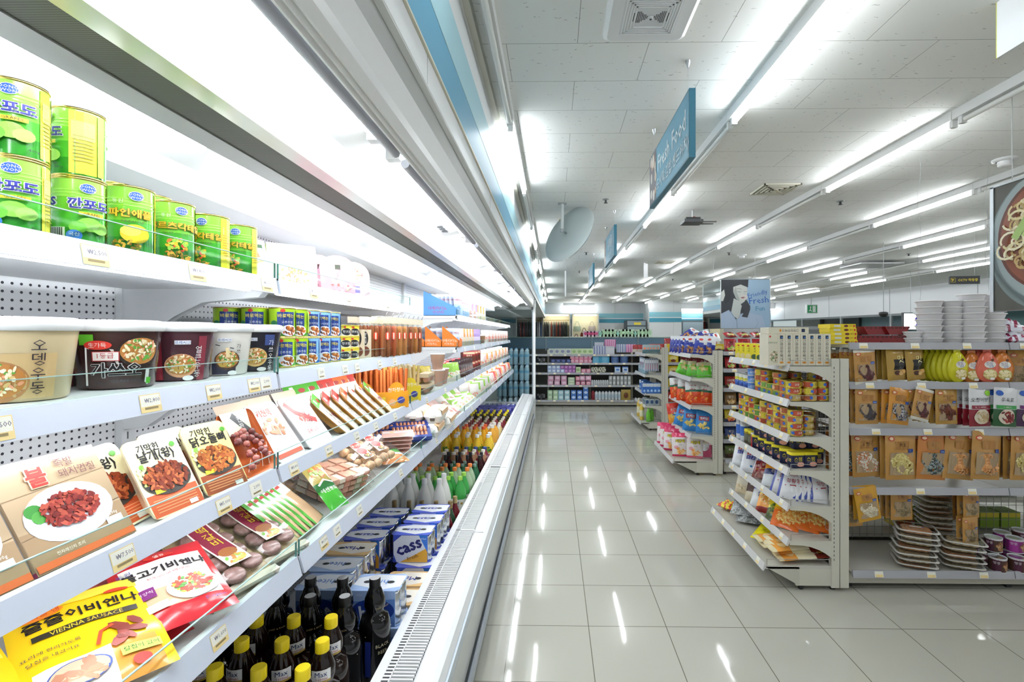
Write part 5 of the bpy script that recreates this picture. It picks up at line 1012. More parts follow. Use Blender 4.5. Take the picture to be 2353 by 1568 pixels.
# tins
def tuna(key, c1, c2, txt, r=.042, h=.038, name='tuna_can', cat='tuna can'):
    can(key, name, cat, r, h, [c1 + '|.25'], [('r', -.05, h / 2, .05, h * .84, c2 + '|.25', 1), ('t', txt, .012, h * .52, h * .42, '#3a2c10' if txt == 'TUNA' else '#f4f0e0'), ('e', -.028, h * .5, .009, .009, '#3a6ac8'), ('r', .055, h / 2, .04, h * .8, c2 + '|.25', 1), ('p', [(.02, h * .1), (.035, h * .9), (.05, h * .9), (.035, h * .1)], c2), ('e', .085, h * .5, .02, h * .34, '#d89a6a'), ('e', -.09, h * .5, .02, h * .34, '#e0b080')], '#c9b054|.25|1', 20, False)
tuna('tunY', '#ccb93a', '#b04a30', 'TUNA'); tuna('tunR', '#b24a30', '#ccb93a', '고추'); tuna('tunT', '#c4a85c', '#b0603c', '참치'); tuna('tunG', '#c4b844', '#6a9a44', '야채')
def stack(keys, x, y, z, n, h, lab, g, rz=None):
    for l in range(n): put(keys[l % len(keys)], (x + .01 + rnd.uniform(-.002, .002), y + rnd.uniform(-.002, .002), z + l * (h + .0006)), '%s, %s' % (lab, ('at the bottom', 'second up', 'third up', 'fourth up')[l]), g, R(rnd.uniform(-25, 35) if rz is None else rz))
g2 = 'tuna cans stacked on the second shelf of the end unit'
st2 = [(1.425, 2.875, 3, ['tunT', 'tunR', 'tunR']), (1.515, 2.875, 3, ['tunT', 'tunR', 'tunY']), (1.598, 2.875, 0, []), (1.60, 2.89, 3, ['tunY', 'tunY', 'tunR']), (1.43, 2.965, 3, ['tunT', 'tunT', 'tunY']), (1.52, 2.965, 3, ['tunT', 'tunR', 'tunY']), (1.605, 2.98, 4, ['tunY', 'tunR']), (1.43, 3.055, 4, ['tunG', 'tunT', 'tunY', 'tunT']), (1.43, 3.145, 2, ['tunG', 'tunG']), (1.52, 3.055, 4, ['tunR', 'tunY']),
       (1.43, 3.235, 4, ['tunG', 'tunG', 'tunY', 'tunY']), (1.52, 3.145, 4, ['tunY', 'tunR']), (1.43, 3.325, 4, ['tunT', 'tunR', 'tunT', 'tunR']), (1.52, 3.24, 4, ['tunT', 'tunR'])]
names = ['first', 'second', '', 'third', 'fourth', 'fifth', 'sixth', 'seventh', 'eighth', 'ninth', 'tenth', 'eleventh', 'twelfth', 'thirteenth']
for (x, y, n, ks), nm_ in zip(st2, names):
    if n: stack(ks, x, y, Z1[1], n, .038, 'tuna can in the %s stack of the second shelf' % nm_, g2)
can('milkc', 'fish_can', 'canned fish', .036, .10, ['#2a4a9a', '#3a6ac8', '#d8d23a', '#e8e8e0'], [('t', '꽁치', 0, .05, .025, '#f4f4f0')], '#c9ccd0|.3|1', 16, False); can('blc', 'fish_can', 'canned fish', .036, .05, ['#7aa4e0', '#4a7ac8'], [('t', '골뱅이', 0, .025, .018, '#f4f4f0')], '#c9ccd0|.3|1', 16, False)
for k in range(3): put('milkc', (1.43, 3.68 - .08 * k, Z1[1]), 'tall blue and yellow fish can, %s from the far end' % ORD[k], 'tall fish cans on the second shelf', R(-30))
for k in range(2):
    for l in range(3): put('blc', (1.43, 3.44 - .0 - .0 * l - .0 + .0, Z1[1] + .0505 * l) if k == 0 else (1.52, 3.44, Z1[1] + .0505 * l), 'light blue whelk can, %s stack, %s' % (('outer', 'inner')[k], ('bottom', 'middle', 'top')[l]), 'light blue whelk cans on the second shelf', R(-20))
g3 = 'tuna cans stacked on the third shelf of the end unit'
st3 = [(1.43, 2.865, 4, ['tunR', 'tunR', 'tunT']), (1.515, 2.90, 3, ['tunT', 'tunT']), (1.43, 2.955, 4, ['tunT', 'tunT']), (1.605, 3.05, 3, ['tunT', 'tunR', 'tunT']), (1.52, 3.06, 4, ['tunR', 'tunY']), (1.43, 3.05, 4, ['tunR', 'tunT', 'tunR']), (1.43, 3.14, 4, ['tunR', 'tunT', 'tunY', 'tunT']), (1.52, 3.16, 4, ['tunT', 'tunR']), (1.43, 3.25, 4, ['tunY', 'tunR', 'tunT', 'tunR']), (1.43, 3.34, 3, ['tunY', 'tunG', 'tunG']), (1.43, 3.43, 4, ['tunG', 'tunR', 'tunY', 'tunY']), (1.43, 3.52, 4, ['tunG', 'tunY', 'tunR', 'tunR']), (1.43, 3.61, 4, ['tunG', 'tunY', 'tunR', 'tunY']), (1.52, 3.3, 4, ['tunG', 'tunY'])]
for (x, y, n, ks), nm_ in zip(st3, ORD): stack(ks, x, y, Z1[2], n, .038, 'tuna can in the %s stack of the third shelf' % nm_, g3)
# shelf 4: luncheon meat
b = MB(); RR = lambda w, h, z: [(x, y + .03, z) for x, _y, y in rrect(w, h, .014, 3, 0, 0)]
b.loft([RR(.088, .056, 0), RR(.09, .058, .004), RR(.09, .058, .076)], '#1d2148|.25', True, (1, 0))
b.decal(frontS(.001), [('r', 0, .040, .062, .066, '#15183a')] + [('t', '스팸', -.004, .052, .030, '#f0dc2c'), ('e', .012, .020, .024, .014, '#e8a890'), ('r', -.0, .034, .05, .003, '#8a8a9a')])
b.decal(sideS(.045, 0, .03), [('r', 0, .04, .03, .045, '#2a3470')] + [('r', 0, .055 - i * .005, .024, .0012, '#a8b0d8') for i in range(7)]); b.decal(leftS(-.045, 0, .03), [('t', '스팸', 0, .045, .022, '#f0dc2c')])
c = MB().loft([RR(.094, .062, .076), RR(.095, .063, .078), RR(.095, .063, .090), RR(.088, .056, .094)], '#eedc1c|.3', True, (1, 1))
proto('spam', 'luncheon_meat_can', 'luncheon meat', [('can', b, []), ('lid', c, [])])
k = 0
for l, items in ((0, [(1.465, 2.87, 8), (1.545, 2.88, 6), (1.62 - .0, 2.95, 4), (1.44, 2.96, -30), (1.435, 3.06, -36), (1.43, 3.16, -38), (1.43, 3.26, -40), (1.43, 3.36, -42), (1.54, 2.98, 0), (1.54, 3.08, 0)]), (1, [(1.515, 2.945, 6), (1.60, 2.955, 5), (1.44, 3.04, -34), (1.435, 3.14, -36), (1.43, 3.24, -38), (1.43, 3.33, -40)]), (2, [])):
    for i, (x, y, rz) in enumerate(items): put('spam', (x, y, Z1[3] + .0945 * l), 'navy luncheon meat can with yellow lid, %s layer, %s from the near corner' % (('lower', 'upper')[l], ORD[i]), 'luncheon meat cans on the fourth shelf', R(rz), scale=.97)
bottle('jar', 'seasoning_jar', [(.024, 0), (.026, .004), (.026, .085), (.023, .092)], '#5a5040|.25', '#e8d81c|.3', .026, .028, (.026, .02, .07, '#6a6a58'), 14); bottle('wjar', 'seasoning_jar', [(.026, 0), (.028, .004), (.028, .14)], '#e8eaee|.25', '#f4f4f2|.3', .028, .02, (.028, .04, .11, '#3a6ac0'), 14); bottle('rjar', 'seasoning_jar', [(.022, 0), (.024, .004), (.024, .09)], '#b02a28|.25', '#e8e4dc|.3', .024, .02, None, 14)
put('wjar', (1.43, 3.68, Z1[3]), 'tall white and blue seasoning jar, at the far end'); put('wjar', (1.43, 3.60, Z1[3]), 'tall white and blue seasoning jar, next in from the far end'); put('wjar', (1.51, 3.62, Z1[3]), 'tall white seasoning jar standing behind the outer two')
put('jar', (1.43, 3.53, Z1[3]), 'brown pepper jar with yellow lid, farther one', 'pepper jars'); put('jar', (1.43, 3.46, Z1[3]), 'brown pepper jar with yellow lid, nearer one', 'pepper jars'); put('rjar', (1.425, 3.405, Z1[3]), 'small red seasoning jar beside the luncheon meat cans')
# shelf 5: sugar and salt bags
pillow('salt', 'salt_bag', 'salt bag', .13, .17, .05, lambda a, b: '#e4e6ec|.2', [('r', -.012, .105, .03, .03, '#2a3a9a'), ('r', .022, .105, .03, .03, '#2a3a9a'), ('r', -.012, .135, .03, .022, '#b03a44'), ('r', .022, .135, .03, .022, '#2a3a9a'), ('t', '소', -.012, .105, .024, '#f0f0f4'), ('t', '금', .022, .105, .024, '#f0f0f4'), ('t', '꽃', -.012, .135, .018, '#f0f0f4'), ('e', .02, .04, .009, .008, '#3a8ac8')], 41)
pillow('sug', 'sugar_bag', 'sugar bag', .12, .17, .045, lambda a, b: '#e6e6ea|.2' if abs(a) < .88 else '#3a4a9a|.2', [('t', '설탕', .0, .11, .030, '#a82a3a'), ('t', '하얀', 0, .145, .018, '#a82a3a'), ('s', [(-.03, .075), (.03, .09)], .006, '#a82a3a')], 42)
put('salt', (1.42, 3.66, Z1[4]), 'white and blue salt bag at the far end of the fifth shelf', 'salt bags', R(-42), R(30)); put('salt', (1.42, 3.50, Z1[4]), 'white and blue salt bag, second from the far end', 'salt bags', R(-42), R(34)); put('salt', (1.47, 3.44, Z1[4]), 'white and blue salt bag leaning behind the second', 'salt bags', R(-50), R(36))
pillow('rdb', 'seasoning_bag', 'seasoning bag', .10, .15, .025, lambda a, b: '#8a2a30|.2' if b > .3 else '#7a3a30|.2', [('t', '황설탕', 0, .1, .024, '#f0e0d0'), ('r', 0, .07, .07, .004, '#d8c83a')], 43); pillow('orb', 'seasoning_bag', 'seasoning bag', .12, .16, .035, lambda a, b: '#e8982a|.2' if b > .75 else ('#26346a|.2' if b > .5 else '#dfe4e8|.2'), [('t', '흰', 0, .11, .03, '#f0e8d8')], 44)
put('rdb', (1.425, 3.34, Z1[4]), 'dark red sugar bag, farther of two', 'dark red bags on the fifth shelf', R(-42), R(48)); put('rdb', (1.43, 3.28, Z1[4] + .02), 'dark red sugar bag, nearer of two', 'dark red bags on the fifth shelf', R(-46), R(44)); put('orb', (1.43, 3.17, Z1[4]), 'orange and navy bag beside the dark red bags', None, R(-44), R(38))
for k in range(8): put('sug', (1.425 + .027 * max(0, k - 1) + (.0 if k else 0), 3.03 - .10 * min(k, 1) - .012 * max(0, k - 1), Z1[4] + .002), 'white sugar bag with red lettering, %s in the leaning row from the far side' % ORD[k], 'white sugar bags leaning in a row', R(-30 + 5 * k), R(30), R(12))
# shelf 6: flour, noodles
pillow('bean', 'flour_bag', 'flour bag', .12, .20, .05, lambda a, b: '#5a3024|.2' if b > .72 else ('#e4dcc8|.2' if b > .35 else '#d8c8a8|.2'), [('t', '찹쌀', 0, .13, .03, '#5a3024'), ('e', 0, .155, .03, .014, '#6a3a2a'), ('b', 0, .05, .035, .02, ['#b89a6a', '#e8dcc0'], 16, .008)], 51); pillow('brn', 'flour_bag', 'flour bag', .10, .19, .045, lambda a, b: '#4a261c|.2' if b > .3 else '#d8ccb0|.2', [('t', '초코', 0, .12, .026, '#e8dcc8')], 52)
pillow('snow', 'flour_bag', 'flour bag', .12, .15, .045, lambda a, b: '#e8ecf0|.2' if b < .8 else '#4a6ac0|.2', [('t', '설', 0, .09, .04, '#2a4ab0')], 53); pillow('cerb', 'snack_bag', 'snack bag', .13, .20, .05, lambda a, b: '#8a2a24|.2' if b < .2 else ('#e89a2a|.2' if b < .55 else '#e8c83a|.2'), [('b', 0, .10, .05, .04, ['#e8a03a', '#f0c86a', '#d8602a', '#f8e8a0'], 40, .011)], 54)
put('bean', (1.43, 3.64, Z1[5]), 'cream flour bag with dark brown top at the far end', None, R(-50), R(22)); put('brn', (1.43, 3.48, Z1[5]), 'dark brown flour bag beside the cream one', None, R(-50), R(26)); put('snow', (1.43, 3.36, Z1[5]), 'white flour bag with blue lettering', None, R(-46), R(38)); put('cerb', (1.43, 3.25, Z1[5]), 'yellow cereal bag with dark red base', None, R(-44), R(40))
pillow('veg', 'fried_mix_bag', 'frying mix', .15, .18, .03, lambda a, b: '#e8d02a|.2' if b > .5 else '#4a5a2a|.2', [('t', '김치', .03, .14, .022, 'ink'), ('b', -.01, .08, .055, .05, ['#5a7a2a', '#8aa83a', '#2a2a20', '#c8b04a'], 60, .009)], 55)
pillow('fry', 'frying_mix_bag', 'frying mix', .16, .23, .035, lambda a, b: '#f0d01c|.15' if b > .62 else ('#e8a02a|.15' if b > .5 else '#dd6a24|.15'), [('r', .0, .175, .09, .04, '#7a3a1a'), ('t', '튀김가루', 0, .175, .026, '#f8f0d8'), ('b', 0, .075, .06, .045, ['#e8a84a', '#f0c878', '#d87a34', '#f4d890'], 60, .013)], 56)
put('veg', (1.44, 3.10, Z1[5]), 'yellow topped frying mix bag with dark green food', None, R(-42), R(50))
for k in range(5): put('fry', (1.43 + .055 * k, 2.985 - .018 * k, Z1[5] + .004 + .012 * (k % 2)), 'yellow and orange frying mix bag, %s in the fanned row from the lip' % ORD[k], 'fanned frying mix bags on the sixth shelf', R(-28 + 3 * k), R(52), R(10))
# bottom shelf: things lying flat
pillow('candy', 'snack_bag', 'snack bag', .13, .12, .05, lambda a, b: '#e8cc1c|.15' if math.sin(a * 9 + b * 7) < .5 else '#c8381c|.15', [], 61, wr=.3); pillow('anch', 'dried_anchovy_bag', 'dried fish', .17, .22, .05, lambda a, b: 'mix|#6a6c6c|#b4b8b8|90|.2', [('r', 0, .19, .10, .03, '#c8ccd0')], 62, wr=.25); pillow('sea', 'seaweed_bag', 'seaweed', .22, .22, .03, lambda a, b: '#2a6a2c|.15' if math.sin(a * 16 + b * 9) < .3 else '#c9c83c|.15', [('r', .02, .12, .07, .06, '#e8d83a'), ('t', '생미역', .02, .13, .024, '#2a3a1a'), ('r', .02, .10, .06, .012, '#c8322a')], 63)
pillow('ynd', 'noodle_bag', 'noodle bag', .12, .24, .03, lambda a, b: '#ecdf1c|.15', [('t', '면', 0, .12, .03, '#8a6a1a')], 64, wr=.3); pillow('redn', 'noodle_pack', 'noodle pack', .10, .22, .025, lambda a, b: '#e4d8c4|.2', [('t', '칼국수면', .0, .11, .018, 'ink', R(90)), ('e', 0, .19, .012, .012, '#c8322a')], 65)
pillow('somen', 'noodle_pack', 'noodle pack', .11, .33, .03, lambda a, b: '#ece4c4|.2' if abs(b - .5) < .16 else ('#7a2a20|.2' if b > .5 and b < .92 else ('#e6a04a|.2' if .12 < b < .34 else '#ece0b8|.2')), [('e', 0, .26, .02, .02, '#d8a83a'), ('t', '국수', .02, .23, .02, '#f4ead0', R(90)), ('e', 0, .08, .03, .025, '#e8c88a')], 66)
zl = Z1[6] + .03
def lay(key, x, y, z, rz, lab, g=None, t=86): put(key, (x, y, z), lab, g, R(rz), R(t))
lay('candy', 1.30, 3.68, zl, -60, 'crumpled yellow and red snack bag at the far end of the bottom shelf'); lay('anch', 1.36, 3.46, zl + .02, -30, 'silver bag of dried anchovies, upper one', 'dried anchovy bags', 78); lay('anch', 1.38, 3.40, zl - .01, -24, 'silver bag of dried anchovies, lower one', 'dried anchovy bags'); lay('anch', 1.52, 3.44, zl + .0, -20, 'silver bag of dried anchovies nearest the wire back', 'dried anchovy bags')
lay('sea', 1.44, 3.17, zl, -50, 'dark green striped seaweed bag', 'seaweed bags', 78); lay('sea', 1.52, 3.14, zl + .03, -56, 'dark green striped seaweed bag on top of the other', 'seaweed bags', 80)
lay('ynd', 1.33, 3.10, zl, -40, 'bright yellow noodle bag by the lip'); lay('redn', 1.42, 3.10, zl + .03, -88, 'cream noodle pack with red seal, upper one', 'cream noodle packs'); lay('redn', 1.44, 3.04, zl + .01, -88, 'cream noodle pack with red seal, lower one', 'cream noodle packs')
for k in range(5): lay('somen', 1.285 + .03 * (4 - k) * .4, 2.88 + .045 * k, zl - .01 + .012 * (k % 3) + .006 * k, -88, 'cream and maroon somen noodle pack, %s from the near edge' % ORD[k], 'somen noodle packs on the bottom shelf')
for k in range(3): lay('somen', 1.30 + .015 * k, 2.90 + .05 * k, zl + .035 + .005 * k, -86, 'cream and maroon somen noodle pack, upper layer, %s from the near edge' % ORD[k], 'somen noodle packs on the bottom shelf')
# ================================================================== SNACK BAG END UNIT
def snack(key, f, decs, w=.17, h=.25, seed=70, d=.07): pillow(key, 'snack_bag', 'snack bag', w, h, d, f, decs, seed, (8, 11), wr=.14)
snack('blw', lambda a, b: '#e8eaee|.12' if b + .15 * a > .66 else ('#2c3c9c|.12' if b > .42 else '#24308a|.12'), [('b', .0, .06, .05, .045, ['#b07a4a', '#c89460', '#8a5a30'], 26, .014), ('e', 0, .20, .028, .016, '#c8322a')], seed=71)
snack('grn', lambda a, b: '#7a2a34|.12' if b > .75 else ('#c9cc9a|.12' if b > .5 else '#5cc02c|.12'), [('t', '스윙', .0, .19, .04, '#f4f0e8'), ('b', 0, .11, .05, .04, ['#e8d88a', '#d8c060', '#f4ecb0'], 20, .016)], seed=72)
snack('orw', lambda a, b: '#dfe0e0|.12' if b > .62 else ('#1f6a4c|.12' if b > .54 else '#d8451c|.12'), [('r', 0, .185, .07, .05, '#a82430'), ('t', '도리', 0, .185, .035, '#f4f0e8'), ('b', -.01, .08, .05, .05, ['#e8762a', '#f0a04a', '#c83a1c'], 20, .016)], seed=73)
snack('blp', lambda a, b: '#3a86cc|.12', [('r', 0, .17, .11, .05, '#a82838')] + otext('포카칩', 0, .17, .034, '#f4f4f0', None, .03) + [('b', 0, .08, .05, .04, ['#e8d070', '#f0e090', '#d8b850'], 14, .02)], seed=74)
snack('rdp', lambda a, b: '#c8382c|.12' if b > .45 else '#e8a03a|.12', [('t', '포카칩', 0, .17, .03, '#f4f4f0'), ('b', 0, .08, .05, .04, ['#e8d070', '#3a86cc', '#d8b850'], 14, .02)], seed=77)
snack('pnk', lambda a, b: '#d8406a|.12' if b > .78 or b < .12 else '#ece4e4|.12', otext('자갈치', 0, .165, .036, '#f0dc2c', 'ink', .05) + [('t', '문어맛', 0, .125, .014, '#3a2a3a'), ('e', -.045, .10, .022, .018, '#e8a8b8'), ('b', 0, .06, .05, .03, ['#f0b06a', '#e8984a', '#f4c88a'], 20, .015)], seed=75)
snack('pnw', lambda a, b: '#e8c8d4|.12' if b > .5 else '#d0587a|.12', [('e', 0, .12, .05, .05, '#f0f0f4'), ('t', '자갈', 0, .16, .03, '#f0dc2c')], seed=76)
XS = 1.455
def sn(key, px, X, z, lab, g, rz, t=8, s=1, dz=0, roll=0): put(key, (X, yat(px, X), z + dz), lab, g, R(rz), R(t), R(roll), s)
gs = ['blue and white nut snack bags on the top shelf', 'green snack bags on the second shelf', 'orange and white snack bags on the third shelf', 'blue potato chip bags on the fourth shelf', 'pink and white snack bags on the bottom shelf']
for k, (x, y) in enumerate(((1.50, 5.92), (1.50, 5.80), (1.50, 5.66), (1.50, 5.50), (1.52, 5.34), (1.58, 5.20), (1.66, 5.18))): put('blw', (x, y, Z2[0]), 'blue and white nut snack bag, %s of the front row from the far end' % ORD[k], gs[0], R(-30), R(14 - 6 * (k > 4)), R(8 if k > 4 else 0), .82)
for k, (x, y, rz, ro) in enumerate(((1.56, 5.75, -20, 40), (1.58, 5.5, -30, 60), (1.62, 5.3, -10, 80))): put('blw', (x, y, Z2[0] + .17), 'blue nut snack bag lying on top of the others, %s from the far end' % ORD[k], gs[0], R(rz), R(50), R(ro), .85)
for k, (x, y, ro) in enumerate(((1.50, 5.62, 20), (1.56, 5.36, 6), (1.64, 5.22, -4), (1.60, 5.6, 10))): put('grn', (x, y, Z2[1]), 'green snack bag with dark red top, %s from the lip' % ORD[k], gs[1], R(-25), R(20), R(ro), .92)
for k, (x, y, ro) in enumerate(((1.50, 5.78, -6), (1.50, 5.52, 4), (1.54, 5.26, -4), (1.64, 5.24, 4), (1.6, 5.6, 0))): put('orw', (x, y, Z2[2]), 'orange and white snack bag, %s from the lip' % ORD[k], gs[2], R(-24), R(10), R(ro))
for k, (key, x, y, ro) in enumerate((('rdp', 1.50, 5.86, -10), ('blp', 1.50, 5.68, 14), ('blp', 1.53, 5.38, 4), ('blp', 1.63, 5.21, 2), ('blp', 1.60, 5.72, 0))): put(key, (x, y, Z2[3]), '%s potato chip bag, %s from the far lip corner' % (('red', 'blue')[key == 'blp'], ORD[k]), gs[3], R(-20), R(10), R(ro), .98)
put('blp', (1.60, 5.46, Z2[3] + .22), 'blue potato chip bag lying across the upright ones', gs[3], R(-20), R(76), R(70), .9)
for k, (key, x, y, ro) in enumerate((('pnk', 1.36, 5.90, 0), ('pnk', 1.36, 5.72, 0), ('pnk', 1.36, 5.54, 2), ('pnk', 1.40, 5.28, -2), ('pnk', 1.535, 5.21, 2), ('pnw', 1.64, 5.24, 3))): put(key, (x, y, Z2[4]), 'pink and white snack bag, %s along the bottom shelf from the far end' % ORD[k], gs[4], R(-24 + 4 * k), R(8), R(ro), 1.02)
# ================================================================== FARTHEST END UNIT GOODS
pillow('tb', 'toothbrush_pack', 'toothbrush pack', .05, .20, .012, lambda a, b: '#c4ccd4|.12' if abs(a) > .3 else '#5a7ab8|.12', [('r', 0, .15, .03, .05, '#e8ecf4'), ('r', .0, .07, .006, .09, '#c84a5a')], 81, (5, 7)); pillow('hp', 'hanging_pack', 'hanging pack', .08, .14, .02, lambda a, b: '#98a4a8|.12' if b > .4 else '#4a6a70|.12', [('r', 0, .08, .04, .03, '#e07a4a')], 82, (5, 7))
for k in range(6): put('tb', (1.47 + .036 * k, 7.62, Z3[0] - .27), 'hanging toothbrush pack, %s from the lip' % ORD[k], 'toothbrush packs hanging on the farthest end unit', R(-6), R(3))
for k in range(6): put('hp', (1.45 + .04 * k, 7.6, Z3[0] + .01), 'grey hanging pack above the toothbrushes, %s from the lip' % ORD[k], 'grey hanging packs on the farthest end unit', R(-20), R(6))
for k in range(4): put('tb', (1.475, 7.85 + .09 * k, Z3[0] - .27), 'toothbrush pack farther back, %s along the side' % ORD[k], 'toothbrush packs hanging on the farthest end unit', R(-60))
bx('bsb', 'toothpaste_box', 'toothpaste box', .055, .12, .16, '#3a70c0', [('r', 0, .13, .053, .05, '#e4ecf4'), ('t', '치약', 0, .13, .018, 'ink'), ('e', 0, .04, .016, .022, '#a8d0f0')])
for k in range(5): put('bsb', (1.655 - .057 * k, 7.52, Z3[2]), 'blue and white toothpaste box, %s from the upright' % ORD[k], 'blue toothpaste boxes on the farthest end unit', 0)
for k in range(3): put('bsb', (1.47, 7.72 + .2 * k, Z3[2]), 'blue and white toothpaste box along the lip, %s from the near corner' % ORD[k], 'blue toothpaste boxes on the farthest end unit', R(-70))
bx('bcn', 'razor_pack', 'razor pack', .07, .05, .10, '#a8b8c0', [('e', 0, .05, .024, .03, '#2a4a7a'), ('r', 0, .09, .06, .012, '#e4e8ea')])
for k in range(7): put('bcn', (1.48 + .075 * (k % 3), 7.56 + .10 * (k // 3), Z3[3]), 'silver and blue razor pack, %s row, %s from the lip' % (ORD[k // 3], ORD[k % 3]), 'razor packs on the farthest end unit', R(-10))
bottle('clg', 'cleaner_bottle', [(.03, 0), (.036, .01), (.036, .13), (.02, .17), (.014, .2)], '#6cc03a|.2', '#8ad05a', .018, .04, None, 12); bottle('cly', 'cleaner_bottle', [(.03, 0), (.036, .01), (.036, .2), (.02, .25), (.014, .28)], '#e8c85a|.2', '#e8e4dc', .018, .03, (.036, .06, .16, '#f0e8c8'), 12)
put('clg', (1.50, 7.56, Z3[4]), 'green cleaner bottle on the bottom shelf, nearer the lip'); put('clg', (1.56, 7.62, Z3[4]), 'green cleaner bottle on the bottom shelf, second from the lip'); put('cly', (1.42, 7.70, Z3[4]), 'tall yellow cleaner bottle at the bottom shelf lip'); put('cly', (1.44, 8.05, Z3[4]), 'tall yellow cleaner bottle farther back on the bottom shelf', scale=1.05)
bx('wash', 'dish_soap_pack', 'dish soap', .11, .06, .14, '#88a8b8', [('t', '세제', 0, .08, .04, '#e8ecf0')])
for k in range(3): put('wash', (1.47, 7.8 + .18 * k, Z3[1]), 'grey blue soap pack along the lip of the second shelf, %s from the near end' % ORD[k], 'grey blue soap packs', R(-75))
# ================================================================== SNACK PACK RUN (facing the camera, nearest the window side)
def hookpart(w, h): return ('hang_tab', MB().box((-.012, -.002, h - .004), (.012, .002, h + .012), FILM), [])
TANC = '#b98a48|.12'
def dried(key, txt, tc, pic, c=TANC, w=.125, h=.185, win=True, lab='#a8763a', d=.022, edge=None, seed=90):
    dec = [('e', -w * .32, h * .86, w * .1, h * .05, '#c23a2c'), ('e', -w * .32, h * .86, w * .075, h * .033, '#e8c8a0'), ('r', 0, h * .72, w * .48, h * .17, lab), ('t', txt, 0, h * .73, h * .085, tc), ('r', w * .3, h * .60, w * .17, h * .08, '#2a4a9a'), ('r', w * .3, h * .60, w * .12, h * .02, '#8aa8d8')]
    if win: dec += [('r', 0, h * .34, w * .78, h * .46, '#a89070')]
    dec += [('b', -w * .1, h * .40, w * .27, h * .16, pic, 90, w * .05), ('b', w * .08, h * .27, w * .29, h * .15, pic, 91, w * .05)]
    pillow(key, 'dried_snack_pack', 'dried snack', w, h, d, (lambda a, b: (edge if edge and (abs(a) > .88 or b > .95 or b < .05) else c)), dec, seed, (8, 11), wr=.32)
dried('dA', '육포', '#5a3a1a', ['#5a2a30', '#7a3a44', '#4a2028'], edge='#d8d4c8|.2'); dried('dB', '오징어', 'ink', ['#4a4248', '#5a5258', '#38343a']); dried('dC', '어포', 'ink', ['#3a3440', '#8a8a92', '#c0c0c4'], c='#c98a34|.2', seed=91)
dried('dD', '치즈', '#5a4a1a', ['#6a3020', '#8a4028', '#5a2818'], c='#b98e44|.2', seed=92); dried('dE', '쥐포', 'ink', ['#d8c880', '#e8dc9c', '#c8b46a'], w=.15, h=.22, seed=93); dried('dF', '진미채', '#c2452c', ['#d89a5a', '#c8804a', '#e8b078'], w=.15, h=.22, seed=94)
dried('dG', '오징어', 'ink', ['#c87a4a', '#c8c0b0', '#e0dcd0'], w=.14, h=.21, seed=95); dried('dH', '조미', 'ink', ['#8a9498', '#3a6a6a', '#a8b0a8', '#2a3034'], c='#c07c3c|.2', w=.14, h=.22, seed=96); dried('dI', '땅콩', 'ink', ['#d8ccb0', '#c8b890', '#e8e0c8'], c='#c4922c|.2', w=.14, h=.20, seed=97)
dried('dJ', '멸치', '#5a3a1a', ['#8a7a5a', '#6a5a44', '#a8946c'], w=.13, h=.19, seed=98)
pillow('nut', 'nut_pack', 'nut pack', .115, .165, .028, lambda a, b: '#a8863c|.15' if b > .7 or a < -.3 else ('#1a1818|.15' if b > .35 else '#b08c48|.15'), [('t', '맛', .015, .11, .045, '#e8dc9c'), ('e', -.01, .04, .014, .012, '#4a2a1a'), ('e', .012, .036, .016, .011, '#d8b070'), ('e', .032, .045, .012, .01, '#c89850')], 99, (7, 9), wr=.2)
def oval(key, c1, c2, txt):
    pts = []
    b = MB(); n = 20
    def ringo(s, y): return [(s * .062 * math.cos(2 * PI * i / n) * (1 - .25 * max(0, math.sin(2 * PI * i / n))), y, .078 + s * (.082 if math.sin(2 * PI * i / n) < 0 else .088) * math.sin(2 * PI * i / n)) for i in range(n)]
    b.loft([ringo(1, .0), ringo(1, -.003), ringo(.88, -.013), ringo(.5, -.019)], c1, True, (1, 1))
    b.decal(lambda u, v, o: (u, -.0175 - o - .002, v), [('e', 0, .045, .036, .028, c2), ('b', 0, .045, .03, .022, ['#e8d8a0', '#d8c488', '#f0e4b8'], 22, .009), ('e', 0, .095, .03, .018, '#e8e4d8'), ('t', txt, -.004, .10, .020, '#5a3a8a'), ('t', '땅콩', .006, .084, .014, '#2a6ab8'), ('e', .012, .118, .008, .008, '#6a3a1a'), ('r', .01, .022, .022, .012, '#e8e8e4')])
    b.box((-.02, -.004, .155), (.02, -.001, .175), c1)
    proto(key, 'peanut_pack', 'peanut pack', [('pack', b, [])])
oval('ovY', '#d2cc24|.15', '#b8a03a', '심심'); oval('ovO', '#d07a34|.15', '#b0a050', '심심'); oval('ovP', '#d86a54|.15', '#b8a45a', '심심')
def spk(key, bot, t1, band, bt, pic): pillow(key, 'snack_pack', 'snack pack', .125, .195, .026, lambda a, b: '#dcdcde|.15' if b > .46 else bot + '|.15', [('t', t1, 0, .135, .026, 'ink'), ('r', 0, .098, .108, .018, band), ('t', bt, 0, .098, .011, '#e8e0d8'), ('e', 0, .05, .044, .038, '#d8ccb8'), ('b', 0, .05, .038, .03, pic, 30, .010), ('e', .035 if bt[0] == 'S' else -.04, .168, .017, .014, '#8ac82c' if bt[0] == 'S' else '#2a5ab0')], 100, (7, 9), wr=.15)
spk('sqd', '#8a2430', '오징어땅콩', '#8a2838', 'SQUID&PEANUT', ['#c8b48c', '#d8c8a0', '#b89c70']); spk('bbq', '#2c5a34', '우육포', '#3a9a4a', 'BARBECUE', ['#8a2a28', '#a84038', '#6a2020']); spk('hot', '#4a2c4c', '우육포', '#6a2a6a', 'HOT', ['#8a2a38', '#a84048'])
PH = dict(dA=.185, dB=.185, dC=.185, dD=.185, dE=.22, dF=.22, dG=.21, dH=.22, dI=.20, dJ=.19, nut=.165, sqd=.195, bbq=.195, hot=.195)
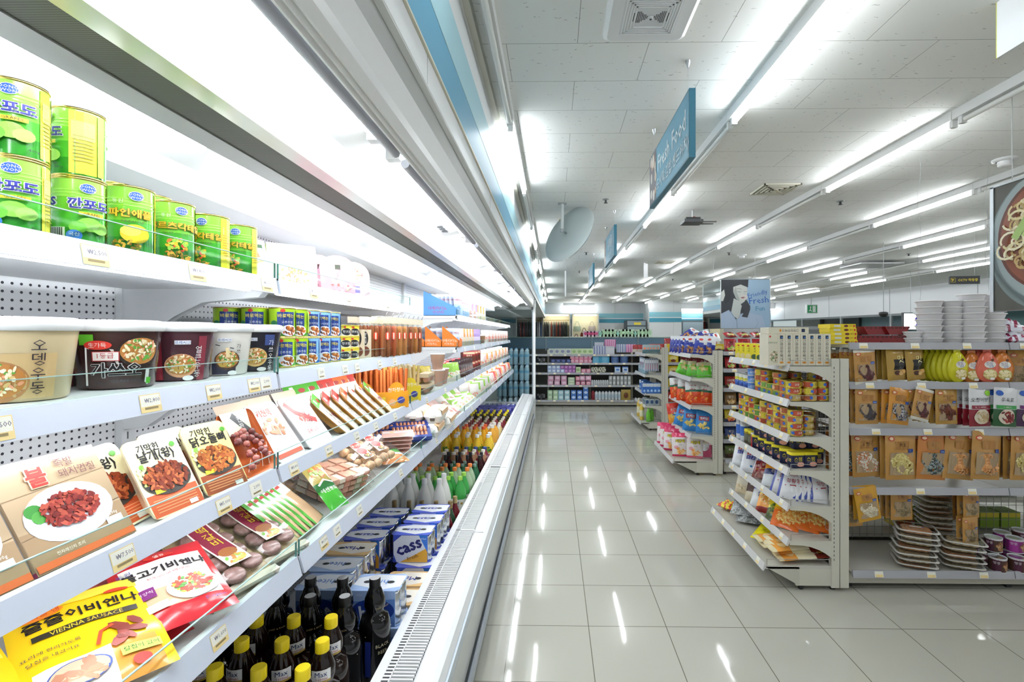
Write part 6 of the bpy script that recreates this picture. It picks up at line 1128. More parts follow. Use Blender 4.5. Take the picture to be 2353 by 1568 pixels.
def hangrow(key, px, py_top, Yf, n, lab, g, h, rz=0, roll=0, dy=.03, dx=.012):
    """n packs hung on one hook: px = column of the front pack"""
    X = xat(px, Yf); zt = zat(py_top, X, Yf)
    sc_ = PH[key.replace('ovO', 'nut').replace('ovP', 'nut')] if key in PH else .175
    s_ = h / sc_ * (1.0 if 'lowest' in g else (1.30 if 'fourth' in g else (1.17 if 'third' in g else 1.14))); h = sc_ * s_
    for k in range(n):
        put(key, (X + dx * k * (-1 if rz >= 0 else 1), Yf + dy * k, zt - h), lab + (', front one on its hook' if k == 0 else ', %s behind the front one' % ORD[k - 1]), g, R(rz), R(1), R(roll if k == 0 else roll * .3), s_)
    return X, zt
yh = 2.90
g = 'snack packs hanging on the second level of the snack run'
hangrow('dA', 1990, 803, yh - .03, 4, 'tan pack with dark meat picture and bright edge', g, .185, 8, -3)
hangrow('dA', 1938, 806, yh + .1, 3, 'tan pack beside the beige upright', g, .185, 24, 2)
hangrow('nut', 2062, 802, yh - .02, 4, 'gold and black nut pack, nearer the upright', g, .165, 10, -4); hangrow('nut', 2106, 802, yh - .01, 4, 'gold and black nut pack, second from the upright', g, .165, 12, -6)
for k in range(7): put('ovY', (xat(2195 - 12.5 * k, yh + .02 * k), yh - .02 + .022 * k, zat(802, 2.4, yh) - .2), 'lime yellow oval peanut pack, %s from the front of its row' % ORD[k], 'lime yellow oval peanut packs', R(10), 0, R(-4), 1.14)
hangrow('ovO', 2232, 806, yh, 3, 'orange oval peanut pack beside the lime yellow ones', g, .175, 0); hangrow('ovP', 2268, 803, yh - .02, 3, 'salmon oval peanut pack', g, .175, 0); hangrow('ovO', 2302, 804, yh - .01, 3, 'orange oval peanut pack farther from the upright', g, .175, 0); hangrow('dJ', 2352, 806, yh, 3, 'tan pack at the picture edge of the second level', g, .19, -20)
g = 'snack packs hanging on the third level of the snack run'
hangrow('dB', 1992, 892, yh - .03, 4, 'tan pack with dark squid window', g, .185, 6, 0); hangrow('dC', 2062, 892, yh - .05, 4, 'orange tan pack with dark fish picture, tilted', g, .185, 10, 7); hangrow('dA', 2112, 892, yh - .06, 4, 'tan pack with bright edge, swung sideways', g, .165, 12, 14)
hangrow('dD', 2175, 892, yh - .03, 5, 'tan cheese meat pack with dark food picture', g, .185, 8, 0); hangrow('sqd', 2252, 892, yh - .04, 5, 'white and dark red pack with peanuts picture', g, .195, 8, 0); hangrow('bbq', 2308, 892, yh - .05, 4, 'white and green pack with dried meat picture', g, .195, 4, 3); hangrow('hot', 2362, 893, yh - .04, 3, 'white and purple pack cut by the picture edge', g, .195, 4, 3)
g = 'snack packs hanging on the fourth level of the snack run'
hangrow('dH', 1950, 992, yh + .02, 3, 'grey and tan pack beside the beige upright', g, .21, 8, 0); hangrow('dG', 1992, 992, yh + 0, 3, 'tan pack with pale squid picture', g, .21, 6, -2); hangrow('dE', 2070, 993, yh - .03, 4, 'large tan pack with pale yellow shreds', g, .22, 6, 0); hangrow('dH', 2138, 993, yh - .02, 3, 'orange tan pack with grey window', g, .22, 4, 4)
hangrow('dF', 2200, 992, yh - .02, 4, 'tan pack with orange squid shreds, nearer the upright', g, .22, 4, 6); hangrow('dF', 2263, 992, yh - .04, 5, 'tan pack with orange squid shreds, farther from the upright', g, .22, 8, 4); hangrow('dE', 2350, 994, yh - .02, 5, 'large tan pack cut by the picture edge', g, .22, 12, 4)
g = 'snack packs hanging on the lowest level of the snack run'
hangrow('dJ', 1955, 1120, yh + .02, 3, 'brown tan pack low down beside the upright', g, .24, 10, 0); hangrow('dI', 2000, 1120, yh - .05, 2, 'mustard pack with pale fish and peanuts, swung sideways', g, .20, 4, -10); hangrow('dI', 2000, 1120, yh + .08, 3, 'mustard pack behind the swung one', g, .20, 14, 0); hangrow('dJ', 2072, 1120, yh + .02, 3, 'brown tan pack low down, third from the upright', g, .20, 4, 0)
hangrow('dJ', 2215, 1122, yh + .08, 2, 'tan double pack beside the tray stack', g, .20, 30, 0); hangrow('dJ', 2232, 1130, yh + .0, 2, 'tan double pack hung low', g, .16, 8, 0); hangrow('dJ', 2230, 1190, yh - .01, 2, 'tan pack hung below the low double pack', g, .16, 10, 0)
# clear tray stacks of dried goods
b = MB().loft([[(x, y, z) for x, _q, y in rrect(w_, h_, .03, 3, 0, .1)] for w_, h_, z in ((.17, .13, 0), (.20, .16, .022))], 'clear|#f2f2f0|.35', True, (1, 0)); b.loft([[(x, y, z) for x, _q, y in rrect(w_, h_, .03, 3, 0, .1)] for w_, h_, z in ((.19, .15, .026), (.19, .15, .034))], 'clear|#f6f6f4|.35', True, (0, 1)); b.loft([[(x, y, z) for x, _q, y in rrect(w_, h_, .03, 3, 0, .1)] for w_, h_, z in ((.19, .15, .024), (.212, .172, .023), (.212, .172, .026), (.19, .15, .027))], '#cfccc6|.15', True, (0, 0))
f = MB().loft([[(x, y, z) for x, _q, y in rrect(.145, .105, .03, 3, 0, .1)] for z in (.003, .019)], 'mix|#dccaa4|#a89474|60|.5', True, (1, 1)); l = MB(); l.decal(topS(.0345, 0, .1), [('r', 0, -.02, .07, .012, '#e4e4e8'), ('r', .03, -.02, .012, .012, '#3a4aa0')])
f2 = MB().loft([[(x, y, z) for x, _q, y in rrect(.145, .105, .03, 3, 0, .1)] for z in (.003, .019)], 'mix|#d89a6a|#b07c54|60|.5', True, (1, 1))
proto('trA', 'clear_food_tray', 'snack tray', [('clear_box', b, []), ('dried_food', f, []), ('label', l, [])]); proto('trB', 'clear_food_tray', 'snack tray', [('clear_box', b, []), ('dried_food', f2, []), ('label', l, [])])
zb = .108
for si, (px, n, y, lab) in enumerate(((2085, 7, 2.83, 'front stack nearer the upright'), (2190, 5, 2.82, 'front stack farther from the upright'), (2143, 13, 3.05, 'tall rear stack'))):
    X = xat(px, y + .1)
    for k in range(n): put('trA' if (k + si) % 3 else 'trB', (X + .008 * math.sin(k * 2.1), y + .006 * math.cos(k * 1.7), zb + .0345 * k), 'clear tray of dried seafood, %s, %s from the shelf' % (lab, ORD[k]), 'clear trays of dried seafood stacked on the bottom shelf', R(-22 + 5 * math.sin(k) + (12 if si == 2 else 0)))
def ntin(key, c1, c2): can(key, 'nut_tin', 'nut tin', .043, .082, [c1 + '|.3'], [('r', -.045, .041, .04, .07, c2, 1), ('b', .02, .036, .034, .024, ['#9a6a44', '#b88a5c', '#7a4a2c', '#c8a074'], 34, .009), ('r', .0, .075, .26, .006, '#e4e0e4'), ('r', .05, .02, .016, .02, '#e8e8e8'), ('t', '땅콩', -.045, .055, .018, '#e8e0e4')], '#d4d6d8|.3', 18, False)
ntin('ntA', '#4a3028', '#4a1a34'); ntin('ntB', '#8a2a7a', '#a83a9a')
for k, (px, y, l, key) in enumerate(((2255, 3.04, 0, 'ntB'), (2270, 2.93, 0, 'ntA'), (2292, 2.87, 0, 'ntA'), (2336, 2.87, 0, 'ntA'), (2318, 2.98, 0, 'ntB'), (2350, 3.02, 0, 'ntA'), (2282, 2.95, 1, 'ntA'), (2302, 3.03, 1, 'ntB'), (2331, 2.94, 1, 'ntB'), (2345, 3.06, 1, 'ntA'))):
    put(key, (xat(px, y), y, zb + .083 * l), '%s nut tin on the bottom shelf, %s layer, %s from the tray stacks' % (('maroon', 'purple')[key == 'ntB'], ('lower', 'upper')[l], ORD[k % 6]), 'nut tins on the bottom shelf', R(rnd.uniform(-10, 40)))
# top shelf: yellow boxes, red trays, white bowls
zt_ = ZR1[0]
bx('ybx', 'instant_food_box', 'boxed food', .16, .12, .024, '#e4cc24', [('e', .02, .012, .014, .007, '#6a2a2a'), ('t', '짜장', .05, .012, .012, '#8a2a2a'), ('e', .07, .012, .006, .007, '#c8322a'), ('r', -.035, .012, .04, .012, '#d8d8d0')])
for k in range(5): put('ybx', (xat(1930, 2.95) + (.006 if k > 2 else .012), 2.93, zt_ + .0245 * k), 'flat yellow box of instant sauce, %s from the shelf' % ORD[k], 'yellow boxes stacked on the snack run top shelf', R((-3, 2, 0, -2, 3)[k]))
for k in range(2): put('ybx', (xat(1890, 3.12), 3.1, zt_ + .0245 * k), 'flat yellow box behind the beige stew boxes, %s from the shelf' % ORD[k], 'yellow boxes behind the stew boxes', R(0))
rt = MB()
for sgn in (0,): rt.prism([(-.06, .0), (.06, .0), (.095, .055), (-.095, .055)], 0, .10, '#7c1c1e|.3')
for i in range(6): rt.prism([(-.075 + .03 * i, .04), (-.06 + .03 * i, .04), (-.06 + .03 * i, .05), (-.075 + .03 * i, .05)], -.002, 0, '#4a0e12')
proto('rtr', 'red_tray', 'food tray', [('tray', rt, [])])
for k, (px, l) in enumerate(((1995, 0), (2048, 0), (2085, 0), (2012, 1), (2060, 1))): put('rtr', (xat(px, 2.96), 2.95, zt_ + .001 + .056 * l), 'dark red plastic food tray, %s layer, %s from the yellow boxes' % (('lower', 'upper')[l], ORD[k % 3]), 'dark red trays on the snack run top shelf', R(4 * k - 6), scale=.92)
wb = MB().lathe([(.054, 0), (.058, .003), (.066, .027), (.067, .030), (.073, .031), (.073, .0345)], '#dcdadc|.35', 22, cap=(1, 0)); wl = MB().lathe([(.073, .0345), (.073, .036), (.062, .038), (.0001, .038)], '#e2e0e0|.3', 22)
proto('wbw', 'white_food_bowl', 'food bowl', [('bowl', wb, []), ('lid', wl, [])])
for si, (px, y, n) in enumerate(((2135, 2.95, 7), (2182, 2.97, 7), (2232, 2.93, 8), (2278, 2.98, 8), (2092, 2.98, 2), (2322, 3.0, 2), (2205, 3.1, 7))):
    for k in range(n): put('wbw', (xat(px, y) + rnd.uniform(-.002, .002), y, zt_ + .001 + .0375 * k), 'white lidded food bowl, %s stack from the red trays, %s from the shelf' % (ORD[si], ORD[k]), 'white food bowls stacked on the snack run top shelf', 0, R(0))
pillow('crk', 'snack_bag', 'snack bag', .16, .12, .06, lambda a, b: '#d8d8e4|.2' if math.sin(a * 12 + b * 6) < .3 else '#8a2a4a|.2', [], 120, wr=.3)
put('crk', (xat(2330, 2.95), 2.94, zt_ + .08), 'crinkled red and white bag on the short bowl stack', None, 0, R(60)); put('crk', (xat(2352, 2.9), 2.90, zt_ + .02), 'crinkled red and white bag at the picture edge', None, 0, R(70))
# red noodle packs behind the snack run seen through the wire: coloured boxes on the far side
bx('farbox', 'snack_carton', 'snack carton', .13, .12, .11, '#7a9a1e', [('r', 0, .09, .128, .03, '#c8b82a')]); bx('farbox2', 'snack_carton', 'snack carton', .13, .12, .11, '#b8a01e', [('r', 0, .03, .128, .04, '#a83020')])
for k in range(12): put('farbox' if k % 3 else 'farbox2', (2.45 + .145 * (k % 6), 3.36, .16 + .24 * (k // 6)), 'green and yellow carton on the far side of the wire back, %s row, %s along' % (('lower', 'upper')[k // 6], ORD[k % 6]), 'cartons behind the wire back of the snack run')
slab_o = thing('shelf_unit', 'rear half of the snack run, seen through its wire back', 'shelving unit', (1.755, 3.3, 0))
for z in (.14, .38): part(MB().box((.01, 0, z - .02), (1.9, .40, z), '#bdbbb2|.35'), 'shelf', slab_o)
part(MB().box((.01, .38, .02), (1.9, .40, .12), BG2), 'base_panel', slab_o)
# ================================================================== NOODLE RUN
def rmn(key, c, txt, tc, pic, c2): pillow(key, 'noodle_packet', 'noodle packet', .14, .155, .05, lambda a, b: c + '|.2' if b > .35 else c2 + '|.2', [('t', txt, 0, .10, .06 if len(txt) < 2 else .034, tc), ('b', 0, .04, .045, .022, pic, 22, .012)], 130, (6, 7), wr=.1)
rmn('rSh', '#a82028', '辛', '#16161a', ['#e8a05a', '#f0d0a0', '#7cbd45'], '#7a1a1c'); rmn('rNg', '#9a2a24', '너구리', '#f0e4c8', ['#e8c08a', '#5a8a3a'], '#4a2a1c'); rmn('rBr', '#7a5a34', '된장', '#f0e4c8', ['#c89a5a', '#e8d0a0'], '#6a4a2a'); rmn('rYl', '#d8c03a', '진라면', '#8a1a1c', ['#e8a05a', '#c8502a'], '#3a3a5a'); rmn('rBl', '#34487a', '튀김', '#f0e4c8', ['#e8c08a', '#d8b070'], '#5a6a4a'); rmn('rGr', '#5a6a34', '짜파', '#f0e4c8', ['#3a2a1c', '#5a3a24'], '#4a3424')
kinds = [('rSh', 'red'), ('rSh', 'red'), ('rNg', 'dark red'), ('rBr', 'brown'), ('rYl', 'yellow'), ('rBl', 'blue'), ('rGr', 'olive')]
for i, z in enumerate(ZR2):
    kk, cn = kinds[i]
    n = 6 if i < 2 else 4
    for c_ in range(n): put(kk, (1.93 + .152 * c_, 5.22, z + .002), '%s instant noodle packet, %s shelf from the top, %s from the end unit' % (cn, ORD[i], ORD[c_]), 'instant noodle packets on the shelves behind the snack bags', R(0), R(12), 0, .95 if i == 0 else (.85 if i not in (3, 4) else .9))
for c_ in range(6): put('rSh', (1.95 + .15 * c_, 5.24, ZR2[0] + .165), 'red instant noodle packet lying on top of the noodle run, %s from the end unit' % ORD[c_], 'instant noodle packets lying on top', 0, R(70), 0, .9)
# ================================================================== SWEETS RUN
bx('ylb', 'sweet_box', 'sweets box', .16, .08, .13, '#e0c024', [('e', 0, .075, .06, .03, '#f0e090'), ('e', 0, .035, .04, .022, '#7a3a20')]); bx('brb', 'sweet_box', 'sweets box', .12, .08, .13, '#7a4a34', [('e', 0, .07, .04, .035, '#3a1c14'), ('t', '초코', 0, .07, .03, '#e8dcc8')]); bx('rdbx', 'sweet_box', 'sweets box', .17, .08, .17, '#a82c24', [('t', '오', 0, .12, .05, '#3a4a9a'), ('b', 0, .05, .06, .03, ['#e8a05a', '#c8702a'], 16, .014)])
for i, z in enumerate(ZR3):
    for c_ in range(6):
        key = (('rdbx' if i == 4 else 'ylb') if c_ % 2 == 0 else 'brb') if i != 5 else 'brb'
        put(key, (1.90 + .18 * c_, 7.60, z + .001), '%s sweets box, %s shelf from the top, %s from the farthest end unit' % ({'rdbx': 'red', 'ylb': 'yellow', 'brb': 'brown'}[key], ORD[i], ORD[c_]), 'sweets boxes on the sweets run', 0)
pillow('swb', 'sweet_bag', 'sweets bag', .13, .16, .05, lambda a, b: '#a83a3c|.2' if b > .4 else '#d8ccc0|.2', [], 140, (6, 7))
for c_ in range(9): put('swb', (1.62 + .12 * c_, 7.75, 1.28 if c_ > 1 else Z3[0]), 'red and cream sweets bag on top of the sweets run, %s along' % ORD[c_], 'sweets bags on top of the sweets run', 0, R(10))
# ================================================================== TOILETRIES RUN
def tb(key, c, c2, w, h, txt=''): bx(key, 'toiletry_box', 'toiletry box', w, .10, h, c, [('e', 0, h * .55, w * .36, h * .28, c2)] + ([('t', txt, 0, h * .5, h * .2, 'ink')] if txt else []))
tb('tGW', '#d4dcd0', '#9aa0b8', .115, .125, '좋은'); tb('tGW2', '#cfdcb8', '#a8c888', .115, .125, '순면'); tb('tNv', '#24305c', '#5a6aa0', .10, .09); tb('tPk', '#e08aa4', '#f0c8d4', .09, .085, '울트라'); tb('tBl', '#a8b8e0', '#e4ecf8', .085, .08); tb('tPu', '#9a5aa0', '#c890c8', .08, .08); tb('tPp', '#d8a0bc', '#f0d4e0', .115, .10); tb('tTr', '#b8d8b0', '#e4f0dc', .10, .10); tb('tCy', '#a8d0dc', '#e0f0f4', .11, .10); tb('tDb', '#4a78c4', '#c8dcf4', .105, .10); tb('tLg', '#b8ccaa', '#e0e8d4', .14, .055)
tb('tTp', '#3f9ac4', '#9ad0e8', .19, .028); tb('tTn', '#2a4a80', '#7a9ac8', .16, .028); tb('tGy', '#a8acac', '#d4d8d8', .065, .10)
yb = 10.006; gB = 'toiletry boxes on the far shelving run'
CN = dict(tGW='white and lilac', tGW2='white and lime', tNv='navy', tPk='pink', tBl='pale blue', tPu='purple', tPp='light pink', tTr='pale green', tCy='pale cyan', tDb='blue', tLg='sage', tTp='flat cyan', tTn='flat navy', tGy='grey')
def brow(shelf, items, l=0, dz=0):
    z = ZB[shelf]
    for i, (key, px) in enumerate(items):
        put(key, (xat(px, yb), yb, z + .001 + dz), '%s box, %s shelf down, %s from the aisle post%s' % (CN[key], ORD[shelf], ORD[i], (', upper layer' if l == 1 else ', third layer') if l else ''), gB)
brow(0, [('tGW', 1267 + 13 * k) for k in range(4)] + [('tGW2', 1319 + 12.5 * k) for k in range(4)])
brow(1, [('tNv', 1271 + 12 * k) for k in range(4)] + [('tPk', 1315 + 10.5 * k) for k in range(5)]); brow(1, [('tPk', 1315 + 10.5 * k) for k in range(5)], 1, .086)
brow(2, [('tBl', 1263 + 9.8 * k) for k in range(4)] + [('tPu', 1301 + 9 * k) for k in range(3)] + [('tGW2', 1328), ('tPk', 1341), ('tPk', 1352)]); brow(2, [('tBl', 1263 + 9.8 * k) for k in range(3)] + [('tPu', 1292 + 9 * k) for k in range(4)], 1, .081)
brow(3, [('tPp', 1265), ('tPp', 1280), ('tPp', 1296), ('tLg', 1313), ('tPk', 1328), ('tPk', 1340), ('tPk', 1352)]); brow(3, [('tPp', 1266), ('tPp', 1281), ('tPp', 1296), ('tPk', 1328), ('tPp', 1338), ('tPp', 1352)], 1, .101); brow(3, [('tLg', 1313)], 1, .056); brow(3, [('tLg', 1313)], 2, .112)
brow(4, [('tTr', 1264), ('tTr', 1276.5), ('tCy', 1289), ('tCy', 1303), ('tDb', 1318), ('tDb', 1332), ('tDb', 1346)]); brow(4, [('tTr', 1264), ('tTr', 1276.5), ('tCy', 1289), ('tCy', 1303), ('tDb', 1318), ('tDb', 1332), ('tDb', 1346)], 1, .101); brow(4, [('tDb', 1346)], 2, .202)
# second section
for l in range(5):
    for i in range(4): put('tTp' if i < 2 else 'tTn', (xat(1369 + 21 * i + (2 if i > 1 else 0), yb), yb, ZB[1] + .001 + .029 * l), 'flat %s toothpaste box, %s column, %s from the shelf' % (('cyan', 'navy')[i > 1], ORD[i], ORD[l]), 'toothpaste boxes on the far shelving run')
for l in range(2):
    for i in range(6): put('tGy', (xat(1403 + 8.6 * i, yb), yb, ZB[3] + .001 + .101 * l), 'grey dye box, %s layer, %s along' % (('lower', 'upper')[l], ORD[i]), 'grey dye boxes on the far shelving run')
bottle('shp', 'shampoo_bottle', [(.026, 0), (.034, .01), (.034, .15), (.02, .175), (.012, .18)], '#d8dce0|.25', '#3a4a5a', .016, .03, (.034, .04, .12, '#b8c8d4'), 12); bottle('shr', 'shampoo_bottle', [(.026, 0), (.036, .01), (.036, .15), (.02, .17), (.012, .175)], '#8a2a34|.25', '#b04a50', .016, .03, None, 12); bottle('stb', 'spray_tube', [(.02, 0), (.024, .005), (.024, .09), (.012, .1)], '#c8ccd0|.25', '#e4e6e8', .016, .03, None, 10)
for i in range(11): put('shr' if i in (0, 9) else 'shp', (xat(1363 + 7.6 * i, yb), yb + .04, ZB[4]), '%s shampoo bottle, %s along the bottom shelf' % (('white', 'dark red')[i in (0, 9)], ORD[i]), 'shampoo bottles on the far shelving run')
for i in range(9): put('stb', (xat(1361 + 5 * i, yb), yb + .03, ZB[3]), 'small pale tube, %s along the fourth shelf' % ORD[i], 'pale tubes on the far shelving run')
pillow('cot', 'cotton_bag', 'cotton bag', .15, .13, .06, lambda a, b: '#c8c8b8|.3' if math.sin(a * 8 + b * 9) < .2 else '#6a6a58|.3', [], 150, (6, 6)); pillow('wip', 'wipes_pack', 'wipes pack', .12, .14, .04, lambda a, b: '#c8d8ec|.2' if b < .8 else '#4a70b8|.2', [('r', 0, .07, .06, .04, '#4a80c8')], 151, (6, 6)); pillow('gold', 'refill_pack', 'refill pack', .20, .22, .05, lambda a, b: '#a8904a|.2', [('e', 0, .10, .05, .06, '#6a3a20')], 152, (6, 6)); pillow('rzr', 'razor_card', 'razor card', .06, .17, .015, lambda a, b: '#c0c8d8|.2' if abs(a) > .35 else '#3a4a9a|.2', [], 153, (5, 6)); pillow('prz', 'razor_card', 'razor card', .07, .17, .015, lambda a, b: '#c87aa8|.2' if abs(a) > .35 else '#e4c8d8|.2', [], 154, (5, 6))
for i in range(2): put('cot', (xat(1367 + 17 * i, yb), yb, ZB[2]), 'clear bag of cotton pads, %s along the third shelf' % ORD[i], 'cotton bags', 0, R(10)); put('wip', (xat(1419 + 18 * i, yb), yb, ZB[2]), 'pale blue wipes pack, %s along the third shelf' % ORD[i], 'wipes packs', 0, R(10))
put('gold', (xat(1438, yb), yb, ZB[4]), 'gold refill pouch at the end of the shampoo bottles')
for i in range(5): put('rzr', (xat(1366 + 6 * i, yb), yb, ZB[0] + .01), 'blue razor card, %s along the top shelf' % ORD[i], 'blue razor cards', 0)
bx('wcard', 'display_card', 'display card', .19, .02, .26, '#c8ccd8', [('r', 0, .12, .14, .16, '#b0b8d0')]); put('wcard', (xat(1377, yb + .06), yb + .09, ZB[0]), 'grey display card behind the blue razor cards')
bx('wcard2', 'display_card', 'display card', .20, .06, .18, '#c4c4cc', [('r', 0, .08, .18, .14, '#d4d4dc')]); put('wcard2', (xat(1401, yb), yb, ZB[0]), 'blank white display box below the pink razor cards')
for i in range(5): put('prz', (xat(1393 + 4.6 * i, yb + .06), yb + .08, ZB[0] + .15), 'pink razor card above the white display box, %s along' % ORD[i], 'pink razor cards')
for i in range(8): put('rzr' if i < 4 else 'prz', (xat(1420 + 5.4 * i, yb), yb, ZB[0] + .05), '%s razor card in the second group, %s along' % (('blue', 'pink')[i > 3], ORD[i]), 'razor cards in the second group')
for i in range(2): put('swb', (xat(1460 + 12 * i, yb), yb, ZB[0] + .05), 'red and cream pouch hung beside the razor cards, %s one' % ORD[i], 'pouches hung beside the razor cards')
# dark goods on the unit nearest the case end
pillow('dkp', 'sock_pack', 'sock pack', .2, .13, .05, lambda a, b: '#1c1c1e|.4' if math.sin(a * 6 + b * 5) < .6 else '#5a5a5c|.3', [], 155, (6, 6))
for z_, n_ in ((ZB[1], 3), (ZB[4], 3)):
    for i in range(n_): put('dkp', (-.28 - .24 * i, yb, z_), 'black hosiery pack, %s, %s from the aisle post' % ('bottom shelf' if z_ < .2 else 'upper shelf', ORD[i]), 'black hosiery packs by the case end', 0, R(12))
# green and white gift boxes standing on the counter
tb('gb1', '#c4d8c0', '#a8c8a4', .12, .17); tb('gb2', '#b4d4c8', '#8ac0ac', .10, .13); tb('gb3', '#d4b8c8', '#c84a7a', .11, .13)
for i in range(4): put('gb3', (xat(1346 + 8 * i, 10.9), 10.9, 1.446), 'pink and white box on the counter below the handbag display, %s along' % ORD[i], 'pink boxes on the tall counter')
for i in range(15): put('gb1' if i % 5 else 'gb2', (xat(1380 + 8 * i, 10.9), 10.9, 1.446), 'pale green gift box on the tall counter, %s along' % ORD[i], 'pale green gift boxes on the tall counter')
# ================================================================== HANGING SIGNS AND CEILING FITTINGS
def photo_food(S, w, h, seed):
    rg = random.Random(seed); it = [('r', 0, 0, w, h, '#6c6a70')]
    for i in range(12): it.append(('e', rg.uniform(-w * .4, w * .4), rg.uniform(-h * .42, h * .42), rg.uniform(.012, .028), rg.uniform(.018, .04), rg.choice(['#d8d4cc', '#c8b8a8', '#e4e0d8', '#b89a8a'])))
    return it
def aisle_sign(lab, Ya, Yb, big, small, seed, X=.60, zt=2.575, zb=2.275, pic=True):
    L = Yb - Ya; o = thing('hanging_sign', lab, 'sign', (X, (Ya + Yb) / 2, zb)); hgt = zt - zb
    b = MB().box((-.014, -L / 2, 0), (.014, L / 2, hgt), ['#2c6a80|.3'] * 6)
    for S in (leftS(-.014, hgt / 2, 0), sideS(.014, hgt / 2, 0)):
        b.decal(S, [('r', 0, 0, L - .012, hgt - .016, '#5f9bb5|.3')])
    part(b, 'board', o)
    l = MB(); S = leftS(-.0150, hgt / 2, 0)
    # on this face u grows toward the camera end
    l.decal(S, [*otext(big, L * .11, hgt * .13, hgt * .42, '#e8f2f6', None, .018), *otext(small, L * .11, -hgt * .26, hgt * .24, '#d8e8ee', None, .02)])
    l.decal(lambda u, v, q: S(u - L / 2 + L * .12, v, q), photo_food(S, L * .22, hgt - .016, seed))
    part(l, 'lettering', o)
    for yy in (-L * .42, L * .42):
        part(MB().tube((0, yy, hgt), (0, yy, H - zb), .0012, '#c4c6c6', 4, (0, 0)), 'wire', o)
        part(MB().lathe([(.004, H - zb - .03), (.012, H - zb - .008), (.014, H - zb)], 'steel', 8, (0, yy)), 'ceiling_hook', o)
aisle_sign('blue hanging sign with white lettering and a food photo, nearest of three', 2.07, 2.92, 'Fresh Food', '(도시락,김밥,샌드위치)', 3)
aisle_sign('blue hanging sign, middle of the three above the aisle', 4.64, 5.52, '유제품', '(우유,음료)', 4); aisle_sign('blue hanging sign, farthest of the three above the aisle', 7.15, 8.1, '생활용품', '(잡화)', 5)
# round tilted dome mirror hung from a rod, seen from behind
o = thing('round_mirror', 'round pale grey security mirror seen from its back on a ceiling rod', 'mirror', (.10, 4.45, 2.475))
nrm = Vector((-.68, -.60, .42)).normalized(); a_ = Vector((0, 0, 1)).cross(nrm).normalized(); b_ = nrm.cross(a_)
mb = MB()
prof = [(.0001, 0), (.10, -.002), (.20, -.004), (.292, -.008), (.302, -.02), (.292, -.032), (.22, -.06), (.10, -.078), (.0001, -.082)]
n_ = 40
rings = [[tuple(Vector((.03, .055, -.01)) + a_ * r * math.cos(2 * PI * i / n_) + b_ * r * math.sin(2 * PI * i / n_) + nrm * z) for i in range(n_)] for r, z in prof]
mb.loft(rings[:5], '#cdd6d6|.4', True, (0, 0)); mb.loft(rings[4:], '#b8c0c4|.05|.9', True, (0, 0)); part(mb, 'mirror_disc', o)
part(MB().tube((-.02, 0, .0), (-.02, 0, .25), .016, '#d8dedd|.3', 10), 'rod', o); part(MB().lathe([(.001, -.02), (.022, -.014), (.026, 0), (.02, .012), (.001, .016)], 'steel', 10, (-.02, -.01)).tube((-.02, 0, .0), (.02, .07, -.01), .01, 'steel'), 'joint_knob', o)
part(MB().box((-.06, -.03, .248), (.02, .03, .254), 'steel'), 'ceiling_plate', o); part(MB().tube((-.05, 0, .10), (-.02, 0, .10), .005, '#b8a86a|.3|.6', 6), 'wing_screw', o)
# speaker panel
o = thing('ceiling_speaker', 'large square white ceiling speaker with ribbed grille', 'ceiling speaker', (.365, 1.80, H))
mb = MB().loft([[(x, y, z) for x, _q, y in rrect(w_, w_, .025, 3)] for w_, z in ((.335, 0), (.33, -.012), (.30, -.022))], '#dfe0e0|.3', False, (0, 1)); part(mb, 'panel', o)
mb = MB().box((-.105, -.105, -.026), (.105, .105, -.0221), '#d0d2d4|.3')
for q in range(5):
    s = .10 - q * .010; 
    for a0, b0 in (((-s, -s), (s, -s + .004)), ((-s, s - .004), (s, s)), ((-s, -s), (-s + .004, s)), ((s - .004, -s), (s, s))): mb.box((a0[0], a0[1], -.029), (b0[0], b0[1], -.026), '#e8eaea|.3')
for i in range(9):
    for j in range(8):
        for sx in (-1, 1):
            x, y = .014 + i * .0062, -.028 + j * .008
            if abs(y) < .006 + (x - .012) * .85 and math.hypot(x - .012, y) < .058: mb.box((sx * x - .0016, y - .003, -.0268), (sx * x + .0016, y + .003, -.0262), '#2a2c2e')
part(mb, 'grille', o); part(MB().lathe([(.010, -.027), (.010, -.033), (.006, -.035), (.0001, -.035)], '#b8baba|.3', 12).lathe([(.005, -.0352), (.0001, -.0356)], '#3a3c3e', 8), 'centre_screw', o)
# air vents
def vent(x, y, lab, s=.3):
    o = thing('air_vent', lab, 'air vent', (x, y, H)); mb = MB()
    for q in range(5):
        a = s / 2 - q * s * .1; t = s * .035
        for a0, b0 in (((-a, -a), (a, -a + t)), ((-a, a - t), (a, a)), ((-a, -a), (-a + t, a)), ((a - t, -a), (a, a))): mb.box((a0[0], a0[1], -.012 - .002 * q), (b0[0], b0[1], -.001), '#d8d5c4|.4')
    part(mb, 'louvre_frame', o); part(MB().box((-s / 2 + .02, -s / 2 + .02, -.006), (s / 2 - .02, s / 2 - .02, -.002), '#8f8d7c'), 'duct', o)
vent(1.855, 4.03, 'square cream air vent, nearest, beside the second light row'); vent(1.88, 8.1, 'square cream air vent, second along the ceiling'); vent(1.88, 12.1, 'square cream air vent, far down the ceiling'); vent(6.9, 12.5, 'square cream air vent over the window side'); vent(.9, 14.5, 'square cream air vent near the far wall', .4)
o = thing('access_panel', 'flat white ceiling panel hanging slightly open near the window wall', 'ceiling panel', (5.4, 8.2, H)); part(MB().box((-.35, -.3, -.06), (.35, .3, -.045), '#d4d6d8'), 'panel', o); part(MB().box((-.34, .28, -.046), (.34, .29, 0), '#b8baba'), 'hinge_strip', o)
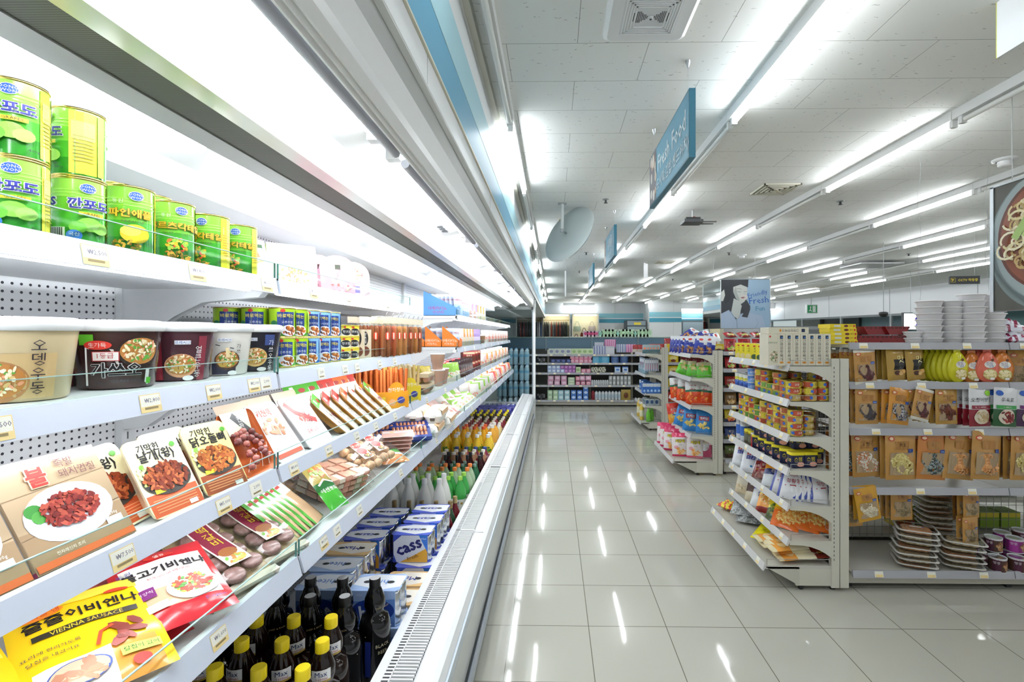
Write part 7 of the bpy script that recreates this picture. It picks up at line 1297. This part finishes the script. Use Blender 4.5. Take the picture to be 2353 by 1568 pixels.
# dark wireless box with two antennas
o = thing('wireless_box', 'dark grey ceiling device with two flat antennas', 'wireless device', (1.37, 4.72, H - .13))
part(MB().prism([(-.10, -.08), (.05, -.08), (.09, -.05), (.09, .09), (-.10, .09)], 0, .03, '#4a4c4e|.4', 'z').box((-.08, -.06, .03), (.06, .07, .05), '#2c2e30'), 'housing', o)
for yy in (-.045, .05): part(MB().box((.085, yy, .006), (.22, yy + .022, .014), '#5a5c5e'), 'antenna', o)
part(MB().tube((0, 0, .05), (0, 0, .13), .008, '#c8cac8', 6).box((-.0, -.02, .05), (.02, .0, .065), '#b03a34'), 'bracket', o)
# sprinklers and detectors
def spr(px, py, k):
    p = pat(px, py, H)
    o = thing('sprinkler', 'small ceiling sprinkler head, %s nearest the camera' % ORD[k], 'sprinkler', p); part(MB().lathe([(.032, 0), (.03, -.006), (.012, -.008)], '#a8acac|.3|.6', 12), 'rose', o); part(MB().lathe([(.010, -.008), (.010, -.03), (.018, -.033), (.018, -.036), (.0001, -.036)], '#4c4e50|.4', 10), 'head', o)
for k, (a, b) in enumerate(((1392, 458), (1931, 462), (1347, 580), (2088, 583), (1675, 581), (1331, 623), (1546, 641), (1828, 645), (1627, 676))): spr(a, b, k)
def smoke(px, py, k):
    p = pat(px, py, H); o = thing('smoke_detector', 'white round smoke detector, %s nearest the camera' % ORD[k], 'smoke detector', p); part(MB().lathe([(.07, 0), (.068, -.012), (.045, -.016)], '#e4e6e6|.3', 18), 'base', o); part(MB().lathe([(.040, -.016), (.036, -.045), (.03, -.05), (.0001, -.05)], '#ececec|.3', 16), 'sensor', o)
for k, (a, b) in enumerate(((2308, 366), (1705, 586), (1598, 646), (1726, 636))): smoke(a, b, k)
# blank white cards on strings
def card(lab, X, Y, z, w, h, rz=0, yaw_only=True, zt=H):
    o = thing('hanging_card', lab, 'hanging card', (X, Y, z), rz); part(MB().box((-w / 2, -.003, 0), (w / 2, .003, h), '#e6e8ea|.4'), 'card', o)
    for s in (-1, 1): part(MB().tube((s * w * .42, 0, h), (s * w * .3, 0, zt - z), .0009, '#c8c8c8', 3, (0, 0)), 'string', o)
card('blank white card hung on strings between the light rows', 1.33, 6.9, 2.32, .16, .21, R(60)); card('thin white card hung edge-on near the round mirror', .16, 6.5, 2.02, .02, .35, R(0))
o = thing('hanging_board', 'large blank white board at the top corner, hung beside the near light row', 'hanging board', (1.63, 1.78, 2.525)); part(MB().box((0, -.45, 0), (.012, 0, .21), '#e4e6e8|.4').box((-.001, -.001, 0), (.013, .001, .21), '#d8d860'), 'board', o)
part(MB().tube((.006, -.2, .21), (.006, -.2, H - 2.525), .001, '#c8c8c8', 3), 'string', o)
# CCTV sign
Yc = 5.2; Xc = xat(2217, Yc)
o = thing('cctv_sign', 'small black sign with yellow lettering hung below the ceiling', 'sign', (Xc, Yc, 2.05)); o.rotation_euler = (0, 0, R(-8))
mb = MB().box((-.145, 0, 0), (.145, .02, .085), '#202226|.3'); part(mb, 'board', o)
mb = MB(); mb.decal(frontS(0), [*otext('CCTV 작동중', .03, .043, .034, '#e4cc3a', None, .03), ('r', -.112, .043, .046, .046, '#e4cc3a'), ('r', -.112, .043, .040, .040, '#202226'), ('p', [(-.128, .055), (-.103, .05), (-.105, .04), (-.125, .044)], '#e4cc3a'), ('r', -.118, .035, .006, .014, '#e4cc3a')]); part(mb, 'lettering', o)
part(MB().tube((-.1, .01, .085), (-.1, .01, H - 2.05), .001, '#b8b8b8', 3), 'wire', o); part(MB().tube((.1, .01, .085), (.1, .01, H - 2.05), .001, '#b8b8b8', 3), 'wire', o)
# green exit sign on the window-side header
o = thing('exit_sign', 'green and white running figure exit sign on the far header', 'exit sign', (8.15, 15.2, 2.30)); mb = MB().box((-.17, -.05, -.14), (.17, .05, .14), '#e4e8e6'); part(mb, 'box', o)
mb = MB(); mb.decal(frontS(-.05, 0), [('r', 0, 0, .30, .24, '#2fa060'), ('r', .06, 0, .10, .2, '#e8f4ec'), ('e', -.05, .06, .025, .025, '#e8f4ec'), ('s', [(-.05, .04), (-.06, -.02), (-.02, -.08)], .03, '#e8f4ec'), ('s', [(-.06, -.02), (-.1, -.07)], .03, '#e8f4ec')]); part(mb, 'pictogram', o)
part(MB().box((-.01, .0, .14), (.01, .02, .43), '#b8bab8'), 'stem', o)
# poster box: woman portrait facing the camera, mirror on the aisle face
Xp0, Yp0 = xat(1657, 6.5), 6.5; Xp1 = xat(1769, 6.5); zp0, zp1 = zat(755, Xp0, Yp0), zat(643, Xp0, Yp0)
o = thing('poster_box', 'hanging display box with a portrait poster and mirrored aisle side', 'poster', ((Xp0 + Xp1) / 2, Yp0, zp0))
W2, HP = (Xp1 - Xp0) / 2, zp1 - zp0
part(MB().box((-W2, .004, 0), (W2, .76, HP), 'white'), 'box', o)
part(MB().box((-W2 - .006, .004, 0), (-W2 - .001, .76, HP), '#c8d0d2|.02|1'), 'mirror', o)
part(MB().box((-W2 - .008, -.004, 0), (-W2, .008, HP), 'steel').box((-W2 - .008, .755, 0), (-W2, .767, HP), 'steel').box((-W2, -.004, HP), (W2, .01, HP + .012), '#8a9298').box((W2, -.004, 0), (W2 + .008, .008, HP), 'steel'), 'frame', o)
mb = MB().box((-W2, 0, 0), (W2, .0035, HP), '#9ab8d0|.3'); w_, h_ = 2 * W2, HP
P_ = lambda *q: [(x * w_, y * h_) for x, y in q]
S = frontS(0)
mb.decal(S, [('p', P_((-.5, 1), (-.5, .12), (-.30, .05), (-.10, .30), (.06, .24), (.10, .45), (.0, .62), (.02, 1)), '#34383f'),
    ('p', P_((-.20, .95), (-.04, .97), (.02, .88), (.045, .78), (.03, .70), (.02, .62), (-.02, .55), (-.07, .515), (-.13, .54), (-.20, .62), (-.25, .74), (-.25, .88)), '#c9cdc8'), ('e', -.03 * w_, .64 * h_, .05, .04, '#d6cfca'), ('p', P_((-.25, .74), (-.20, .62), (-.13, .54), (-.12, .60), (-.17, .72), (-.20, .86)), '#aab0ad'),
    ('p', P_((-.24, .62), (-.06, .52), (-.10, .36), (-.12, .16), (-.30, .30)), '#c4cac6'), ('p', P_((-.5, .0), (-.5, .30), (-.34, .38), (-.26, .30), (-.18, .16), (-.08, .30), (.02, .34), (.16, .30), (.34, .26), (.42, .0)), '#a9bbd2'),
    ('s', P_((-.34, .38), (-.18, .16), (-.08, .32)), .006, '#5a6e88'), ('s', P_((-.18, .16), (-.17, 0)), .005, '#5a6e88'), ('s', P_((.20, .0), (.26, .12), (.22, .2)), .005, '#8ca0b8'),
    ('p', P_((-.5, 1), (-.5, .66), (-.40, .5), (-.30, .62), (-.28, .84), (-.10, .90), (.05, .84), (.06, 1)), '#2a2d33'), ('p', P_((-.10, .50), (.04, .56), (.10, .40), (.04, .22), (-.08, .24), (-.02, .36)), '#3a3e45'),
    ('p', P_((-.5, .74), (-.44, .80), (-.42, .68), (-.46, .56), (-.5, .56)), '#cdd1ca'),
    ('s', P_((-.17, .76), (-.12, .745), (-.09, .755)), .005, '#4a4a4c'), ('s', P_((-.03, .76), (.005, .75), (.025, .76)), .004, '#4a4a4c'), ('s', P_((-.19, .81), (-.12, .815), (-.08, .80)), .004, '#5a5a5c'), ('s', P_((-.04, .76), (-.015, .70), (-.045, .69)), .0035, '#9aa09c'), ('p', P_((-.10, .635), (-.05, .65), (-.01, .64), (-.045, .61), (-.08, .615)), '#9c6e70'), ('s', P_((-.11, .635), (-.05, .633), (-.0, .642)), .002, '#6a4a4c')]
    + [('t', 'Friendly', .25 * w_, .70 * h_, .085, '#3a6ab8', R(14)), ('t', 'Fresh', .27 * w_, .58 * h_, .125, '#2a62b8', R(6)), ('t', 'Fun', .30 * w_, .41 * h_, .09, '#3a8ab0', R(4))])
part(mb, 'portrait_poster', o)
for x in (-W2 + .03, W2 - .03): part(MB().tube((x, .4, HP), (x, .4, H - zp0), .002, '#b8baba', 4), 'wire', o)
# noodle picture panel near the camera
Xn = 2.22; zn0, zn1 = 1.625, 2.245; yn1 = yat(2277, Xn); yn0 = 1.70
o = thing('picture_panel', 'large hanging panel picturing a bowl of noodles, cut by the picture edge', 'picture panel', (Xn, yn1, zn0)); Ln = yn1 - yn0
part(MB().box((0, -Ln, 0), (.06, 0, zn1 - zn0), '#6e6a68|.3'), 'box', o); part(MB().box((-.006, -.02, -.004), (.062, .0, zn1 - zn0 + .006), 'steel').box((-.006, -Ln, zn1 - zn0), (.062, 0, zn1 - zn0 + .012), 'steel'), 'frame', o)
mb = MB(); S = lambda u, v, q: (-.001 - q, -u, v)     # u grows toward the camera
cx_, cz_ = .29, .33
its = [('e', cx_, cz_ - .01, .30, .33, '#6f7b7c|.3'), ('e', cx_, cz_ + .01, .285, .305, '#8f9a9b|.3'), ('e', cx_, cz_ + .02, .25, .265, '#5c2a18|.3'), ('e', cx_, cz_ + .02, .235, .25, '#84452a|.3')]
for q in range(9): its.append(('s', [(cx_ + (.292 - .003 * q) * math.cos(t), cz_ + (.318 - .003 * q) * math.sin(t)) for t in [PI + .1 * k2 + .1 for k2 in range(14)]], .0014, '#5f6b6c'))
rg = random.Random(8)
for i in range(150):
    a = rg.uniform(-.19, .19); b0 = rg.uniform(-.15, .19); r_ = rg.uniform(.02, .05); t0 = rg.uniform(0, 6.28)
    if math.hypot(a, b0) > .2: continue
    its.append(('s', [(cx_ + a + r_ * math.cos(t0 + t * .45), cz_ + b0 + .02 + r_ * .8 * math.sin(t0 + t * .45)) for t in range(8)], .011, rg.choice(['#e0d4a8', '#ece2c0', '#cfba84', '#b99c62', '#d8c896'])))
for i in range(6): its.append(('p', [(cx_ - .16 + i * .05, cz_ + .02), (cx_ - .13 + i * .05, cz_), (cx_ - .02 + i * .04, cz_ + .14), (cx_ - .05 + i * .04, cz_ + .17)], rg.choice(['#9db86a', '#b4c880', '#86a454'])))
mb.add([S(0, 0, 0), S(Ln, 0, 0), S(Ln, zn1 - zn0, 0), S(0, zn1 - zn0, 0)], [(0, 1, 2, 3)], '#4b4a42|.3')
def Sc(u, v, q): return S(max(0.004, min(Ln - .001, u)), max(.002, min(zn1 - zn0 - .002, v)), q)
mb.decal(Sc, its); part(mb, 'noodle_picture', o)
for yy in (-.08, -.55): part(MB().tube((.03, yy, zn1 - zn0), (.03, yy, H - zn0), .002, '#b8baba', 4), 'wire', o)
# pendant pieces on wires above the white bowls
for k, (px, py) in enumerate(((2112, 712), (2268, 700))):
    X = xat(px, 3.3); o = thing('ceiling_clip', 'white sign clip dangling on a curly wire above the bowls, %s' % ('over the first bowl stack', 'over the last bowl stack')[k], 'sign clip', (X, 3.3, zat(py, X, 3.3) - .03)); zc_ = o.location.z
    part(MB().box((-.035, -.01, 0), (.035, .01, .012), '#d4d8dc').box((-.018, -.012, 0), (.018, .012, .05), '#e0e4e6'), 'clip', o)
    part(MB().wire([(.012 * math.sin(t * 1.3), 0, .05 + (H - zc_ - .05) * t / 12) for t in range(13)], .001, '#9a9c9e', 3), 'wire', o)
o = thing('pendant_speaker', 'small black pendant hanging before the window header', 'pendant', (xat(2030, 6.4), 6.4, zat(722, xat(2030, 6.4), 6.4))); part(MB().lathe([(.03, -.04), (.05, -.01), (.055, .02), (.03, .03), (.0001, .03)], '#26282a', 12), 'shade', o); part(MB().tube((0, 0, .03), (0, 0, H - o.location.z), .003, '#8a8c8e', 4), 'cord', o)
# glowing screen outside the windows
X = xat(2096, 9.2); o = thing('screen', 'bright white advertising screen beyond the window wall', 'screen', (X, 9.2, zat(757, X, 9.2))); part(MB().box((-.16, .01, -.02), (.20, .06, .32), '#3a3c3e'), 'bezel', o); part(MB().box((-.145, 0, 0), (.185, .01, .30), 'emit|1.6'), 'panel', o); part(MB().tube((0, .04, .32), (0, .04, H - o.location.z), .004, '#a4a6a8', 5), 'ceiling_mount', o)
mb = MB(); mb.decal(frontS(-.001), [('p', [(.04, .05), (.09, .12), (.05, .20), (.10, .27), (.13, .18), (.10, .05)], '#5a4ac8'), ('e', .10, .04, .03, .02, '#d86a4a')]); part(mb, 'screen_graphic', o)
# tall shelving and dim shopfront pieces beyond the goods
o = thing('wall_cabinet', 'grey metal wall cabinet beyond the stew boxes', 'cabinet', (xat(1835, 9.4), 9.4, 0)); part(MB().box((-.6, 0, 0), (.6, .4, 1.66), '#8f9494|.4'), 'body', o); part(MB().box((-.55, -.01, 1.25), (-.03, 0, 1.6), '#6a6e6e|.3'), 'door', o); part(MB().box((.03, -.01, 1.25), (.55, 0, 1.6), '#6a6e6e|.3'), 'door', o)
# ================================================================== FAR WALL DISPLAYS
def niche(lab, px0, px1, py0, py1, name='display_niche', lit=True):
    X0, X1 = xat(px0, YB), xat(px1, YB); z0, z1 = zat(py1, X0, YB), zat(py0, X0, YB)
    o = thing(name, lab, 'display niche', ((X0 + X1) / 2, YB - .42, z0)); w_, h_ = (X1 - X0) / 2, z1 - z0
    part(MB().box((-w_, .40, 0), (w_, .41, h_), '#f1ecd4').box((-w_ - .04, 0, -.02), (-w_, .41, h_ + .04), '#cfd0ca').box((w_, 0, -.02), (w_ + .04, .41, h_ + .04), '#cfd0ca').box((-w_, 0, h_), (w_, .41, h_ + .04), '#cfd0ca'), 'surround', o)
    part(MB().box((-w_ + .05, .02, h_ - .05), (w_ - .05, .07, h_ - .01), 'emit|7|#fff6d8'), 'strip_light', o)
    return o, X0, X1, z0, z1
o1 = niche('lit wall niche with a rail of hung clothes, nearer the case end', 1190, 1246, 724, 800); o2 = niche('lit wall niche with a rail of hung clothes, beside the handbag niche', 1249, 1308, 724, 800); o3 = niche('lit wall niche with hanging handbags', 1315, 1372, 724, 800)
for o_, X0, X1, z0, z1 in (o1, o2): part(MB().tube((-(X1 - X0) / 2, .2, z1 - z0 - .22), ((X1 - X0) / 2, .2, z1 - z0 - .22), .012, '#b8985a|.3|.6'), 'rail', o_)
gcol = ['#8a8c90', '#2c2e30', '#a8a49c', '#3a3a40', '#7a3030', '#1e2022', '#4a5058', '#b0b4b8', '#242628', '#8c3424', '#7a2c20', '#2a2c2e', '#1c2c20', '#24282c', '#34507a', '#202224', '#6a6c70', '#181a1c', '#2a2a2c', '#4c4e52']
cn_ = ['grey', 'black', 'light grey', 'charcoal', 'dark red', 'black', 'slate', 'silver', 'black', 'rust', 'rust', 'black', 'dark green', 'black', 'blue', 'black', 'grey', 'black', 'black', 'grey']
for k in range(28):
    px = 1193 + 3.9 * k + (4 if k > 13 else 0)
    X = xat(px, YB - .22); c_ = gcol[(k * 7 + 3) % 20]; zt2 = o2[4] - .24; hh = .62 + .18 * ((k * 37) % 5) / 5
    b = MB().loft([[(x * w_, y * d_, z) for x, y in ((-1, -1), (1, -1), (1, 1), (-1, 1))] for w_, d_, z in ((.020, .16, 0), (.026, .2, hh * .2), (.022, .17, hh * .85), (.016, .12, hh * .95), (.008, .03, hh))], c_ + '|.7', True, (1, 1))
    o = thing('hanging_garment', '%s garment on the clothes rail, %s in the %s niche' % (cn_[(k * 7 + 3) % 20], ORD[k % 14], ('first', 'second')[k > 13]), 'garment', (X, YB - .22, zt2 - hh - .03), 0, 'garments on the lit clothes rails'); part(b, 'cloth', o); part(MB().wire([(0, 0, hh - .01), (0, 0, hh + .04), (.01, 0, hh + .06)], .004, 'steel', 4), 'hanger_hook', o)
for k, (px, pz, c_, lab) in enumerate(((1326, 755, '#b8c8b0', 'pale green handbag hanging in the lit niche'), (1342, 770, '#7a3020', 'brown shoulder bag hanging in the lit niche'), (1360, 755, '#d8c8c0', 'white and pink tote bag hanging in the lit niche'), (1324, 784, '#6a3a3c', 'dark bag low in the lit niche'))):
    X = xat(px, YB - .2); z = zat(pz, X, YB - .2); o = thing('handbag', lab, 'handbag', (X, YB - .25, z - .12))
    part(MB().loft([[(x * w_, y * .05, zz) for x, y in ((-1, -1), (1, -1), (1, 1), (-1, 1))] for w_, zz in ((.12, 0), (.15, .05), (.13, .2))], c_, True, (1, 1)), 'body', o); part(MB().wire([(-.1, 0, .2), (-.03, 0, .38), (.03, 0, .38), (.1, 0, .2)], .012, c_ if k != 1 else '#3a3a3c', 5), 'strap', o)
X = xat(1469, 17.9); o = thing('drinks_cooler', 'upright glass-door drinks cooler with a yellow notice beside the pillar', 'drinks cooler', (X - .1, 17.95, 0)); zt3 = zat(736, X, 17.95)
part(MB().box((-.38, .02, 0), (.38, .6, zt3), '#3a4246'), 'body', o); part(MB().box((-.34, -.01, .2), (.34, .02, zt3 - .24), '#93a4a8|.15'), 'glass_door', o); mb = MB().box((-.34, 0, zt3 - .2), (.34, .02, zt3 - .03), '#8a98a0'); mb.decal(frontS(-.001), [('r', .04, zt3 - .13, .26, .09, '#e4cc3a'), ('t', '냉장', .04, zt3 - .065, .05, '#3a5a9a')]); part(mb, 'header_panel', o)
# niches past the pillar
o4 = niche('lit wall niche past the pillar, partly behind the poster box', 1622, 1654, 724, 800)
o = thing('shop_window', 'dark framed shop window past the pillar', 'window', (xat(1598, YB), YB - .03, 1.2)); part(MB().box((-.55, 0, 0), (.55, .02, .85), '#5a6468').box((-.5, -.01, .05), (.5, 0, .78), '#98a8b0|.2'), 'frame', o)
for k in range(2):
    o = thing('wall_strip_light', 'glowing strip light high on the banded wall, %s past the pillar' % ('first', 'second')[k], 'ceiling light', (xat((1595, 1778)[k], 18.4), 18.5, H - .30)); part(MB().box((-.5, 0, 0), (.5, .04, .05), 'emit|12'), 'tube', o); part(MB().box((-.52, 0, .05), (.52, .05, .3), 'white'), 'batten', o)
